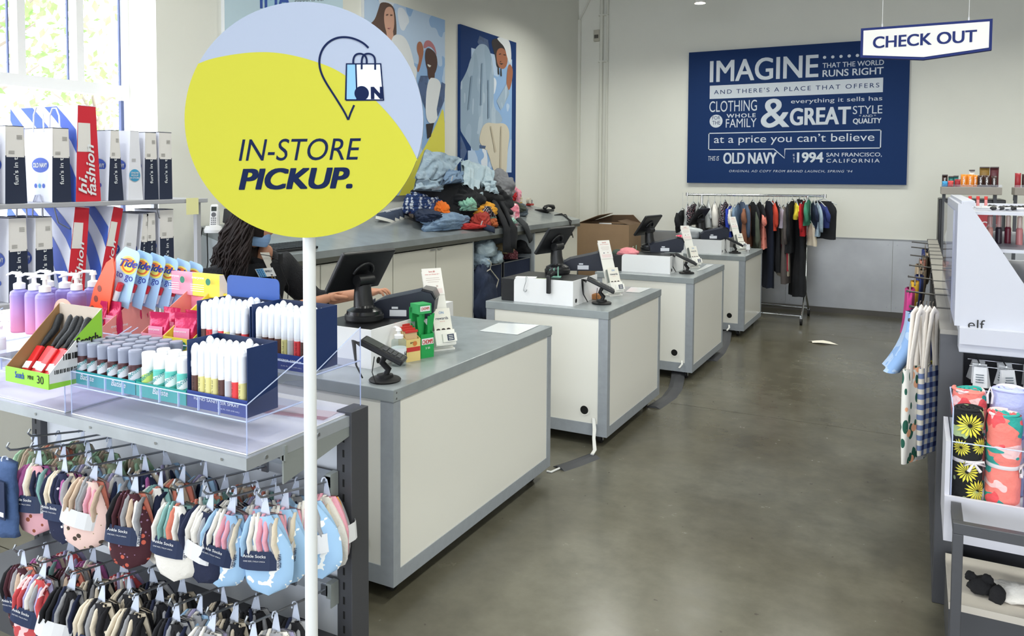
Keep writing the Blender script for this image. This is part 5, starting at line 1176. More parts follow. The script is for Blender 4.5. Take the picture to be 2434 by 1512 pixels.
# ---------- lint brush box ----------
lime=M('lime_card','#8ecb3a',.5); krf=M('kraft_inside','#9a7650',.8); wc_=M('white_carton','#d9dadf',.6)
p0=V((-2.69,1.50,1.003)); t=thing('lint_brush_box','lime and white open card box of black-handled lint brushes','box',p0)
w=.235;d=.19;hf=.05;hb=.235
MB().box((0,0,0),(w,.003,hf)).build('front',lime,t); MB().box((0,d-.003,0),(w,d,hb)).build('back',M('kraft_back','#b9aca0',.8),t); MB().box((.003,.003,0),(w-.003,d-.003,.003)).build('bottom',krf,t)
MB().prism([(.003,0),(d-.003,0),(d-.003,hb),(.003,hf)],.003,frame((0,0,0),(0,1,0),(0,0,1))).build('side',krf,t)
MB().prism([(.003,0),(d-.003,0),(d-.003,hb),(.003,hf)],.003,frame((w-.003,0,0),(0,1,0),(0,0,1))).build('side',wc_,t)
k=MB(); x=w+.0006
k.add([V((x,d-.003,.125)),V((x,d-.003,hb)),V((x,.085,.145))],[(0,1,2)],0); k.add([V((x,.003,0)),V((x,d-.003,0)),V((x,d-.003,.012)),V((x,.003,.018))],[(0,1,2,3)],0)
text(k,'Scotch-',(x+.0006,.095,.118),(0,.088,.01),(0,0,.032),1,.03); 
for i in range(16): k.box((x,.05+i*.0075,.085),(x+.0004,.053+i*.0075+.002*(i%3),.105),1)
for i in range(14): k.box((x,.02+i*.006,.045),(x+.0004,.0225+i*.006+.0015*(i%2),.058),1)
text(k,'Scotch',(.055,-.0008,.018),(.05,0,0),(0,0,.022),2,.03); text(k,'MINI',(.125,-.0008,.022),(.03,0,0),(0,0,.013),1,.01); text(k,'30',(.175,-.0008,.014),(.035,0,0),(0,0,.026),1,.01); k.build('print',[lime,M('print_black'),M('print_royal')],t)
for i in range(6):
    bx=.03+.036*i; yy0=.045+.012*(i%2)
    b_=thing('lint_brush','black-handled red lint brush, %s from the left in the lime box'%ordn[i],'brush',p0+V((bx,yy0,.02)),group='lint brushes'); b_.rotation_euler=(R(-38),R(4*(i%3-1)),0)
    MB().box((-.017,-.008,0),(.017,.008,.10),bev=.004).box((-.0175,-.009,.015),(.0175,-.0082,.04),1).build('roller_pack',[M('brush_red','#d0262b',.35),M('label_white')],b_)
    MB().tube([(0,0,.10),(0,.004,.13),(0,.01,.17),(0,.0,.215),(0,0,.225)],[.006,.011,.013,.012,.008],10).build('handle',M('handle_black','#1d2026',.55,bump=.4,bs=120),b_)
# ---------- pump bottles, small pots ----------
lav=Mprint('lavender_bottle','#8a83cc',[('#c9699e','noise',1,.9)],.4)
def lavmat():
    m=lav; nt=m.node_tree; b=nt.nodes['Principled BSDF']; tc=nt.nodes['Texture Coordinate']; sp=nt.nodes.new('ShaderNodeSeparateXYZ'); rp=nt.nodes.new('ShaderNodeValToRGB'); mr=nt.nodes.new('ShaderNodeMath'); mr.operation='MULTIPLY'; mr.inputs[1].default_value=6
    nt.links.new(tc.outputs['Object'],sp.inputs[0]); nt.links.new(sp.outputs['Z'],mr.inputs[0]); nt.links.new(mr.outputs[0],rp.inputs[0]); rp.color_ramp.elements[0].color=lin('#e08ab0'); rp.color_ramp.elements[1].color=lin('#8680c8'); nt.links.new(rp.outputs[0],b.inputs['Base Color'])
lavmat()
def lprint(t,r,h):
    k=MB(); 
    for i,ch in enumerate('WINTER'): a=-PI/2-.4+i*.22; textc(k,ch,V((r*1.02*math.cos(a),r*1.02*math.sin(a),h*.52)),(-math.sin(a),math.cos(a),0),(0,0,1),.007,0,.02)
    for i,ch in enumerate('MOON'): a=-PI/2-.4+i*.22; textc(k,ch,V((r*1.02*math.cos(a),r*1.02*math.sin(a),h*.46)),(-math.sin(a),math.cos(a),0),(0,0,1),.007,0,.02)
    for i in range(12):
        a0_=-PI*.35+i*PI*1.3/12; 
    pts=[V((0,0,0))]
    c=-PI/2+.25
    mo=[]
    for i in range(11):
        q=-PI/2-.2+PI*i/10; mo.append((math.cos(q)*.012,math.sin(q)*.012))
    for i in range(11):
        q=PI/2-.2-PI*i/10; mo.append((math.cos(q)*.012*.6-.002,math.sin(q)*.012))
    k.poly([V((r*1.03*math.cos(c+x/r),r*1.03*math.sin(c+x/r),h*.26+z)) for x,z in mo],0)
    k.build('print',M('print_cream','#e8e2ea',.5),t)
PB=[(-3.12,1.80,'front left'),(-3.04,1.81,'front middle'),(-2.955,1.80,'front right'),(-3.08,1.89,'rear left'),(-2.99,1.90,'rear middle'),(-2.90,1.89,'rear right'),(-2.93,1.98,'rearmost')]
for x,y,nm in PB: pumpbottle((x,y,1.073),'lavender to pink pump bottle with white pump, %s of the cluster'%nm,'lavender pump bottles',lav,whp,.205,.034,False,R(10)+x*3,lprint)
for x,y,h,nm in ((-3.17,1.72,.14,'left'),(-3.09,1.70,.12,'right')):
    pumpbottle((x,y,1.003),'clear spray bottle in front of the lavender bottles, %s one'%nm,None,Mclear('spray_clear','#f2f2f6',.25,.05),whp,h,.025,True,.4)
for i,(x,y,nm) in enumerate(((-3.14,1.60,'left'),(-3.06,1.62,'middle'),(-3.0,1.60,'right'))):
    t=thing('small_pot','small cream pot with a pale lid at the left picture edge, %s one'%nm,'pot',(x,y,1.003),group='cream pots')
    MB().lathe([(.034,0),(.038,.01),(.038,.03)],20).build('pot',M('pot_tan','#d9b08c',.45),t); MB().lathe([(.040,.03),(.040,.045),(.03,.05),(0,.05)],20).build('lid',M('pot_lid','#ece4ec',.4),t)
t=thing('tissue_box','small white and grey box on the bag shelf behind the wipes boxes','box',(-2.62,2.25,1.18)); 
D.objects.remove(t)
# ---------- paper bag shelves at the window ----------
t=thing('bag_shelf','grey two level shelf holding paper shopping bags in front of the window','shelf',(-4.1,2.3,0))
sg=M('shelf_grey','#a9aab0',.45)
def bv(x,y,z): return (x+4.1,y-2.3,z)
for z in (1.545,1.06): MB().box(bv(-4.36,1.2,z-.025),bv(-3.90,3.40,z),bev=.003).build('shelf_board',sg,t)
for y in (1.22,3.34):
    for x in (-4.35,-3.96): MB().box(bv(x,y,0),bv(x+.03,y+.03,1.06-.025)).box(bv(x,y,1.06),bv(x+.03,y+.03,1.545-.025)).build('upright',sg,t) if x<-4.2 or True else None
D.objects[t.children[-1].name]
for y in (1.75,2.45,3.05): MB().tube([bv(-3.93,y,1.52),bv(-3.93,y+.02,1.44),bv(-3.95,y+.1,1.40)],.003,6).build('wire_hook',wire,t)
nt_=tag(MB().box((-.0005,-.045,-.10),(0,.045,0)).build('sticky_note',M('note_yellow','#e9e6a8',.7),None,(-3.896,3.28,1.55)),'pale yellow note taped to the end of the upper bag shelf','note')
pb=M('bag_white_paper','#e3e4ec',.7,bump=.12,bs=12); pn=M('bag_navy','#1d2740',.7,bump=.1,bs=12); pr_=M('bag_red','#cf2436',.6,bump=.1,bs=12); pk_=M('bag_kraft','#cdc8c4',.7); plb=M('bag_label','#e2dfdc',.6); ovl=M('bag_oval','#2f55b8',.6); lblue=M('bag_circle','#3f9ac6',.6)
def stripes_geo(k,x,y,z,w,h,dirx,mi):
    pass
def bag(y,z,gw,fw,h,kind,label,tilt=0,x=-3.93,tap=.8,rz=0,handle=False):
    """gusset faces +X (width gw along Y), wide face faces -Y (width fw)"""
    t=thing('paper_bag',label,'bag',(x,y,z),rz); t.rotation_euler=(tilt,0,rz)
    g2=gw/2; q=g2*tap; red=kind in('red','redstripe')
    gm=pr_ if red else (pb if kind=='white' else pn)
    cr=.012
    # body: four sides tapered to the top, slight belly crease on the gusset
    A=[(0,-g2,0),(0,g2,0),(-fw,g2,0),(-fw,-g2,0)]; B=[(0,-q,h),(0,q,h),(-fw,q,h),(-fw,-q,h)]
    k=MB(); zs=[0,.28,.62,1]
    def P(i,s):
        a=V(A[i]); b=V(B[i]); p=a.lerp(b,s); 
        return p
    def side(i,j,mats,belly=0):
        for s in range(3):
            k.add([P(i,zs[s]),P(j,zs[s]),P(j,zs[s+1]),P(i,zs[s+1])],[(0,1,2,3)],mats[s])
    wide=0 if kind!='redstripe' and kind!='bigstripe' else 0
    gi=1
    side(0,1,(1,1,1) if red else ((0,0,0) if kind=='white' else (1,1,4)))
    side(1,2,(0,0,0)); side(2,3,(0,0,0)); side(3,0,(0,0,0)); k.add([V(p) for p in A],[(3,2,1,0)],0)
    k.build('body',[pb,gm,pn,pr_,plb],t)
    # print on the gusset
    e=.0012; d=MB(); nx_=V((1,0,0))
    def G(u,v,o=1): # u across -1..1, v 0..1 on the gusset
        return V((e*o,u*(g2+(q-g2)*v),h*v))
    if kind=='navy' or kind=='navycrop':
        d.poly([G(-.9,.60),G(.9,.60),G(.9,.95),G(-.9,.95)],0)
        for j in range(5): d.poly([G(.15,.88-.012*j,2),G(.75,.88-.012*j,2),G(.75,.885-.012*j,2),G(.15,.885-.012*j,2)],3)
        for j in range(4): d.poly([G(-.7,.64+.012*j,2),G(-.1,.64+.012*j,2),G(-.1,.645+.012*j,2),G(-.7,.645+.012*j,2)],3)
        text(d,"fun's in t",G(.22,.24,2),G(.22,.60,2)-G(.22,.24,2),V((0,-g2*.42,0)),1,.02)
    elif red:
        d.poly([G(-.95,.52),G(.3,.52),G(.3,.82),G(-.95,.82)],0)
        text(d,'hi,',G(-.05,.08,3),G(-.05,.28,3)-G(-.05,.08,3),V((0,-g2*.75,0)),1,.03,.25); text(d,'fashion',G(.62,.06,3),G(.55,.60,3)-G(.62,.06,3),V((0,-g2*.72,0)),1,.03,.25)
    elif kind=='white':
        c=G(-.1,.36,2); disc(d,c,(0,1,0),(0,0,1),g2*.72,2,26); 
        for i,w_ in enumerate(('ONLINE','PICKUP','IN STORE.')): textc(d,w_,c+V((e,0,g2*(.3-.3*i))),(0,1,0),(0,0,1),g2*.2,1,.02)
        for j in range(4): d.poly([G(-.6,.56+.012*j,2),G(.1,.56+.012*j,2),G(.1,.565+.012*j,2),G(-.6,.565+.012*j,2)],3)
    # wide face print
    def F(u,v,o=1): # u 0..1 from the gusset edge backwards, v 0..1
        return V((-fw*u,-(g2+(q-g2)*v)-e*o,h*v))
    if kind=='redstripe':
        n_=4
        for i in range(n_):
            a0=i*.36-.45; 
            pts=[]
            for s in range(9):
                v=s/8; u=a0+.50*v*v+.25*v; pts.append((u,v))
            for s in range(9):
                v=1-s/8; u=a0+.18+.50*v*v+.25*v; pts.append((u,v))
            pts=[(min(max(u,0),1),v) for u,v in pts]
            for s in range(8):
                a=pts[s];b=pts[s+1];c=pts[17-s-1];f=pts[17-s]
                if abs(a[0]-f[0])+abs(b[0]-c[0])>1e-3: d.add([F(*a),F(*f),F(*c),F(*b)],[(0,1,2,3)],4)
    else:
        c=F(.42,.5,1); disc(d,c,(1,0,0),(0,0,1),fw*.30,4,28,fw*.16); text(d,'OLD NAVY',c+V((-fw*.25,-e,-fw*.05)),(fw*.5,0,0),(0,0,fw*.10),1,.04)
        for i in range(3): disc(d,F(.3+.14*i,.22,1),(1,0,0),(0,0,1),fw*.05,2 if i%2 else 4,14)
    d.build('print',[plb,M('print_white'),lblue,M('bag_smallprint','#8a8780',.6),ovl],t)
    # rim fold and handles
    MB().tube([V(B[0]),V(B[1]),V(B[2]),V(B[3]),V(B[0])],.0018,4,0,False,False).build('rim',pn if kind!='white' and not red else pb,t)
    if handle:
        for sy in (-q,q): MB().tube([(-fw*.3,sy,h-.02),(-fw*.32,sy,h+.07),(-fw*.42,sy,h+.11),(-fw*.55,sy,h+.11),(-fw*.65,sy,h+.07),(-fw*.67,sy,h-.02)],.004,6).build('rope_handle',M('rope_white','#e2e4f2',.8),t)
    return t
XB=-3.93
def by(u,v,z): return PX(u,v,XB).y
def place(us,vt,vb,z,kind,fw,label,tilt=0,handle=False,dy=0,tap=.82):
    y0=PX(us[0],vb,XB).y; y1=PX(us[1],vb,XB).y; top_=PX((us[0]+us[1])/2,vt,XB).z
    return bag((y0+y1)/2+dy,z,abs(y1-y0),fw,top_-z,kind,label,tilt,handle=handle,tap=tap)
z1,z2=1.546,1.061
place((12,65),300,474,z1,'navy',.24,"white and navy paper bag lettered fun's in, upper shelf, leftmost one in view")
place((124,170),305,473,z1,'navy',.24,"white and navy paper bag lettered fun's in beside an oval logo face, upper shelf",handle=True)
place((180,240),252,471,z1,'redstripe',.60,'tall red gusset paper bag lettered hi, fashion with blue stripes, upper shelf',tap=.7)
place((257,294),310,470,z1,'navy',.24,"narrow paper bag lettered fun's in right of the red one, upper shelf",tap=.5)
place((304,340),312,469,z1,'white',.22,'white paper bag with a blue pickup circle, upper shelf',tap=.55)
place((343,377),315,468,z1,'navy',.22,"paper bag lettered fun's in, second from the right end of the upper shelf",tap=.75)
place((379,410),315,467,z1,'navy',.22,"plain-topped paper bag lettered fun's in t at the right end of the upper shelf",tap=.95)
place((-45,-5),305,474,z1,'navy',.24,"paper bag lettered fun's in partly past the left picture edge, upper shelf")
place((20,70),518,690,z2,'navy',.24,"paper bag lettered fun's in at the left of the lower shelf")
place((84,130),516,685,z2,'navy',.24,"paper bag lettered fun's in between striped bags, lower shelf",handle=True)
place((157,200),492,678,z2,'redstripe',.60,'red gusset paper bag lettered fashion with blue stripes on the lower shelf',tilt=R(-6),tap=.8)
place((232,262),490,675,z2,'redstripe',.55,'second red and striped paper bag leaning on the lower shelf',tilt=R(-12),tap=.8)
place((280,316),508,668,z2,'white',.22,'white paper bag with a blue circle leaning on the lower shelf',tilt=R(-8),tap=.7)
place((326,346),508,660,z2,'navy',.22,"narrow leaning paper bag lettered fun's in on the lower shelf",tilt=R(-5),tap=.6)
place((349,373),505,655,z2,'navy',.22,"paper bag lettered fun's in, second from the right end of the lower shelf",tap=.8)
place((381,414),498,650,z2,'navy',.22,"paper bag lettered fun's in at the right end of the lower shelf",tap=.98)
place((-50,-8),520,690,z2,'white',.22,'white paper bag with a blue circle at the left picture edge, lower shelf')
# ---------- rolling clothes rack by the back wall ----------
chrome=M('chrome','#c9cccf',.15,metal=1)
ry=9.72
t=thing('clothes_rack','chrome rolling clothes rack full of hanging clothes under the navy sign','rack',(-1.77,ry,0))
rx=lambda x:x+1.77
MB().cyl((rx(-2.58),0,1.465),(rx(-.97),0,1.475),.013,12).cyl((rx(-2.585),0,1.45),(rx(-2.585),0,1.49),.018,10).cyl((rx(-.965),0,1.455),(rx(-.965),0,1.495),.018,10).build('hanging_bar',chrome,t)
for s in (-1,1):
    x=rx(-2.40) if s<0 else rx(-1.155); f=s*.0
    MB().tube([(x,0,1.47),(x,0,.36),(x,-.03,.33),(x,-.32,.085)],.013,10).tube([(x,0,.345),(x,.32,.085)],.012,10).build('upright',chrome,t)
    for y in (-.34,.34):
        c=MB().box((x-.012,y-.03,.05),(x+.012,y+.03,.095)).prism([(-.03,0),(.03,0),(.006,-.055),(-.006,-.055)],.003,frame((x+.014,y,.09),(0,1,0),(0,0,1))).prism([(-.03,0),(.03,0),(.006,-.055),(-.006,-.055)],.003,frame((x-.017,y,.09),(0,1,0),(0,0,1))).build('caster',chrome,t)
        MB().cyl((x-.012,y,.045),(x+.012,y,.045),.045,18).build('wheel',rub,c)
MB().cyl((rx(-2.4),-.32,.10),(rx(-1.155),-.32,.10),.012,10).cyl((rx(-2.4),.32,.10),(rx(-1.155),.32,.10),.012,10).build('base_bar',chrome,t)
wide_pts=lambda a,b,c:None
def hung(u,vt,vb,wpx,mat,label,kind='top',yoff=0,cat='clothing'):
    """garment on a hanger, hanging across the bar; widths from the photograph"""
    y=ry; a=PY(u,vt,y); b=PY(u,vb,y); x=a.x; top_=a.z; bot=b.z; zb=1.47
    t=thing('hanging_garment',label,cat,(x,y+yoff,zb)); h=top_-bot; rnd=random.Random(int(u*7))
    g_=MB().tube([(0,0,.012),(.0,.006,.02),(0,.014,.008),(0,.004,-.02),(0,0,top_-zb+.03)],.0022,6)
    W2=.19 if kind!='pants' else .11
    g_.tube([(0,-W2*.9,top_-zb-.035),(0,0,top_-zb+.03),(0,W2*.9,top_-zb-.035)],.006,6); g_.build('hanger',M('hanger_clear','#c4c9cc',.2),t)
    th=max(.03,wpx/1850*9.6*.5); tw=rnd.uniform(-.18,.12)
    def fn(uu,v):
        an=2*PI*uu; z=top_-zb-h*v
        if kind=='top': w=W2*(.35+.65*min(1,v*6))*(1+.05*math.sin(v*9+u)); 
        elif kind=='pants': w=.13*(1+.25*v)*(1 if True else 1)
        elif kind=='sleeve': w=W2*(.4+.6*min(1,v*5))*(1-.35*v)
        else: w=.17*(.6+.4*min(1,v*5))
        d=th*(.25+.35*min(1,v*4)+.55*v)*(1+.35*noi((uu*6,v*3,u),1)); c,s_=math.cos(an),math.sin(an)
        yy=w*math.copysign(abs(c)**.8,c); xx=d*math.copysign(abs(s_)**.8,s_)*(1+.35*math.sin(c*9+u+v*2))
        return V((xx+yy*tw*(.3+v),yy,z+(.02*noi((uu*5,u,1),1) if v>.99 else 0)))
    m=MB().grid(fn,20,12); 
    if kind=='top':
        for s in (-1,1): strip(m,[(0,s*W2*.80,top_-zb-.045),(.01,s*(W2+.02),top_-zb-.13),(.02,s*(W2+.0),top_-zb-min(h*.85,.46 if rnd.random()<.6 else .2))],th*1.3,.09,(0,1,0),0,int(u),8,lambda f:.55+.6*math.sin(f*2.2) if f<.95 else .7)
    m.build('fabric',mat,t); t.rotation_euler=(0,0,rnd.uniform(-.15,.5)); return t
grn_c=cloth('green','#3f8a6c')
RK=[(1622,500,552,16,blackc,'black jacket','top'),(1634,487,545,12,M('sheer_white','#c5c8ca',.6),'sheer pale dress','top'),(1648,485,530,14,floral,'dark floral blouse','top'),(1660,485,528,12,cloth('cement','#8e9090'),'cement grey top','top'),(1671,490,560,14,cloth('ash','#5d5f60'),'ash grey top','top'),(1684,478,540,10,M('sheer_white'),'clear bagged pale top','top'),(1699,482,548,20,W_,'white hoodie','top'),(1713,484,560,14,cloth('ash2','#77797a'),'mid grey sweater','top'),(1723,480,548,12,floral,'black print blouse','top'),
(1735,490,562,13,cloth('royal','#1f3aa8'),'royal blue top','top'),(1746,492,548,10,W_,'white and blue tee','top'),(1754,487,560,10,denm,'dark denim vest','top'),(1765,480,575,14,cloth('steelblue','#4c5b73'),'steel blue denim shirt','top'),(1780,490,585,18,cloth('brown','#8a5a43'),'brown jacket with red lining','top'),(1790,480,560,8,blackc,'black cardigan','top'),(1799,496,600,14,cloth('olivegreen','#4f564a'),'olive green coat','top'),(1807,480,540,6,blackc,'slim black top','top'),(1814,494,588,15,Mprint('salmon_print','#e58b7c',[('#c95f55','noise',24,.62)],.85),'salmon pink print pyjama','top'),
(1828,478,682,16,M('ink_navy','#10192c',.9,bump=.2,bs=30),'long ink navy dress','dress'),(1838,478,547,13,cloth('vermilion','#c5412c'),'vermilion red top','top'),(1847,480,645,10,blackc,'long black dress','dress'),(1853,492,540,12,cloth('lilac','#b9b3c4'),'lilac tee','top'),(1858,560,642,12,cloth('crimson','#a02c3c'),'crimson shorts set','dress'),(1864,492,655,15,Cr,'cream long cardigan','sleeve'),(1873,486,672,13,cloth('taupe','#57504f'),'taupe grey long cardigan','top'),(1883,478,600,10,blackc,'black blouse','top'),(1893,482,520,7,cloth('yellow','#e0cc3c'),'yellow top','top'),(1901,474,702,22,blackc,'long black trousers with a white tag','pants'),(1911,478,560,7,cloth('scarlet'),'scarlet top','top'),
(1921,475,535,13,grn_c,'green tee','top'),(1926,530,582,16,Cr,'cream shorts','dress'),(1934,482,560,10,navyc,'navy shirt','top'),(1941,482,560,11,denl,'light denim shirt','top'),(1949,484,540,9,cloth('indigo','#2d3a78'),'indigo print top','top')]
for i,(u,a,b,w,m,nm,k) in enumerate(RK): hung(u,a,b,w,m,nm+' hanging on the chrome rack, %s'%('left part' if i<9 else 'middle part' if i<22 else 'right part'),k,yoff=.0)
t=hung(1958,478,568,20,blackc,'wide black skirt hanging turned forward at the right end of the chrome rack','dress'); t.rotation_euler=(0,0,R(60))
# ---------- cardboard boxes ----------
krb=M('cardboard','#9a7f63',.85,var=.05,vs=6); kri=M('cardboard_inside','#6a5440',.9)
def cbox(loc,w,d,h,label,openf):
    t=thing('cardboard_box',label,'box',loc)
    for a,b in (((0,0,0),(w,.006,h)),((0,d-.006,0),(w,d,h)),((0,.006,0),(.006,d-.006,h)),((w-.006,.006,0),(w,d-.006,h)),((.006,.006,0),(w-.006,d-.006,.006))): MB().box(a,b).build('panel',krb,t)
    if openf:
        MB().add([V(p) for p in ((0,0,h),(0,d,h),(.34,d*.9,h+.13),(.30,0,h+.115),(0,0,h-.005),(0,d,h-.005),(.34,d*.9,h+.125),(.30,0,h+.11))],[(0,1,2,3),(7,6,5,4),(0,3,7,4),(3,2,6,7),(2,1,5,6),(1,0,4,5)]).build('flap',krb,t)
        MB().add([V(p) for p in ((0,d,h),(w,d,h),(w*.86,d-.03,h+.11),(w*.45,d-.03,h+.10),(0,d-.005,h),(w,d-.005,h),(w*.86,d-.035,h+.105),(w*.45,d-.035,h+.095))],[(0,1,2,3),(7,6,5,4),(0,3,7,4),(3,2,6,7),(2,1,5,6),(1,0,4,5)]).build('flap',kri,t)
        MB().add([V(p) for p in ((w,0,h),(w,d,h),(w-.20,d,h+.05),(w-.18,.05,h+.045))],[(0,1,2,3)]).build('flap',kri,t)
    else: MB().box((0,0,h),(w,d,h+.005)).build('flap',krb,t)
    return t
cbox((-4.06,9.72,0),.72,.5,.53,'lower cardboard box of the stack at the back wall',False)
cbox((-4.07,9.70,.537),.73,.5,.52,'open brown cardboard box on top of another, beside the wall worktop',True)
t=thing('box_filler','black packed goods showing in the open cardboard box','goods',(-3.85,9.90,.56)); MB().box((0,0,0),(.45,.22,.48),bev=.02).build('pack',blk,t); MB().box((.02,-.02,.30),(.2,-.002,.5),bev=.01).build('white_sheet',whp,t)
# ---------- floor items ----------
p=PZ(1955,816,.0); o=MB().add([p*0+V(q) for q in ((-.15,.02,.002),(-.10,.0,.012),(-.095,-.04,.004),(0,-.07,.018),(.06,-.035,.008),(.15,-.01,.002),(.07,.05,.014),(0,.06,.02),(-.06,.07,.01))]+[V(q)-V((0,0,.0015)) for q in ((-.15,.02,.002),(-.10,.0,.012),(-.095,-.04,.004),(0,-.07,.018),(.06,-.035,.008),(.15,-.01,.002),(.07,.05,.014),(0,.06,.02),(-.06,.07,.01))],[tuple(range(9)),tuple(range(17,8,-1))]).build('crumpled_paper',M('paper_cream','#efe9dc',.8),None,(p.x,p.y,0)); tag(o,'torn white paper lying on the concrete floor','paper')
rbm=M('cable_cover','#45464a',.6)
def cover(pts,w,label):
    ps=[PZ(u,v,0)+V((0,0,dz)) for u,v,dz in pts]; c=ps[0].copy(); c.z=0; t=thing('cable_cover',label,'cable cover',c); mb=MB(); n=len(ps)
    vs=[]
    for i,q in enumerate(ps):
        tt=(ps[min(i+1,n-1)]-ps[max(i-1,0)]); tt.z=0; tt.normalize(); s_=V((-tt.y,tt.x,0))*w/2; q=q-c
        vs+=[q-s_,q-s_*.35+V((0,0,.014)),q+s_*.35+V((0,0,.014)),q+s_]
    mb.add(vs,[(i*4+j,i*4+j+1,(i+1)*4+j+1,(i+1)*4+j) for i in range(n-1) for j in range(3)]+[(0,1,2,3),tuple(range(4*n-4,4*n))[::-1]]); mb.build('ramp',rbm,t); return t
cover([(1328,1115,0),(1365,1103,0),(1412,1085,0)],.10,'short grey rubber cable cover on the floor between the first two counters')
cover([(1553,970,0),(1590,945,.0),(1605,925,.0),(1611,905,.02),(1612,885,.09)],.11,'grey rubber cable cover rising to the hole of the third counter')
cover([(1690,858,0),(1710,838,0),(1722,815,.0),(1727,797,.05)],.11,'grey rubber cable cover rising to the hole of the farthest counter')
def wires(pts,label,r=.004,n=1,mat=None):
    t=thing('white_cable',label,'cable',pts[0]); 
    for k in range(n): MB().tube([p-pts[0]+V((.006*k,.004*k*(i%2),0)) for i,p in enumerate(pts)],r,6).build('wire',mat or M('cable_white','#e3e3e0',.5),t)
yf=CT[1][2]-.006
h_=PY(1409,994,yf)
wires([h_,h_+V((.02,-.04,-.06)),h_+V((.03,-.07,-.10)),PZ(1411,1070,.03),PZ(1405,1080,.02)],'white cables hanging from the hole of the second counter to the cable cover',.005,3)
wires([PZ(1330,1113,.008),PZ(1310,1122,.006),PZ(1300,1120,.006)],'white cable end leaving the short cable cover beside the nearest counter',.006)
for k,(i,u,v) in enumerate(((2,1620,858),(3,1732,773))):
    h_=PY(u,v,CT[i][2]-.006); wires([h_,h_+V((.01,-.03,-.02)),h_+V((-.01,-.05,-.05))],'white cable poking from the hole of the %s counter'%('third','farthest')[k],.006,2)
# pink cloth and odds on the register boxes
p=RB[2][1]+V((.13,.08,RB[2][4]*0+RB[2][3]-.014)); clump('folded_cloth','pink folded cloth lying on the black drawer of the third counter','cloth',p,(.10,.07,.06),cloth('candy','#e08c94'),33,n=4)
p=RB[2][1]+V((.03,.10,RB[2][3]-.014)); clump('folded_cloth','dark green cloth beside the pink one on the third counter','cloth',p,(.06,.05,.04),cloth('bottle','#3c4a40'),34,n=3)
p=RB[3][1]+V((.08,.08,RB[3][3]-.014)); clump('folded_cloth','red and pink scrunched cloth on the farthest counter drawer','cloth',p,(.07,.06,.05),Mprint('red_pink_print','#d8385a',[('#f0a0a8','noise',30,.55)],.85),35,n=3)
p=RB[3][1]+V((.12,.30,RB[3][3]-.014)); clump('plastic_bag','crumpled clear plastic bag behind the printer on the farthest counter','bag',p,(.12,.07,.14),M('plastic_crumple','#b9bfc2',.2),36,n=3)
t=thing('price_card','small white price card on wire at the farthest counter corner','card',PZ(1778,600,.86)); MB().box((-.02,-.002,.03),(.02,.0,.09)).cyl((0,0,0),(0,0,.03),.003,6).build('card',whp,t)
t=thing('kraft_tray','small kraft tray behind the card terminal on the second counter','tray',PZ(1408,712,.86)); MB().box((-.05,0,0),(.05,.08,.035),bev=.003).build('tray',M('kraft_orange','#a9713e',.7),t); MB().box((-.045,.07,.035),(.045,.075,.09)).build('card',whp,t)
t=thing('papers','small stack of white papers at the cashier end of the nearest counter','paper',(-2.42,3.35,.861)); MB().box((0,0,0),(.22,.16,.006)).box((.02,.01,.006),(.21,.14,.01),1,Matrix.Rotation(.1,4,'Z')).build('sheets',[whp,M('card_white')],t)
t=thing('pen','blue pen lying beside the tablet on the nearest counter','pen',(-2.36,3.30,.875),.6); MB().cyl((0,0,0),(.13,0,0),.005,8).build('barrel',M('pen_blue','#2a3cae',.4),t)
t=thing('tote_bag','white shopping bag with black letters standing behind the nearest counter','bag',(-2.86,4.32,.50)); MB().prism([(-.15,0),(.15,0),(.14,.36),(-.14,.36)],.10,frame((0,.05,0),(1,0,0),(0,0,1))).build('body',whp,t)
k=MB(); textc(k,'ON',(.0,-.0515,.22),(1,0,0),(0,0,1),.08,0,.04); k.build('print',M('print_black'),t); MB().box((-.14,-.05,-.50),(.14,.05,0),bev=.01).build('stool_box',krb,None,(-2.86,4.32,.50)); D.objects['stool_box'].parent=t; D.objects['stool_box'].location=(0,0,0)

p=PZ(832,868,.86); t=thing('clear_loops','row of clear looped plastic hangers lying before the nearest register box','hanger',(p.x,p.y,.86))
clr=M('clear_loop','#cfd6da',.12,spec=.8)
for i in range(7):
    x=-.045+.014*i; MB().tube([(x,0,.004),(x-.004,.004,.06),(x+.004,.01,.135),(x+.012,.014,.15),(x+.020,.012,.135),(x+.018,.006,.05),(x+.012,0,.004)],.0028,6).build('loop',clr,t)
# ---------- gondola on the right ----------
gx0,gx1=.089,.172; gy0,gy1=3.48,8.48
t=thing('display_rack','long dark grey gondola rack along the aisle at the right picture side','rack',(gx0,gy0,0))
def rv(x,y,z): return (x-gx0,y-gy0,z)
capg=M('cap_greige','#8f8b85',.45); hkj=M('joint_dark','#4c4a48',.5)
MB().box(rv(gx0,gy0,0),rv(gx1,gy0+.06,1.10),bev=.003).build('end_post',dkg,t)
MB().box(rv(gx0+.03,gy0+.06,.1),rv(gx1-.03,gy1,1.09)).build('back_panel',M('panel_dark','#3b3b40',.6),t)
MB().box(rv(gx0,gy0+.06,0),rv(gx1+.42,gy1,.09)).build('base',dkg,t)
Ys=[3.48,4.05,4.50,4.74,5.10,5.70,6.03,6.49,6.80,7.15,7.48,7.85,8.48]
for a,b in zip(Ys[:-1],Ys[1:]):
    MB().box(rv(gx0,a-(.003 if a==3.48 else 0),1.085),rv(gx1,b-.022,1.103)).build('top_cap',capg,t); MB().box(rv(gx0-.005,b-.021,1.085),rv(gx1+.005,b-.001,1.107)).build('cap_joint',hkj,t)
hk2=M('hook_dark','#4a4744',.4,metal=.5)
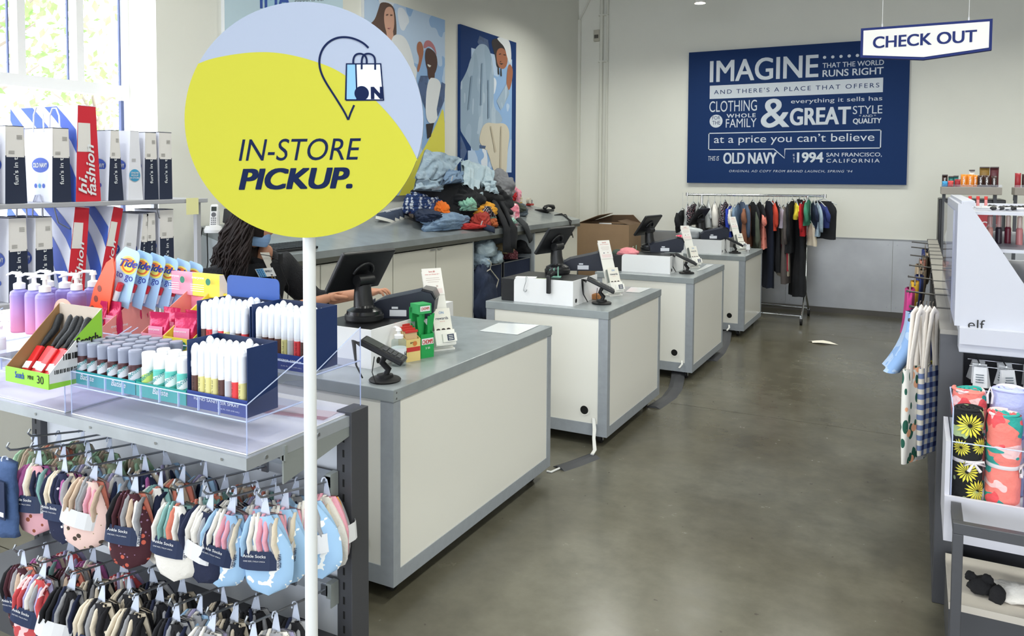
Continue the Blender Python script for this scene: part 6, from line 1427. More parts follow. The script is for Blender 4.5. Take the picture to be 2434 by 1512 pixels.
def hookpair(y,z=1.075,L=.17):
    MB().cyl(rv(gx0,y,z),rv(gx0-L,y,z+.01),.005,8).cyl(rv(gx0-L,y-.015,z+.01),rv(gx0-L,y+.015,z+.01),.006,8).build('side_hook',hk2,t)
for y in (3.75,4.15,4.7,5.4,6.1,6.9,7.7,8.3): hookpair(y,L=.13 if y>4.5 else .11)
# hangers with garments on the aisle side
def aisle(y,x,z0,z1,w,mat,label,group=None,th=.02):
    t=thing('hanging_garment',label,'clothing',(x,y,z0),group=group)
    MB().tube([(0,0,-.015),(0,0,.0),(.004,.004,.008),(0,.01,.004)],.002,6).tube([(-w*.0,-w,-.05),(0,0,-.015),(0,w,-.05)],.005,6).build('hanger',M('hanger_brown','#6e645c',.4),t)
    def fn(u,v):
        a=2*PI*u; c,s_=math.cos(a),math.sin(a); ww=w*(.5+.5*min(1,v*5)); 
        return V((th*math.copysign(abs(s_)**.7,s_)*(1+.4*math.sin(c*7+y*9))-.10*v*v*(1 if th>.03 else .2),ww*c,-.04-(z0-z1)*v))
    MB().grid(fn,18,8).build('fabric',mat,t)
bl1=Mprint('sky_denim','#8fb3e6',[('#b5cdf0','noise',10,.55)],.85); 
aisle(4.28,.005,1.08,.80,.17,bl1,'light blue denim shirt hanging furthest out on the aisle side of the right rack',th=.035)
for i in range(5): aisle(4.34,.02+.014*i,1.08,.70,.16,cloth('deepnavy','#1e2c66'),'deep navy garment on the right rack close behind the light blue shirt','navy garments behind the light blue shirt',th=.006)
cols=[('#d9a92e','mustard'),('#c73d86','fuchsia'),('#2b3a78','indigo'),('#7b6a58','tan'),('#b9a48a','sand'),('#c98a7a','rose')]
for i in range(9):
    y=5.15+.36*i; x=-.03+.012*(i%4)+ (i*.012)
    hx,nm=cols[[1,0,2,3,4,5,3,4,2][i]]
    aisle(y,x,1.085,.82,.13,cloth('aisle%d'%i,hx),'%s garment on the right rack, %s along from the light blue shirt'%(nm,ordn[i] if i<8 else 'ninth'),th=.02)
# tote bags
def tote(loc,w,h,th,mat,label,strap,yaw_=0,rimc=None):
    t=thing('tote_bag',label,'bag',loc,yaw_)
    # hangs from (0,0,0); bag plane is local XZ, thickness along local y
    def fn(u,v):
        a=2*PI*u; c,s_=math.cos(a),math.sin(a); tt=th*(.5+.5*math.sin(v*PI*.9+.3))
        return V((w/2*math.copysign(abs(c)**.45,c)*(1-.05*v),tt*math.copysign(abs(s_)**.7,s_)*(1+.25*math.sin(c*6)),-.24-h*v))
    m=MB().grid(fn,24,10); m.poly([fn(1-i/24,1) for i in range(24)][::-1]); m.build('body',mat,t)
    for s in (-1,1):
        MB().tube([(-w*.30,s*th*.4,-.30),(-w*.25,s*th*.3,-.2),(-.02,s*.012,-.015),(0,s*.01,.0),(.02,s*.012,-.015),(w*.25,s*th*.3,-.2),(w*.30,s*th*.4,-.30)],.016,8,0,True,True,(0,1,0)).build('strap',strap,t)
    return t
canv=M('canvas_cream','#ddd6cf',.85,bump=.2,bs=60)
leafp=Mprint('leaf_print_tote','#e6e4de',[('#1f5a4a','spot',19,.36,(1,1,.55),(0,.6,0)),('#efb08a','spot',15,.27),('#1f5a4a','spot',26,.26,(1,1,.5),(0,-.6,0))],.85)
ging=Mprint('gingham_tote','#e3ddd2',[('#5f719f','line',7.5,.5,(1,1,1),(0,0,PI/2)),('#5f719f','line',7.5,.5),('#2f3f78','line',7.5,.62,(1,1,1),(0,PI/2,0))],.85)
def gingham():
    m=ging; nt=m.node_tree; b=nt.nodes['Principled BSDF']; L=nt.links.new; tc=[n for n in nt.nodes if n.type=='TEX_COORD'][0]
    sp=nt.nodes.new('ShaderNodeSeparateXYZ'); L(tc.outputs['Object'],sp.inputs[0]); fs=[]
    for ax in ('X','Z'):
        a=nt.nodes.new('ShaderNodeMath'); a.operation='MULTIPLY'; a.inputs[1].default_value=23; L(sp.outputs[ax],a.inputs[0])
        f=nt.nodes.new('ShaderNodeMath'); f.operation='FRACT'; L(a.outputs[0],f.inputs[0]); g_=nt.nodes.new('ShaderNodeMath'); g_.operation='GREATER_THAN'; g_.inputs[1].default_value=.5; L(f.outputs[0],g_.inputs[0]); fs.append(g_.outputs[0])
    s=nt.nodes.new('ShaderNodeMath'); s.operation='ADD'; L(fs[0],s.inputs[0]); L(fs[1],s.inputs[1]); h=nt.nodes.new('ShaderNodeMath'); h.operation='MULTIPLY'; h.inputs[1].default_value=.5; L(s.outputs[0],h.inputs[0])
    r=nt.nodes.new('ShaderNodeValToRGB'); r.color_ramp.interpolation='CONSTANT'; e=r.color_ramp.elements; e[0].color=lin('#e3ddd2'); e[1].position=.25; e[1].color=lin('#7384b0'); e2=e.new(.75); e2.color=lin('#28356e'); L(h.outputs[0],r.inputs[0]); L(r.outputs[0],b.inputs['Base Color'])
gingham()
a=tote((.062,3.70,1.145),.17,.37,.014,ging,'blue gingham tote bag hanging nearest the post of the right rack',canv,R(62))
tote((.012,3.66,1.145),.19,.40,.016,leafp,'white tote bag with green leaf print hanging outermost on the right rack',canv,R(60))
tote((.032,3.76,1.140),.17,.39,.010,Mprint('lime_floral_tote','#d9d64a',[('#1f5a4a','spot',13,.35),('#d8582f','spot',11,.28),('#6b4632','noise',9,.58)],.85),'lime and rust floral tote bag squeezed between the leaf print and gingham totes',canv,R(62))
# garment behind totes
# header / cosmetics unit
wht2=M('white_acrylic_panel','#bdbfca',.4)
hy=3.40
t=thing('cosmetics_display','white sloped cosmetics display unit with lower case lettering at the right picture edge','display',(.15,hy,1.04))
def cv(x,y,z): return (x-.15,y-hy,z-1.04)
F1=frame(cv(0,hy,0),(1,0,0),(0,0,1))
MB().prism([(.150,1.135),(.66,1.135),(.66,1.16),(.445,1.16),(.168,1.608),(.150,1.608)],-.012,F1).build('side_panel',wht2,t)
MB().prism([(.150,1.135),(.66,1.135),(.66,1.16),(.445,1.16),(.168,1.608),(.150,1.608)],-.012,frame(cv(0,hy+1.2,0),(1,0,0),(0,0,1))).build('side_panel',wht2,t)
MB().box(cv(.134,hy+.001,1.135),cv(.1505,hy+1.199,1.60)).box(cv(.146,hy+.013,1.59),cv(.19,hy+1.2,1.612)).build('back_panel',wht2,t)
MB().box(cv(.12,hy+.02,1.14),cv(.126,hy+1.22,1.575)).build('acrylic_back',acr,t)
MB().box(cv(.150,hy-.03,1.04),cv(.66,hy+1.2,1.135),bev=.004).build('shelf_box',wht2,t)
MB().box(cv(.150,hy-.045,1.135),cv(.66,hy-.030,1.075)).build('lip',wht2,t)
k=MB(); text(k,'elf',cv(.178,hy-.0135,1.129),(.055,0,0),(0,0,.037),0,0); k.build('lettering',M('print_black'),t)
for zz,xx in ((1.56,.30),(1.42,.36),(1.28,.45)):
    MB().box(cv(.16,hy+.02,zz),cv(xx+.20,hy+1.18,zz+.012)).build('tier_shelf',wht2,t)
    MB().box(cv(xx+.20,hy+.02,zz),cv(xx+.204,hy+1.18,zz+.05)).build('tier_front',acr,t)
tubc=[M('tube_peach','#e8a79a',.35),M('tube_dark','#3a2f3a',.3),M('tube_wine','#7a2a3c',.3),M('tube_rose','#d98c8c',.35),M('tube_black','#17161c',.3)]
for i in range(10):
    for j,(zz,xx) in enumerate(((1.432,.36),)):
        x=.26+.034*i; y=hy+.30+.03*(i%3); q=thing('cosmetic_bottle','%s cosmetic bottle on the white sloped display, %s from left'%(('peach','dark','wine','rose','black')[i%5],(ordn+['ninth','tenth'])[i]),'bottle',(x,y,1.432),group='cosmetic bottles on the middle tier')
        MB().lathe([(.011,0),(.012,.003),(.012,.06),(.009,.068)],12).build('bottle',tubc[i%5],q); MB().lathe([(.0095,.066),(.0095,.11),(.006,.115),(0,.115)],10).build('cap',Mclear('cap_clear','#f3e3e0',.4,.05),q)
for i in range(16):
    q=thing('makeup_brush','makeup brush with black tip lying on the top tier of the white display','brush',(.20+.022*(i%8),hy+.10+.09*(i//8)+.02*(i%3),1.578),.3*(i%5)-.5,'makeup brushes on the top tier')
    MB().cyl((0,0,.004),(.05,0,.006),.004,8).build('handle',M('brush_silver','#c8c8cc',.3),q); MB().lathe([(.004,0),(.009,.008),(.006,.02),(0,.022)],8,mt=frame((.05,0,.006),(0,1,0),(0,0,1))).build('bristles',blk,q)
for i in range(7):
    q=thing('price_rail','white ribbed divider rail on the top of the display, %s from the front'%ordn[i],'rail',(.20,hy+.16+.13*i,1.573),group='white divider rails'); MB().tube([(0,0,0),(.20+.01*i,0,.0),(.22+.01*i,0,.03)],.005,6).build('rail',wht2,q)
for i in range(3):
    q=thing('lip_gloss','red capped lip gloss standing behind the top of the white display, %s one'%('left','middle','right')[i],'cosmetic',(.157+.052*i,hy+.30,1.595)); q.location=(.20+.03*i,hy+.55,1.574); MB().cyl((0,0,0),(0,0,.03),.006,10).build('tube',tubc[3],q); MB().cyl((0,0,.03),(0,0,.045),.0065,10).build('cap',redp,q)
# hanging white packages
t=thing('package_rack','dark back panel with chrome hooks for small white packages, right rack','rack',(.19,3.62,.45))
MB().box((-.01,0,-.30),(.50,.015,.58)).build('panel',M('slat_dark','#2f3038',.6),t)
for j,z in enumerate((.50,.44)):
    for i in range(6): MB().cyl((.03+.085*i,0,z+.04),(.03+.085*i,-.24,z+.05),.003,6).build('hook',chrome,t)
for j in range(2): MB().cyl((0,-.06-.12*j,.53),(.5,-.06-.12*j,.525),.0025,6).build('cross_wire',chrome,t)
for i in range(6):
    for k_ in range(3):
        q=thing('white_package','small white label package on a chrome hook, %s hook from the post, %s'%(ordn[i],('front','middle','back')[k_]),'package',(.225+.085*i,3.40+.06*k_,.985),group='white packages on chrome hooks')
        q.rotation_euler=(.1*(k_-1),.12*((i+k_)%3-1),.5*((i*2+k_)%3-1)); s=.024
        MB().add([V(p) for p in ((-s,0,0),(s,-.004,0),(s*1.1,-.014,-.075),(-s*1.1,-.014,-.075),(-s,.004,0),(s,.004,0),(s*1.1,.014,-.075),(-s*1.1,.014,-.075))],[(0,3,2,1),(4,5,6,7),(3,7,6,2),(0,4,7,3),(1,2,6,5)]).build('packet',M('packet_white','#cfd0d4',.5),q)
        k=MB(); 
        for r_ in range(4): k.box((-s*.6,-.0105-.0015*r_,-.03-.009*r_),(s*.6,-.0095-.0015*r_,-.027-.009*r_))
        k.build('print',M('print_grey'),q)
# blanket bin
bx0,bx1,by0,by1=.105,.66,3.0,3.34
t=thing('blanket_bin','white bin with clear acrylic walls holding rolled blankets, right picture edge','bin',(bx0,by0,.46)); wb_=M('bin_white','#c4c4ce',.45)
def nv_(x,y,z): return (x-bx0,y-by0,z-.46)
MB().box(nv_(bx0,by0,.46),nv_(bx1,by0+.015,.615)).box(nv_(bx0,by1-.015,.46),nv_(bx1,by1,.615)).box(nv_(bx0+.015,by0+.015,.575),nv_(bx1,by1-.015,.585)).build('body',wb_,t)
MB().box(nv_(bx0,by0+.015,.46),nv_(bx0+.015,by1-.015,.80)).build('side_board',wb_,t)
MB().box(nv_(bx0+.017,by0+.016,.615),nv_(bx1,by0+.020,.80)).build('front_panel',Mclear('bin_acrylic','#ffffff',.0,.03,.25),t)
MB().box(nv_(bx0+.017,by0+.02,.60),nv_(bx0+.021,by1-.02,.915)).build('side_panel',acr,t)
MB().tube([nv_(bx0+.018,by0+.018,.80),nv_(bx1,by0+.018,.80)],.0022,4,0,True,False).tube([nv_(bx0+.019,by0+.02,.60),nv_(bx0+.019,by0+.02,.915),nv_(bx0+.019,by1-.02,.915)],.0022,4,0,True,False).tube([nv_(bx0+.02,by1-.02,.915),nv_(bx1,by1-.02,.915)],.0022,4,0,True,False).build('edge',acre,t)
tw1=Mprint('coral_teal_blanket','#f08379',[('#f6c9c9','noise',7,.55,(1,1,1.6)),('#2f9c93','noise',6,.60,(1,1,2.2),(0,.5,0)),('#e9565c','noise',13,.64)],.95,50)
tw2=Mprint('sunflower_blanket','#14161a',[('#9fb283','noise',9,.56),('#d8c8c4','noise',5,.66)],.95,50)
tw3=Mprint('lavender_tiedye_blanket','#b9c0ec',[('#e0d6f2','noise',5,.5),('#93a4e6','noise',7,.62)],.95,50)
def roll(x,y,r,h,mat,label,s):
    t=thing('rolled_blanket',label,'blanket',(x,y,.587),s)
    def fn(u,v):
        a=2*PI*u; rr=r*(1+.05*noi((math.cos(a)*2,math.sin(a)*2,v*5+s),1)+.03*math.sin(v*22+s)*(1 if v>.6 else .3))*(1-.12*max(0,v-.9)*10*.5)*(1-.09*math.exp(-((v-.45)/.05)**2))
        return V((rr*math.cos(a),rr*math.sin(a),h*v))
    m=MB().grid(fn,26,20)
    # spiral end
    n=70; sp=[]; 
    for i in range(n+1):
        a=i/n*2*PI*3.2; rr=r*.95*(1-i/n*.85); sp.append(V((rr*math.cos(a),rr*math.sin(a),h+.012*math.sin(i*.5)*.2)))
    m.tube(sp,[r*.115]*(n+1),6); m.poly([fn(i/26,1)-V((0,0,.004)) for i in range(26)])
    m.build('fabric',mat,t)
    if mat is tw2:
        fl=MB(); rs=random.Random(5)
        for a0,z0,R_ in ((-1.9,.27,.045),(-1.15,.20,.030),(-2.0,.11,.038),(-1.3,.045,.040),(-2.4,.19,.03)):
            for q in range(17):
                g_=2*PI*q/17; pp=[]
                for dr,dw in ((.15,-.03),(.7,-.10),(1.0,0),(.7,.10),(.15,.03)):
                    ex=R_*dr*rs.uniform(.92,1.08); du=ex*math.cos(g_+dw*1.3); dz=ex*math.sin(g_+dw*1.3); an=a0+du/r; pp.append(V((r*1.055*math.cos(an),r*1.055*math.sin(an),min(h-.004,max(.003,z0+dz)))))
                fl.poly(pp,0)
        fl.build('flower_print',M('petal_yellow','#e3da4c',.9),t)
    rb_=MB(); rb_.lathe([(r*.955,h*.43),(r*.97,h*.45),(r*.955,h*.47)],24); 
    for s_ in (-1,1): rb_.tube([(s_*.004,-r*.96,h*.45),(s_*.03,-r*1.12,h*.47),(s_*.035,-r*1.1,h*.43),(s_*.004,-r*.98,h*.45)],.004,6).tube([(0,-r*.98,h*.45),(s_*.02,-r*1.1,h*.36)],[.004,.006],6)
    rb_.build('ribbon',M('ribbon_white','#dcd7dc',.6),t)
roll(.172,3.085,.048,.315,tw2,'sunflower print rolled blanket on black, at the left front of the bin',.4)
roll(.278,3.085,.052,.315,tw1,'coral and teal rolled blanket standing at the front of the bin',1.3)
roll(.182,3.24,.055,.345,tw1,'coral and teal rolled blanket behind the sunflower one',2.6)
roll(.305,3.235,.058,.365,tw3,'lavender tie-dye rolled blanket at the rear of the bin',3.4)
roll(.393,3.09,.052,.33,tw3,'lavender blue rolled blanket at the right picture edge of the bin',.9)
roll(.43,3.235,.055,.36,tw3,'lavender rolled blanket in the rear right of the bin, out at the edge',5.2)
t=thing('ribbon_loop','white satin loop sticking up between the rear blankets','ribbon',(.243,3.2,.90)); MB().tube([(-.006,0,0),(-.008,0,.03),(0,0,.06),(.008,0,.03),(.006,0,0)],.004,6,flat=(0,1,0)).build('loop',M('ribbon_white'),t)
# steel table frame in front
t=thing('table_frame','dark grey square tube table frame in front of the blanket bin','table',(.124,2.80,0)); w=.03
fr=[((0,0,.565),(.60,w,.60)),((0,w,.565),(w,.52,.60)),((.57,w,.565),(.60,.52,.60)),((0,.52,.565),(.60,.55,.60))]
MB().box((0,0,.57),(.60,w,.605),bev=.002).build('top_rail',dkg,t); MB().box((0,w,.57),(w,.185,.605)).build('side_rail',dkg,t)
for x in (0,.57): MB().box((x,0,0),(x+w,w,.57),bev=.002).build('leg',dkg,t)
# lower shelf with a black and white plush
t=thing('lower_shelf','pale low shelf board under the blanket bin','shelf',(.13,3.05,.0)); MB().box((0,0,.20),(.56,.40,.225)).build('board',M('shelf_beige','#c9c2b8',.6),t); MB().box((0,.0,.10),(.56,.03,.20)).box((0,.03,0),(.03,.38,.20)).box((.53,.03,0),(.56,.38,.20)).build('support',dkg,t)
t=thing('plush_toy','black and white plush lying on the low shelf under the bin','toy',(.30,3.18,.225)); pl=M('plush_black','#141418',.95,bump=.4,bs=80); pw=M('plush_white','#dcd8d2',.95,bump=.4,bs=80)
for nm,sz,lc,m in (('body',(.10,.06,.06),(.05,0,0),pw),('head',(.05,.045,.05),(-.06,-.01,.01),pl),('ear',(.018,.012,.03),(-.10,-.02,.045),pl),('ear',(.018,.012,.03),(-.05,-.03,.05),pl),('arm',(.025,.02,.055),(-.02,-.05,.0),pl),('leg',(.03,.02,.05),(.09,-.05,.0),pl)): clump(nm,'','',lc,sz,m,hash(nm)%7+3,n=3,parent=t)
# ---------- drinks cooler and candy at the back right ----------
t=thing('drinks_cooler','black upright drinks cooler with a red Coca-Cola graphic by the back wall','cooler',(.19,9.35,0))
MB().box((0,0,0),(.60,.60,1.475),bev=.008).build('cabinet',blk,t)
k=MB()
k.box((.055,-.004,.75),(.56,-.001,1.33),0)
k.add([(.055,-.0055,.75),(.56,-.0055,.75),(.56,-.0055,.86),(.3,-.0055,.90),(.055,-.0055,.84)],[(0,1,2,3,4)],3)
k.add([(.12,-.006,1.22),(.20,-.006,1.33),(.56,-.006,1.33),(.56,-.006,1.06),(.28,-.006,1.02),(.20,-.006,1.10)],[(0,1,2,3,4,5)],1); text(k,'Coca-Cola',(.16,-.0068,1.17),(.38,0,0),(0,0,.08),2,.01,.3)
k.add([(.075,-.006,1.0),(.17,-.006,.98),(.185,-.006,1.10),(.16,-.006,1.16),(.08,-.006,1.15),(.06,-.006,1.08)],[(0,1,2,3,4,5)],2)
for r_ in range(4): k.box((.085,-.0068,1.03+.028*r_),(.155,-.0062,1.04+.028*r_),1)
k.build('graphic',[M('cooler_brown','#6e5a4c',.4),M('coke_red','#c8202c',.4),whp,M('cooler_teal','#14546a',.4)],t)
def candyshelf(x0,x1,label):
    t=thing('candy_shelf',label,'shelf',(x0,9.0,1.53)); MB().box((0,0,0),(x1-x0,.30,.075),bev=.004).build('body',M('shelf_taupe','#9b948c',.5),t); MB().box((0,.0,.075),(x1-x0,.004,.10)).build('front_lip',acr,t)
    for x in (.02,x1-x0-.05): MB().box((x,.30,-.06),(x+.03,.36,.07)).box((x,.28,-1.53),(x+.03,.31,0)).build('stand',dkg,t)
    return t
candyshelf(.20,.725,'taupe candy shelf above the cooler, left one'); candyshelf(.83,1.30,'second taupe candy shelf at the right picture edge')
def candy(x,y,z,w,h,col,txt,tc,label,cap=None,d=.04):
    t=thing('candy_pack',label,'candy',(x,y,z)); s=w/2
    def fn(u,v):
        a=2*PI*u; c,q=math.cos(a),math.sin(a); e=math.sin(min(1,max(0,v))*PI)**.4
        return V((s*math.copysign(abs(c)**.6,c)*(1+.04*(1-e)),d/2*q*e+.001,h*v))
    m=MB().grid(fn,14,8); 
    mats=[col,tc]
    if txt: text(m,txt,(-s*.45*0+s*.30,-d/2-.002,h*.18),(0,0,h*.64),(-s*.62,0,0),1,.04)
    m.build('pack',mats,t)
    if cap: MB().box((-s,-d/2,h),(s,d/2,h+.012)).build('lid',cap,t)
orng=M('candy_orange','#ef8f2a',.35); brn=M('candy_brown','#3a2320',.35); cblu=M('candy_blue','#3f9fd6',.4); ybr=M('candy_gold','#8a6a2a',.35)
zc=1.607
CD=[(.235,9.16,.05,.11,brn,"M&M'S",whp,'brown jar of candies at the left end of the candy shelf',1),(.29,9.18,.045,.095,M('candy_teal','#3d8a86',.4),'','', 'teal and yellow candy box right of the brown jar',1),(.335,9.18,.045,.10,M('candy_teal'),'','','second teal and yellow candy box beside its twin',1),
(.235,9.06,.05,.055,cblu,'',whp,'blue bag of mixed candies leaning at the left end',0),(.285,9.06,.05,.06,M('candy_multi','#d64b4b',.35),'',whp,'red and yellow bag of candies at the shelf front',0),(.345,9.06,.05,.075,M('candy_red','#a3242e',.35),'',whp,'dark red candy bag left of the orange ones',0),
(.40,9.06,.055,.125,orng,'M&M',whp,'orange candy bag, left of the three',0),(.455,9.06,.055,.125,orng,'M&M',whp,'orange candy bag, middle of the three',0),(.50,9.08,.05,.12,orng,'M&M',whp,'orange candy bag, right of the three',0),
(.545,9.06,.052,.115,brn,'M&M',whp,'brown candy bag, left of the pair',0),(.598,9.06,.052,.115,brn,'M&M',whp,'brown candy bag, right of the pair',0),(.66,9.06,.05,.11,brn,'HERSHEY',whp,'dark chocolate pack at the right end of the left candy shelf',0),
(.475,9.20,.05,.16,M('card_white'),'','','white and blue candy tin behind the orange bags',1),(.585,9.20,.085,.19,ybr,'','','gold and brown candy tub behind the brown bags',1),(.67,9.20,.075,.19,M('candy_maroon','#5a2028',.35),'','','maroon candy tub at the rear right of the left candy shelf',1),
(.86,9.08,.05,.14,M('candy_red'),'','','red bag of candies on the second candy shelf',0),(.92,9.10,.05,.13,brn,'','','brown bag of candies on the second candy shelf',0),(.97,9.08,.05,.12,orng,'','','orange bag of candies on the second candy shelf',0)]
for x,y,w,h,c,tx,tc,lb,cp in CD: candy(x,y,zc+(.0 if True else 0),w,h,c,tx,tc or whp,lb,brn if cp else None)
# ---------- cashier behind the nearest counter ----------
skinm=M('skin','#b98468',.55); jk=M('black_fleece','#16171c',.95,bump=.5,bs=120,var=.2,vs=14); hairm=M('dark_hair','#1c1312',.6,spec=.25,var=.3,vs=22,bump=.5,bs=60)
P0=V((-3.12,2.97,0))
t=thing('person','person in a black fleece jacket and blue face mask leaning over the nearest counter','person',P0)
def skin(name,pts,edges,mat,sub=2,parent=t):
    me=D.meshes.new(name); me.from_pydata([V(p[:3])-P0 for p in pts],edges,[]); me.materials.append(mat)
    o=D.objects.new(name,me); COL.objects.link(o); o.parent=parent
    bm=bmesh.new(); bm.from_mesh(me); ly=bm.verts.layers.skin.verify()
    bm.verts.ensure_lookup_table()
    for v,p in zip(bm.verts,pts):
        r=p[3]; v[ly].radius=(r,r) if not isinstance(r,tuple) else r; v[ly].use_root=False
    bm.verts[0][ly].use_root=True; bm.to_mesh(me); bm.free()
    m=o.modifiers.new('skin','SKIN'); m.use_smooth_shade=True; s=o.modifiers.new('sub','SUBSURF'); s.levels=sub; s.render_levels=sub; return o
# joints: pelvis, chest, neck, shoulders, elbows, wrists, hips, knees, ankles
sh_r=V((-3.12,2.76,1.17)); sh_l=V((-3.04,3.16,1.19)); neck=V((-3.04,3.00,1.285)); 
wl=PX(868,697,-2.62); el=PX(748,715,-2.92); wr=PX(790,706,-2.78); er=V((-2.98,2.85,.96))
pts=[(-3.18,2.97,.83,(.15,.12)),(-3.15,2.97,.98,(.14,.11)),(-3.10,2.97,1.14,(.16,.11)),(neck.x,neck.y,neck.z-.03,.046),(neck.x+.02,neck.y+.02,neck.z+.05,.044),
 (sh_r.x,sh_r.y,sh_r.z,.058),(er.x,er.y,er.z,.042),(wr.x,wr.y,wr.z,.026),
 (sh_l.x,sh_l.y,sh_l.z,.050),(el.x,el.y,el.z,.044),(wl.x,wl.y,wl.z,.027),
 (-3.19,2.88,.76,.085),(-3.17,2.88,.43,.055),(-3.20,2.88,.09,.035),(-3.11,2.88,.035,.03),
 (-3.19,3.06,.76,.085),(-3.17,3.06,.43,.055),(-3.20,3.06,.09,.035),(-3.11,3.06,.035,.03)]
ed=[(0,1),(1,2),(2,3),(3,4),(2,5),(5,6),(6,7),(2,8),(8,9),(9,10),(0,11),(11,12),(12,13),(13,14),(0,15),(15,16),(16,17),(17,18)]
skin('body',pts,ed,skinm)
# jacket and trousers over the body
jw=wl.lerp(el,.62); jr=wr.lerp(er,.35)
skin('jacket',[(-3.18,2.97,.80,(.19,.16)),(-3.15,2.97,.98,(.185,.15)),(-3.10,2.97,1.12,(.20,.15)),(-3.06,2.99,1.235,(.115,.10)),
 (sh_r.x,sh_r.y+.01,sh_r.z-.01,.10),((er.x),er.y-.02,er.z,.065),(jr.x,jr.y,jr.z,.042),
 (sh_l.x,sh_l.y-.01,sh_l.z+.0,.105),(el.x-.01,el.y,el.z,.068),(jw.x,jw.y,jw.z,.044)],[(0,1),(1,2),(2,3),(2,4),(4,5),(5,6),(2,7),(7,8),(8,9)],jk)
skin('trousers',[(-3.18,2.97,.80,(.165,.13)),(-3.19,2.88,.72,.10),(-3.17,2.88,.43,.075),(-3.20,2.88,.10,.06),(-3.19,3.06,.72,.10),(-3.17,3.06,.43,.075),(-3.20,3.06,.10,.06)],[(0,1),(1,2),(2,3),(0,4),(4,5),(5,6)],M('black_denim','#1b1d24',.9))
for y in (2.88,3.06):
    MB().lathe([(.04,0),(.045,.02),(.035,.05),(.0,.06)],14,sx=2.2).build('shoe',M('shoe_black','#141416',.6),t,V((-3.14,y,0))-P0)
# hands: palm with five fingers
def handm(w,d,up,side):
    w=V(w); d=V(d).normalized(); up=V(up); s_=d.cross(up).normalized()*side; n=s_.cross(d)*side
    pts=[(*(w-d*.03),.026),(*w,.022),(*(w+d*.045),.026),(*(w+d*.08),.023)]; e=[(0,1),(1,2),(2,3)]
    L=[.065,.075,.07,.055]
    for i in range(4):
        b=w+d*.075+s_*(.030-.020*i); k=len(pts); pts.append((*b,.0095)); q=b+d*L[i]*.5+n*.004; pts.append((*q,.0085)); r=q+d*L[i]*.3-V((0,0,.016)); pts.append((*r,.0075)); u=r+d*L[i]*.15-V((0,0,.018)); pts.append((*u,.006))
        e+=[(3,k),(k,k+1),(k+1,k+2),(k+2,k+3)]
    b=w+d*.02+s_*.032; k=len(pts); pts.append((*b,.012)); pts.append((*(b+d*.03+s_*.020-V((0,0,.008))),.010)); pts.append((*(b+d*.058+s_*.018-V((0,0,.018))),.008)); e+=[(1,k),(k,k+1),(k+1,k+2)]
    skin('hand',pts,e,skinm,2)
handm(wl,wl-el,(0,0,1),-1); handm(wr,wr-er,(0,0,1),1)
# head: turned towards the picture right, bowed
hc=PX(604,536,-3.03); hc=V((-3.03,hc.y,hc.z))
fw=V((.86,.48,-.22)).normalized(); sd=fw.cross(V((0,0,1))).normalized(); uh=sd.cross(fw)
HM=Matrix((sd,fw,uh)).transposed().to_4x4(); HM.translation=hc-P0      # local: x right ear side, y forward, z up
def headfn(u,v):
    th=2*PI*u; ph=PI*v; x=math.sin(ph)*math.cos(th); y=math.sin(ph)*math.sin(th); z=math.cos(ph)
    X=.073*x; Y=.092*y; Z=.115*z
    if z<0: X*=1-.32*(-z)**1.5; Y*=1-.12*(-z)
    if y>0:
        fx=x/.999
        Y+=.018*math.exp(-(fx/.16)**2-((z+.10)/.16)**2)        # nose
        Y-=.010*math.exp(-((abs(fx)-.38)/.16)**2-((z-.10)/.12)**2)  # sockets
        Y+=.006*math.exp(-(fx/.30)**2-((z+.42)/.08)**2)          # lips
        Y+=.008*math.exp(-(fx/.30)**2-((z+.78)/.14)**2)          # chin
        Y-=.004*math.exp(-(fx/.5)**2-((z+.56)/.06)**2)
    return HM@V((X,Y,Z))
hd_=MB().grid(headfn,40,32); 
for s in (-1,1):
    hd_.tube([HM@V((s*.070,-.01,-.02)),HM@V((s*.080,-.018,.0)),HM@V((s*.082,-.014,.018)),HM@V((s*.072,-.004,.02))],[.008,.010,.010,.007],8)
hd_.build('head',skinm,t)
k=MB()
for s in (-1,1):
    c=HM@V((s*.030,.079,.012)); k.lathe([(0,-.011),(.008,-.008),(.011,0),(.008,.008),(0,.011)],12,0,Matrix.Translation(c)); disc(k,HM@V((s*.030,.0912,.012)),sd,uh,.0052,1,14)
    stroke(k,[HM@V((s*(.014+.008*i),.088-.004*i*.5,.031+.002*math.sin(i))) for i in range(5)],.005,fw,1)
k.build('eyes',[M('eye_white','#e6e2de',.3),M('eye_dark','#24180f',.3)],t)
k=MB().grid(lambda u,v: HM@V(((u-.5)*2*.066*(1-.25*abs(v-.5)),.082+.034*math.cos((u-.5)*2.6)-.03-.045*((u-.5)*2)**2+.010*math.sin(v*PI)+.0012*math.sin(v*30),-.008-.088*v)),16,14)
for s in (-1,1): k.tube([HM@V((s*.06,.05,-.02)),HM@V((s*.078,0,-.0)),HM@V((s*.074,-.02,-.015))],.0018,5)
k.build('face_mask',M('mask_blue','#7f9fc6',.7,bump=.1,bs=60),t)
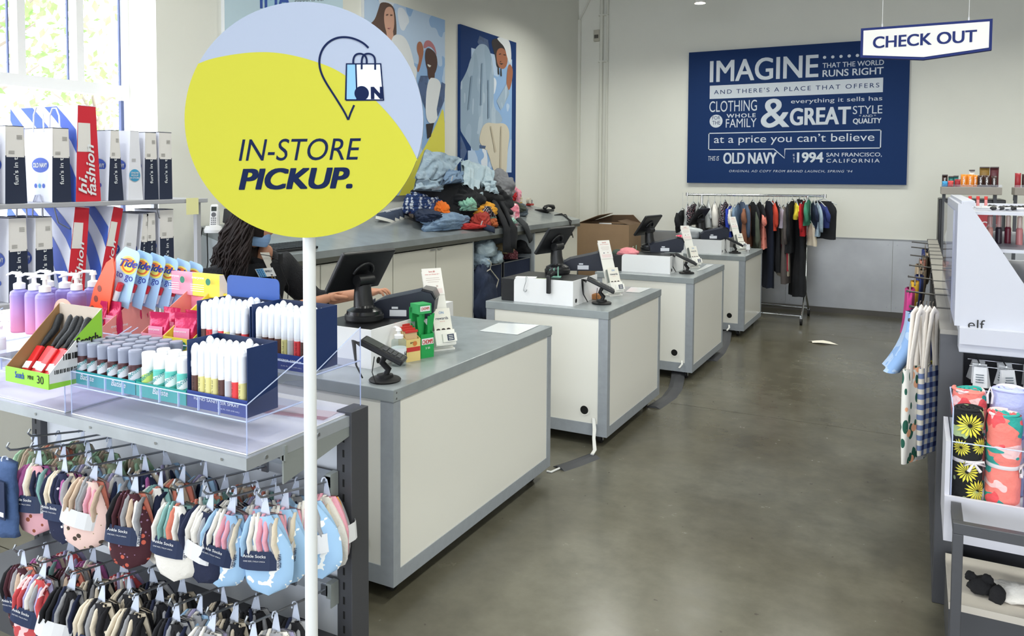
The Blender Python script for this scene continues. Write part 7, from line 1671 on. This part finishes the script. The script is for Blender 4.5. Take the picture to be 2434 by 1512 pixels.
# hair: cap plus long wavy locks
def hairfn(u,v):
    th=2*PI*u; ph=PI*.62*v; x=math.sin(ph)*math.cos(th); y=math.sin(ph)*math.sin(th); z=math.cos(ph)
    r=1.14+.05*noi((x*3,y*3,z*3),1)
    Y=.100*y*r-.012; 
    if y>.35 and z<.55: Y*=.80
    return HM@V((.082*x*r,Y,.122*z*r+.006))
hr_=MB().grid(hairfn,30,14)
rnd=random.Random(4)
for i in range(380):
    a=PI*(.80)+rnd.uniform(-.15,1.75)*PI*.82; x=.080*math.cos(a); y=.092*math.sin(a)-.012
    if y>.012: continue
    s0=HM@V((x,y,rnd.uniform(-.01,.06))); out=V((s0.x-(hc-P0).x,s0.y-(hc-P0).y,0)).normalized()
    L=rnd.uniform(.20,.33); ph=rnd.uniform(0,6); P_=[]
    for k_ in range(8):
        f=k_/7; P_.append(s0+out*(.030*math.sin(f*PI*.7)+.035*f)*rnd.uniform(.55,1.05)-V((.035*f,.02*f,0))+V((.014*math.sin(f*7+ph)+.02*f,.014*math.cos(f*6+ph)-.03*f*(1 if out.y<0 else -.4),-L*f)))
    hr_.tube(P_,[.006,.007,.0075,.007,.0065,.006,.004,.001],5)
hr_.lathe([(.05,0),(.085,-.05),(.105,-.13),(.11,-.20),(.09,-.26),(.03,-.30)],16,0,Matrix.Translation(HM@V((0,-.055,-.02))+V((-.02,-.01,0))),sx=.8); hr_.build('hair',hairm,t)
# white shirt at the neck, collar, badge, zip, headset cable
cz=V((-2.955,3.03,1.20))
def CH(u,v,x): return PX(u,v,x)-P0
MB().add([CH(618,600,-2.965),CH(640,600,-2.965),CH(655,655,-2.945),CH(645,660,-2.945)],[(0,1,2,3)]).build('shirt',M('shirt_white','#d8d4cc',.8),t)
MB().tube([V((-3.05+.085*math.cos(q*2*PI/16),3.0+.09*math.sin(q*2*PI/16),1.262-.035*math.cos(q*2*PI/16)))-P0 for q in range(1,16)],[.012]+[.024]*13+[.012],8).build('collar',jk,t)
ba,bb,bc_,bd=[CH(u,v,-2.935) for u,v in ((617,659),(657,656),(648,636),(607,640))]
k=MB(); k.add([ba,bb,bc_,bd]+[p-V((.004,0,0)) for p in (ba,bb,bc_,bd)],[(0,1,2,3),(7,6,5,4),(0,4,5,1),(1,5,6,2),(2,6,7,3),(3,7,4,0)],0)
e=V((.001,0,0)); k.add([ba+e,ba.lerp(bb,.42)+e,bd.lerp(bc_,.42)+e,bd+e],[(0,1,2,3)],1)
for i in range(4):
    for j in range(3):
        o_=ba.lerp(bb,.06+.12*j)+(bd-ba)*(.08+.24*i)+e*2; disc(k,o_+(bd-ba)*.06,(bb-ba),(bd-ba),.0045,2,8)
text(k,'EMELY',ba.lerp(bb,.48)+(bd-ba)*.55+e*2,(bb-ba)*.40,(bd-ba)*.22,3,.03); disc(k,ba.lerp(bb,.75)+(bd-ba)*.2+e*2,(bb-ba),(bd-ba),.008,3,14,.003)
k.build('name_badge',[M('badge_white','#e9ebee',.5),M('badge_blue','#5fa6d8',.5),M('badge_navy','#2c4c8a',.5),M('print_navy')],t)
MB().tube([CH(652,655,-2.94),CH(660,690,-2.93),CH(672,720,-2.935)],.003,6).build('zip',M('zip_metal','#8b8b8f',.4,metal=.7),t)
MB().tube([CH(620,605,-2.90),CH(640,608,-2.945),CH(662,620,-2.935),CH(672,650,-2.93),CH(686,680,-2.93),CH(684,710,-2.935)],.0022,6).box(CH(664,628,-2.935)-V((0,.008,.0)),CH(671,617,-2.92)+V((0,.004,.03))).build('headset_cable',blk,t)
MB().tube([CH(646,655,-2.935),CH(649,665,-2.932),CH(654,662,-2.932),CH(658,672,-2.93)],.003,6).build('gold_pendant',M('gold','#b8904a',.3,metal=.9),t)
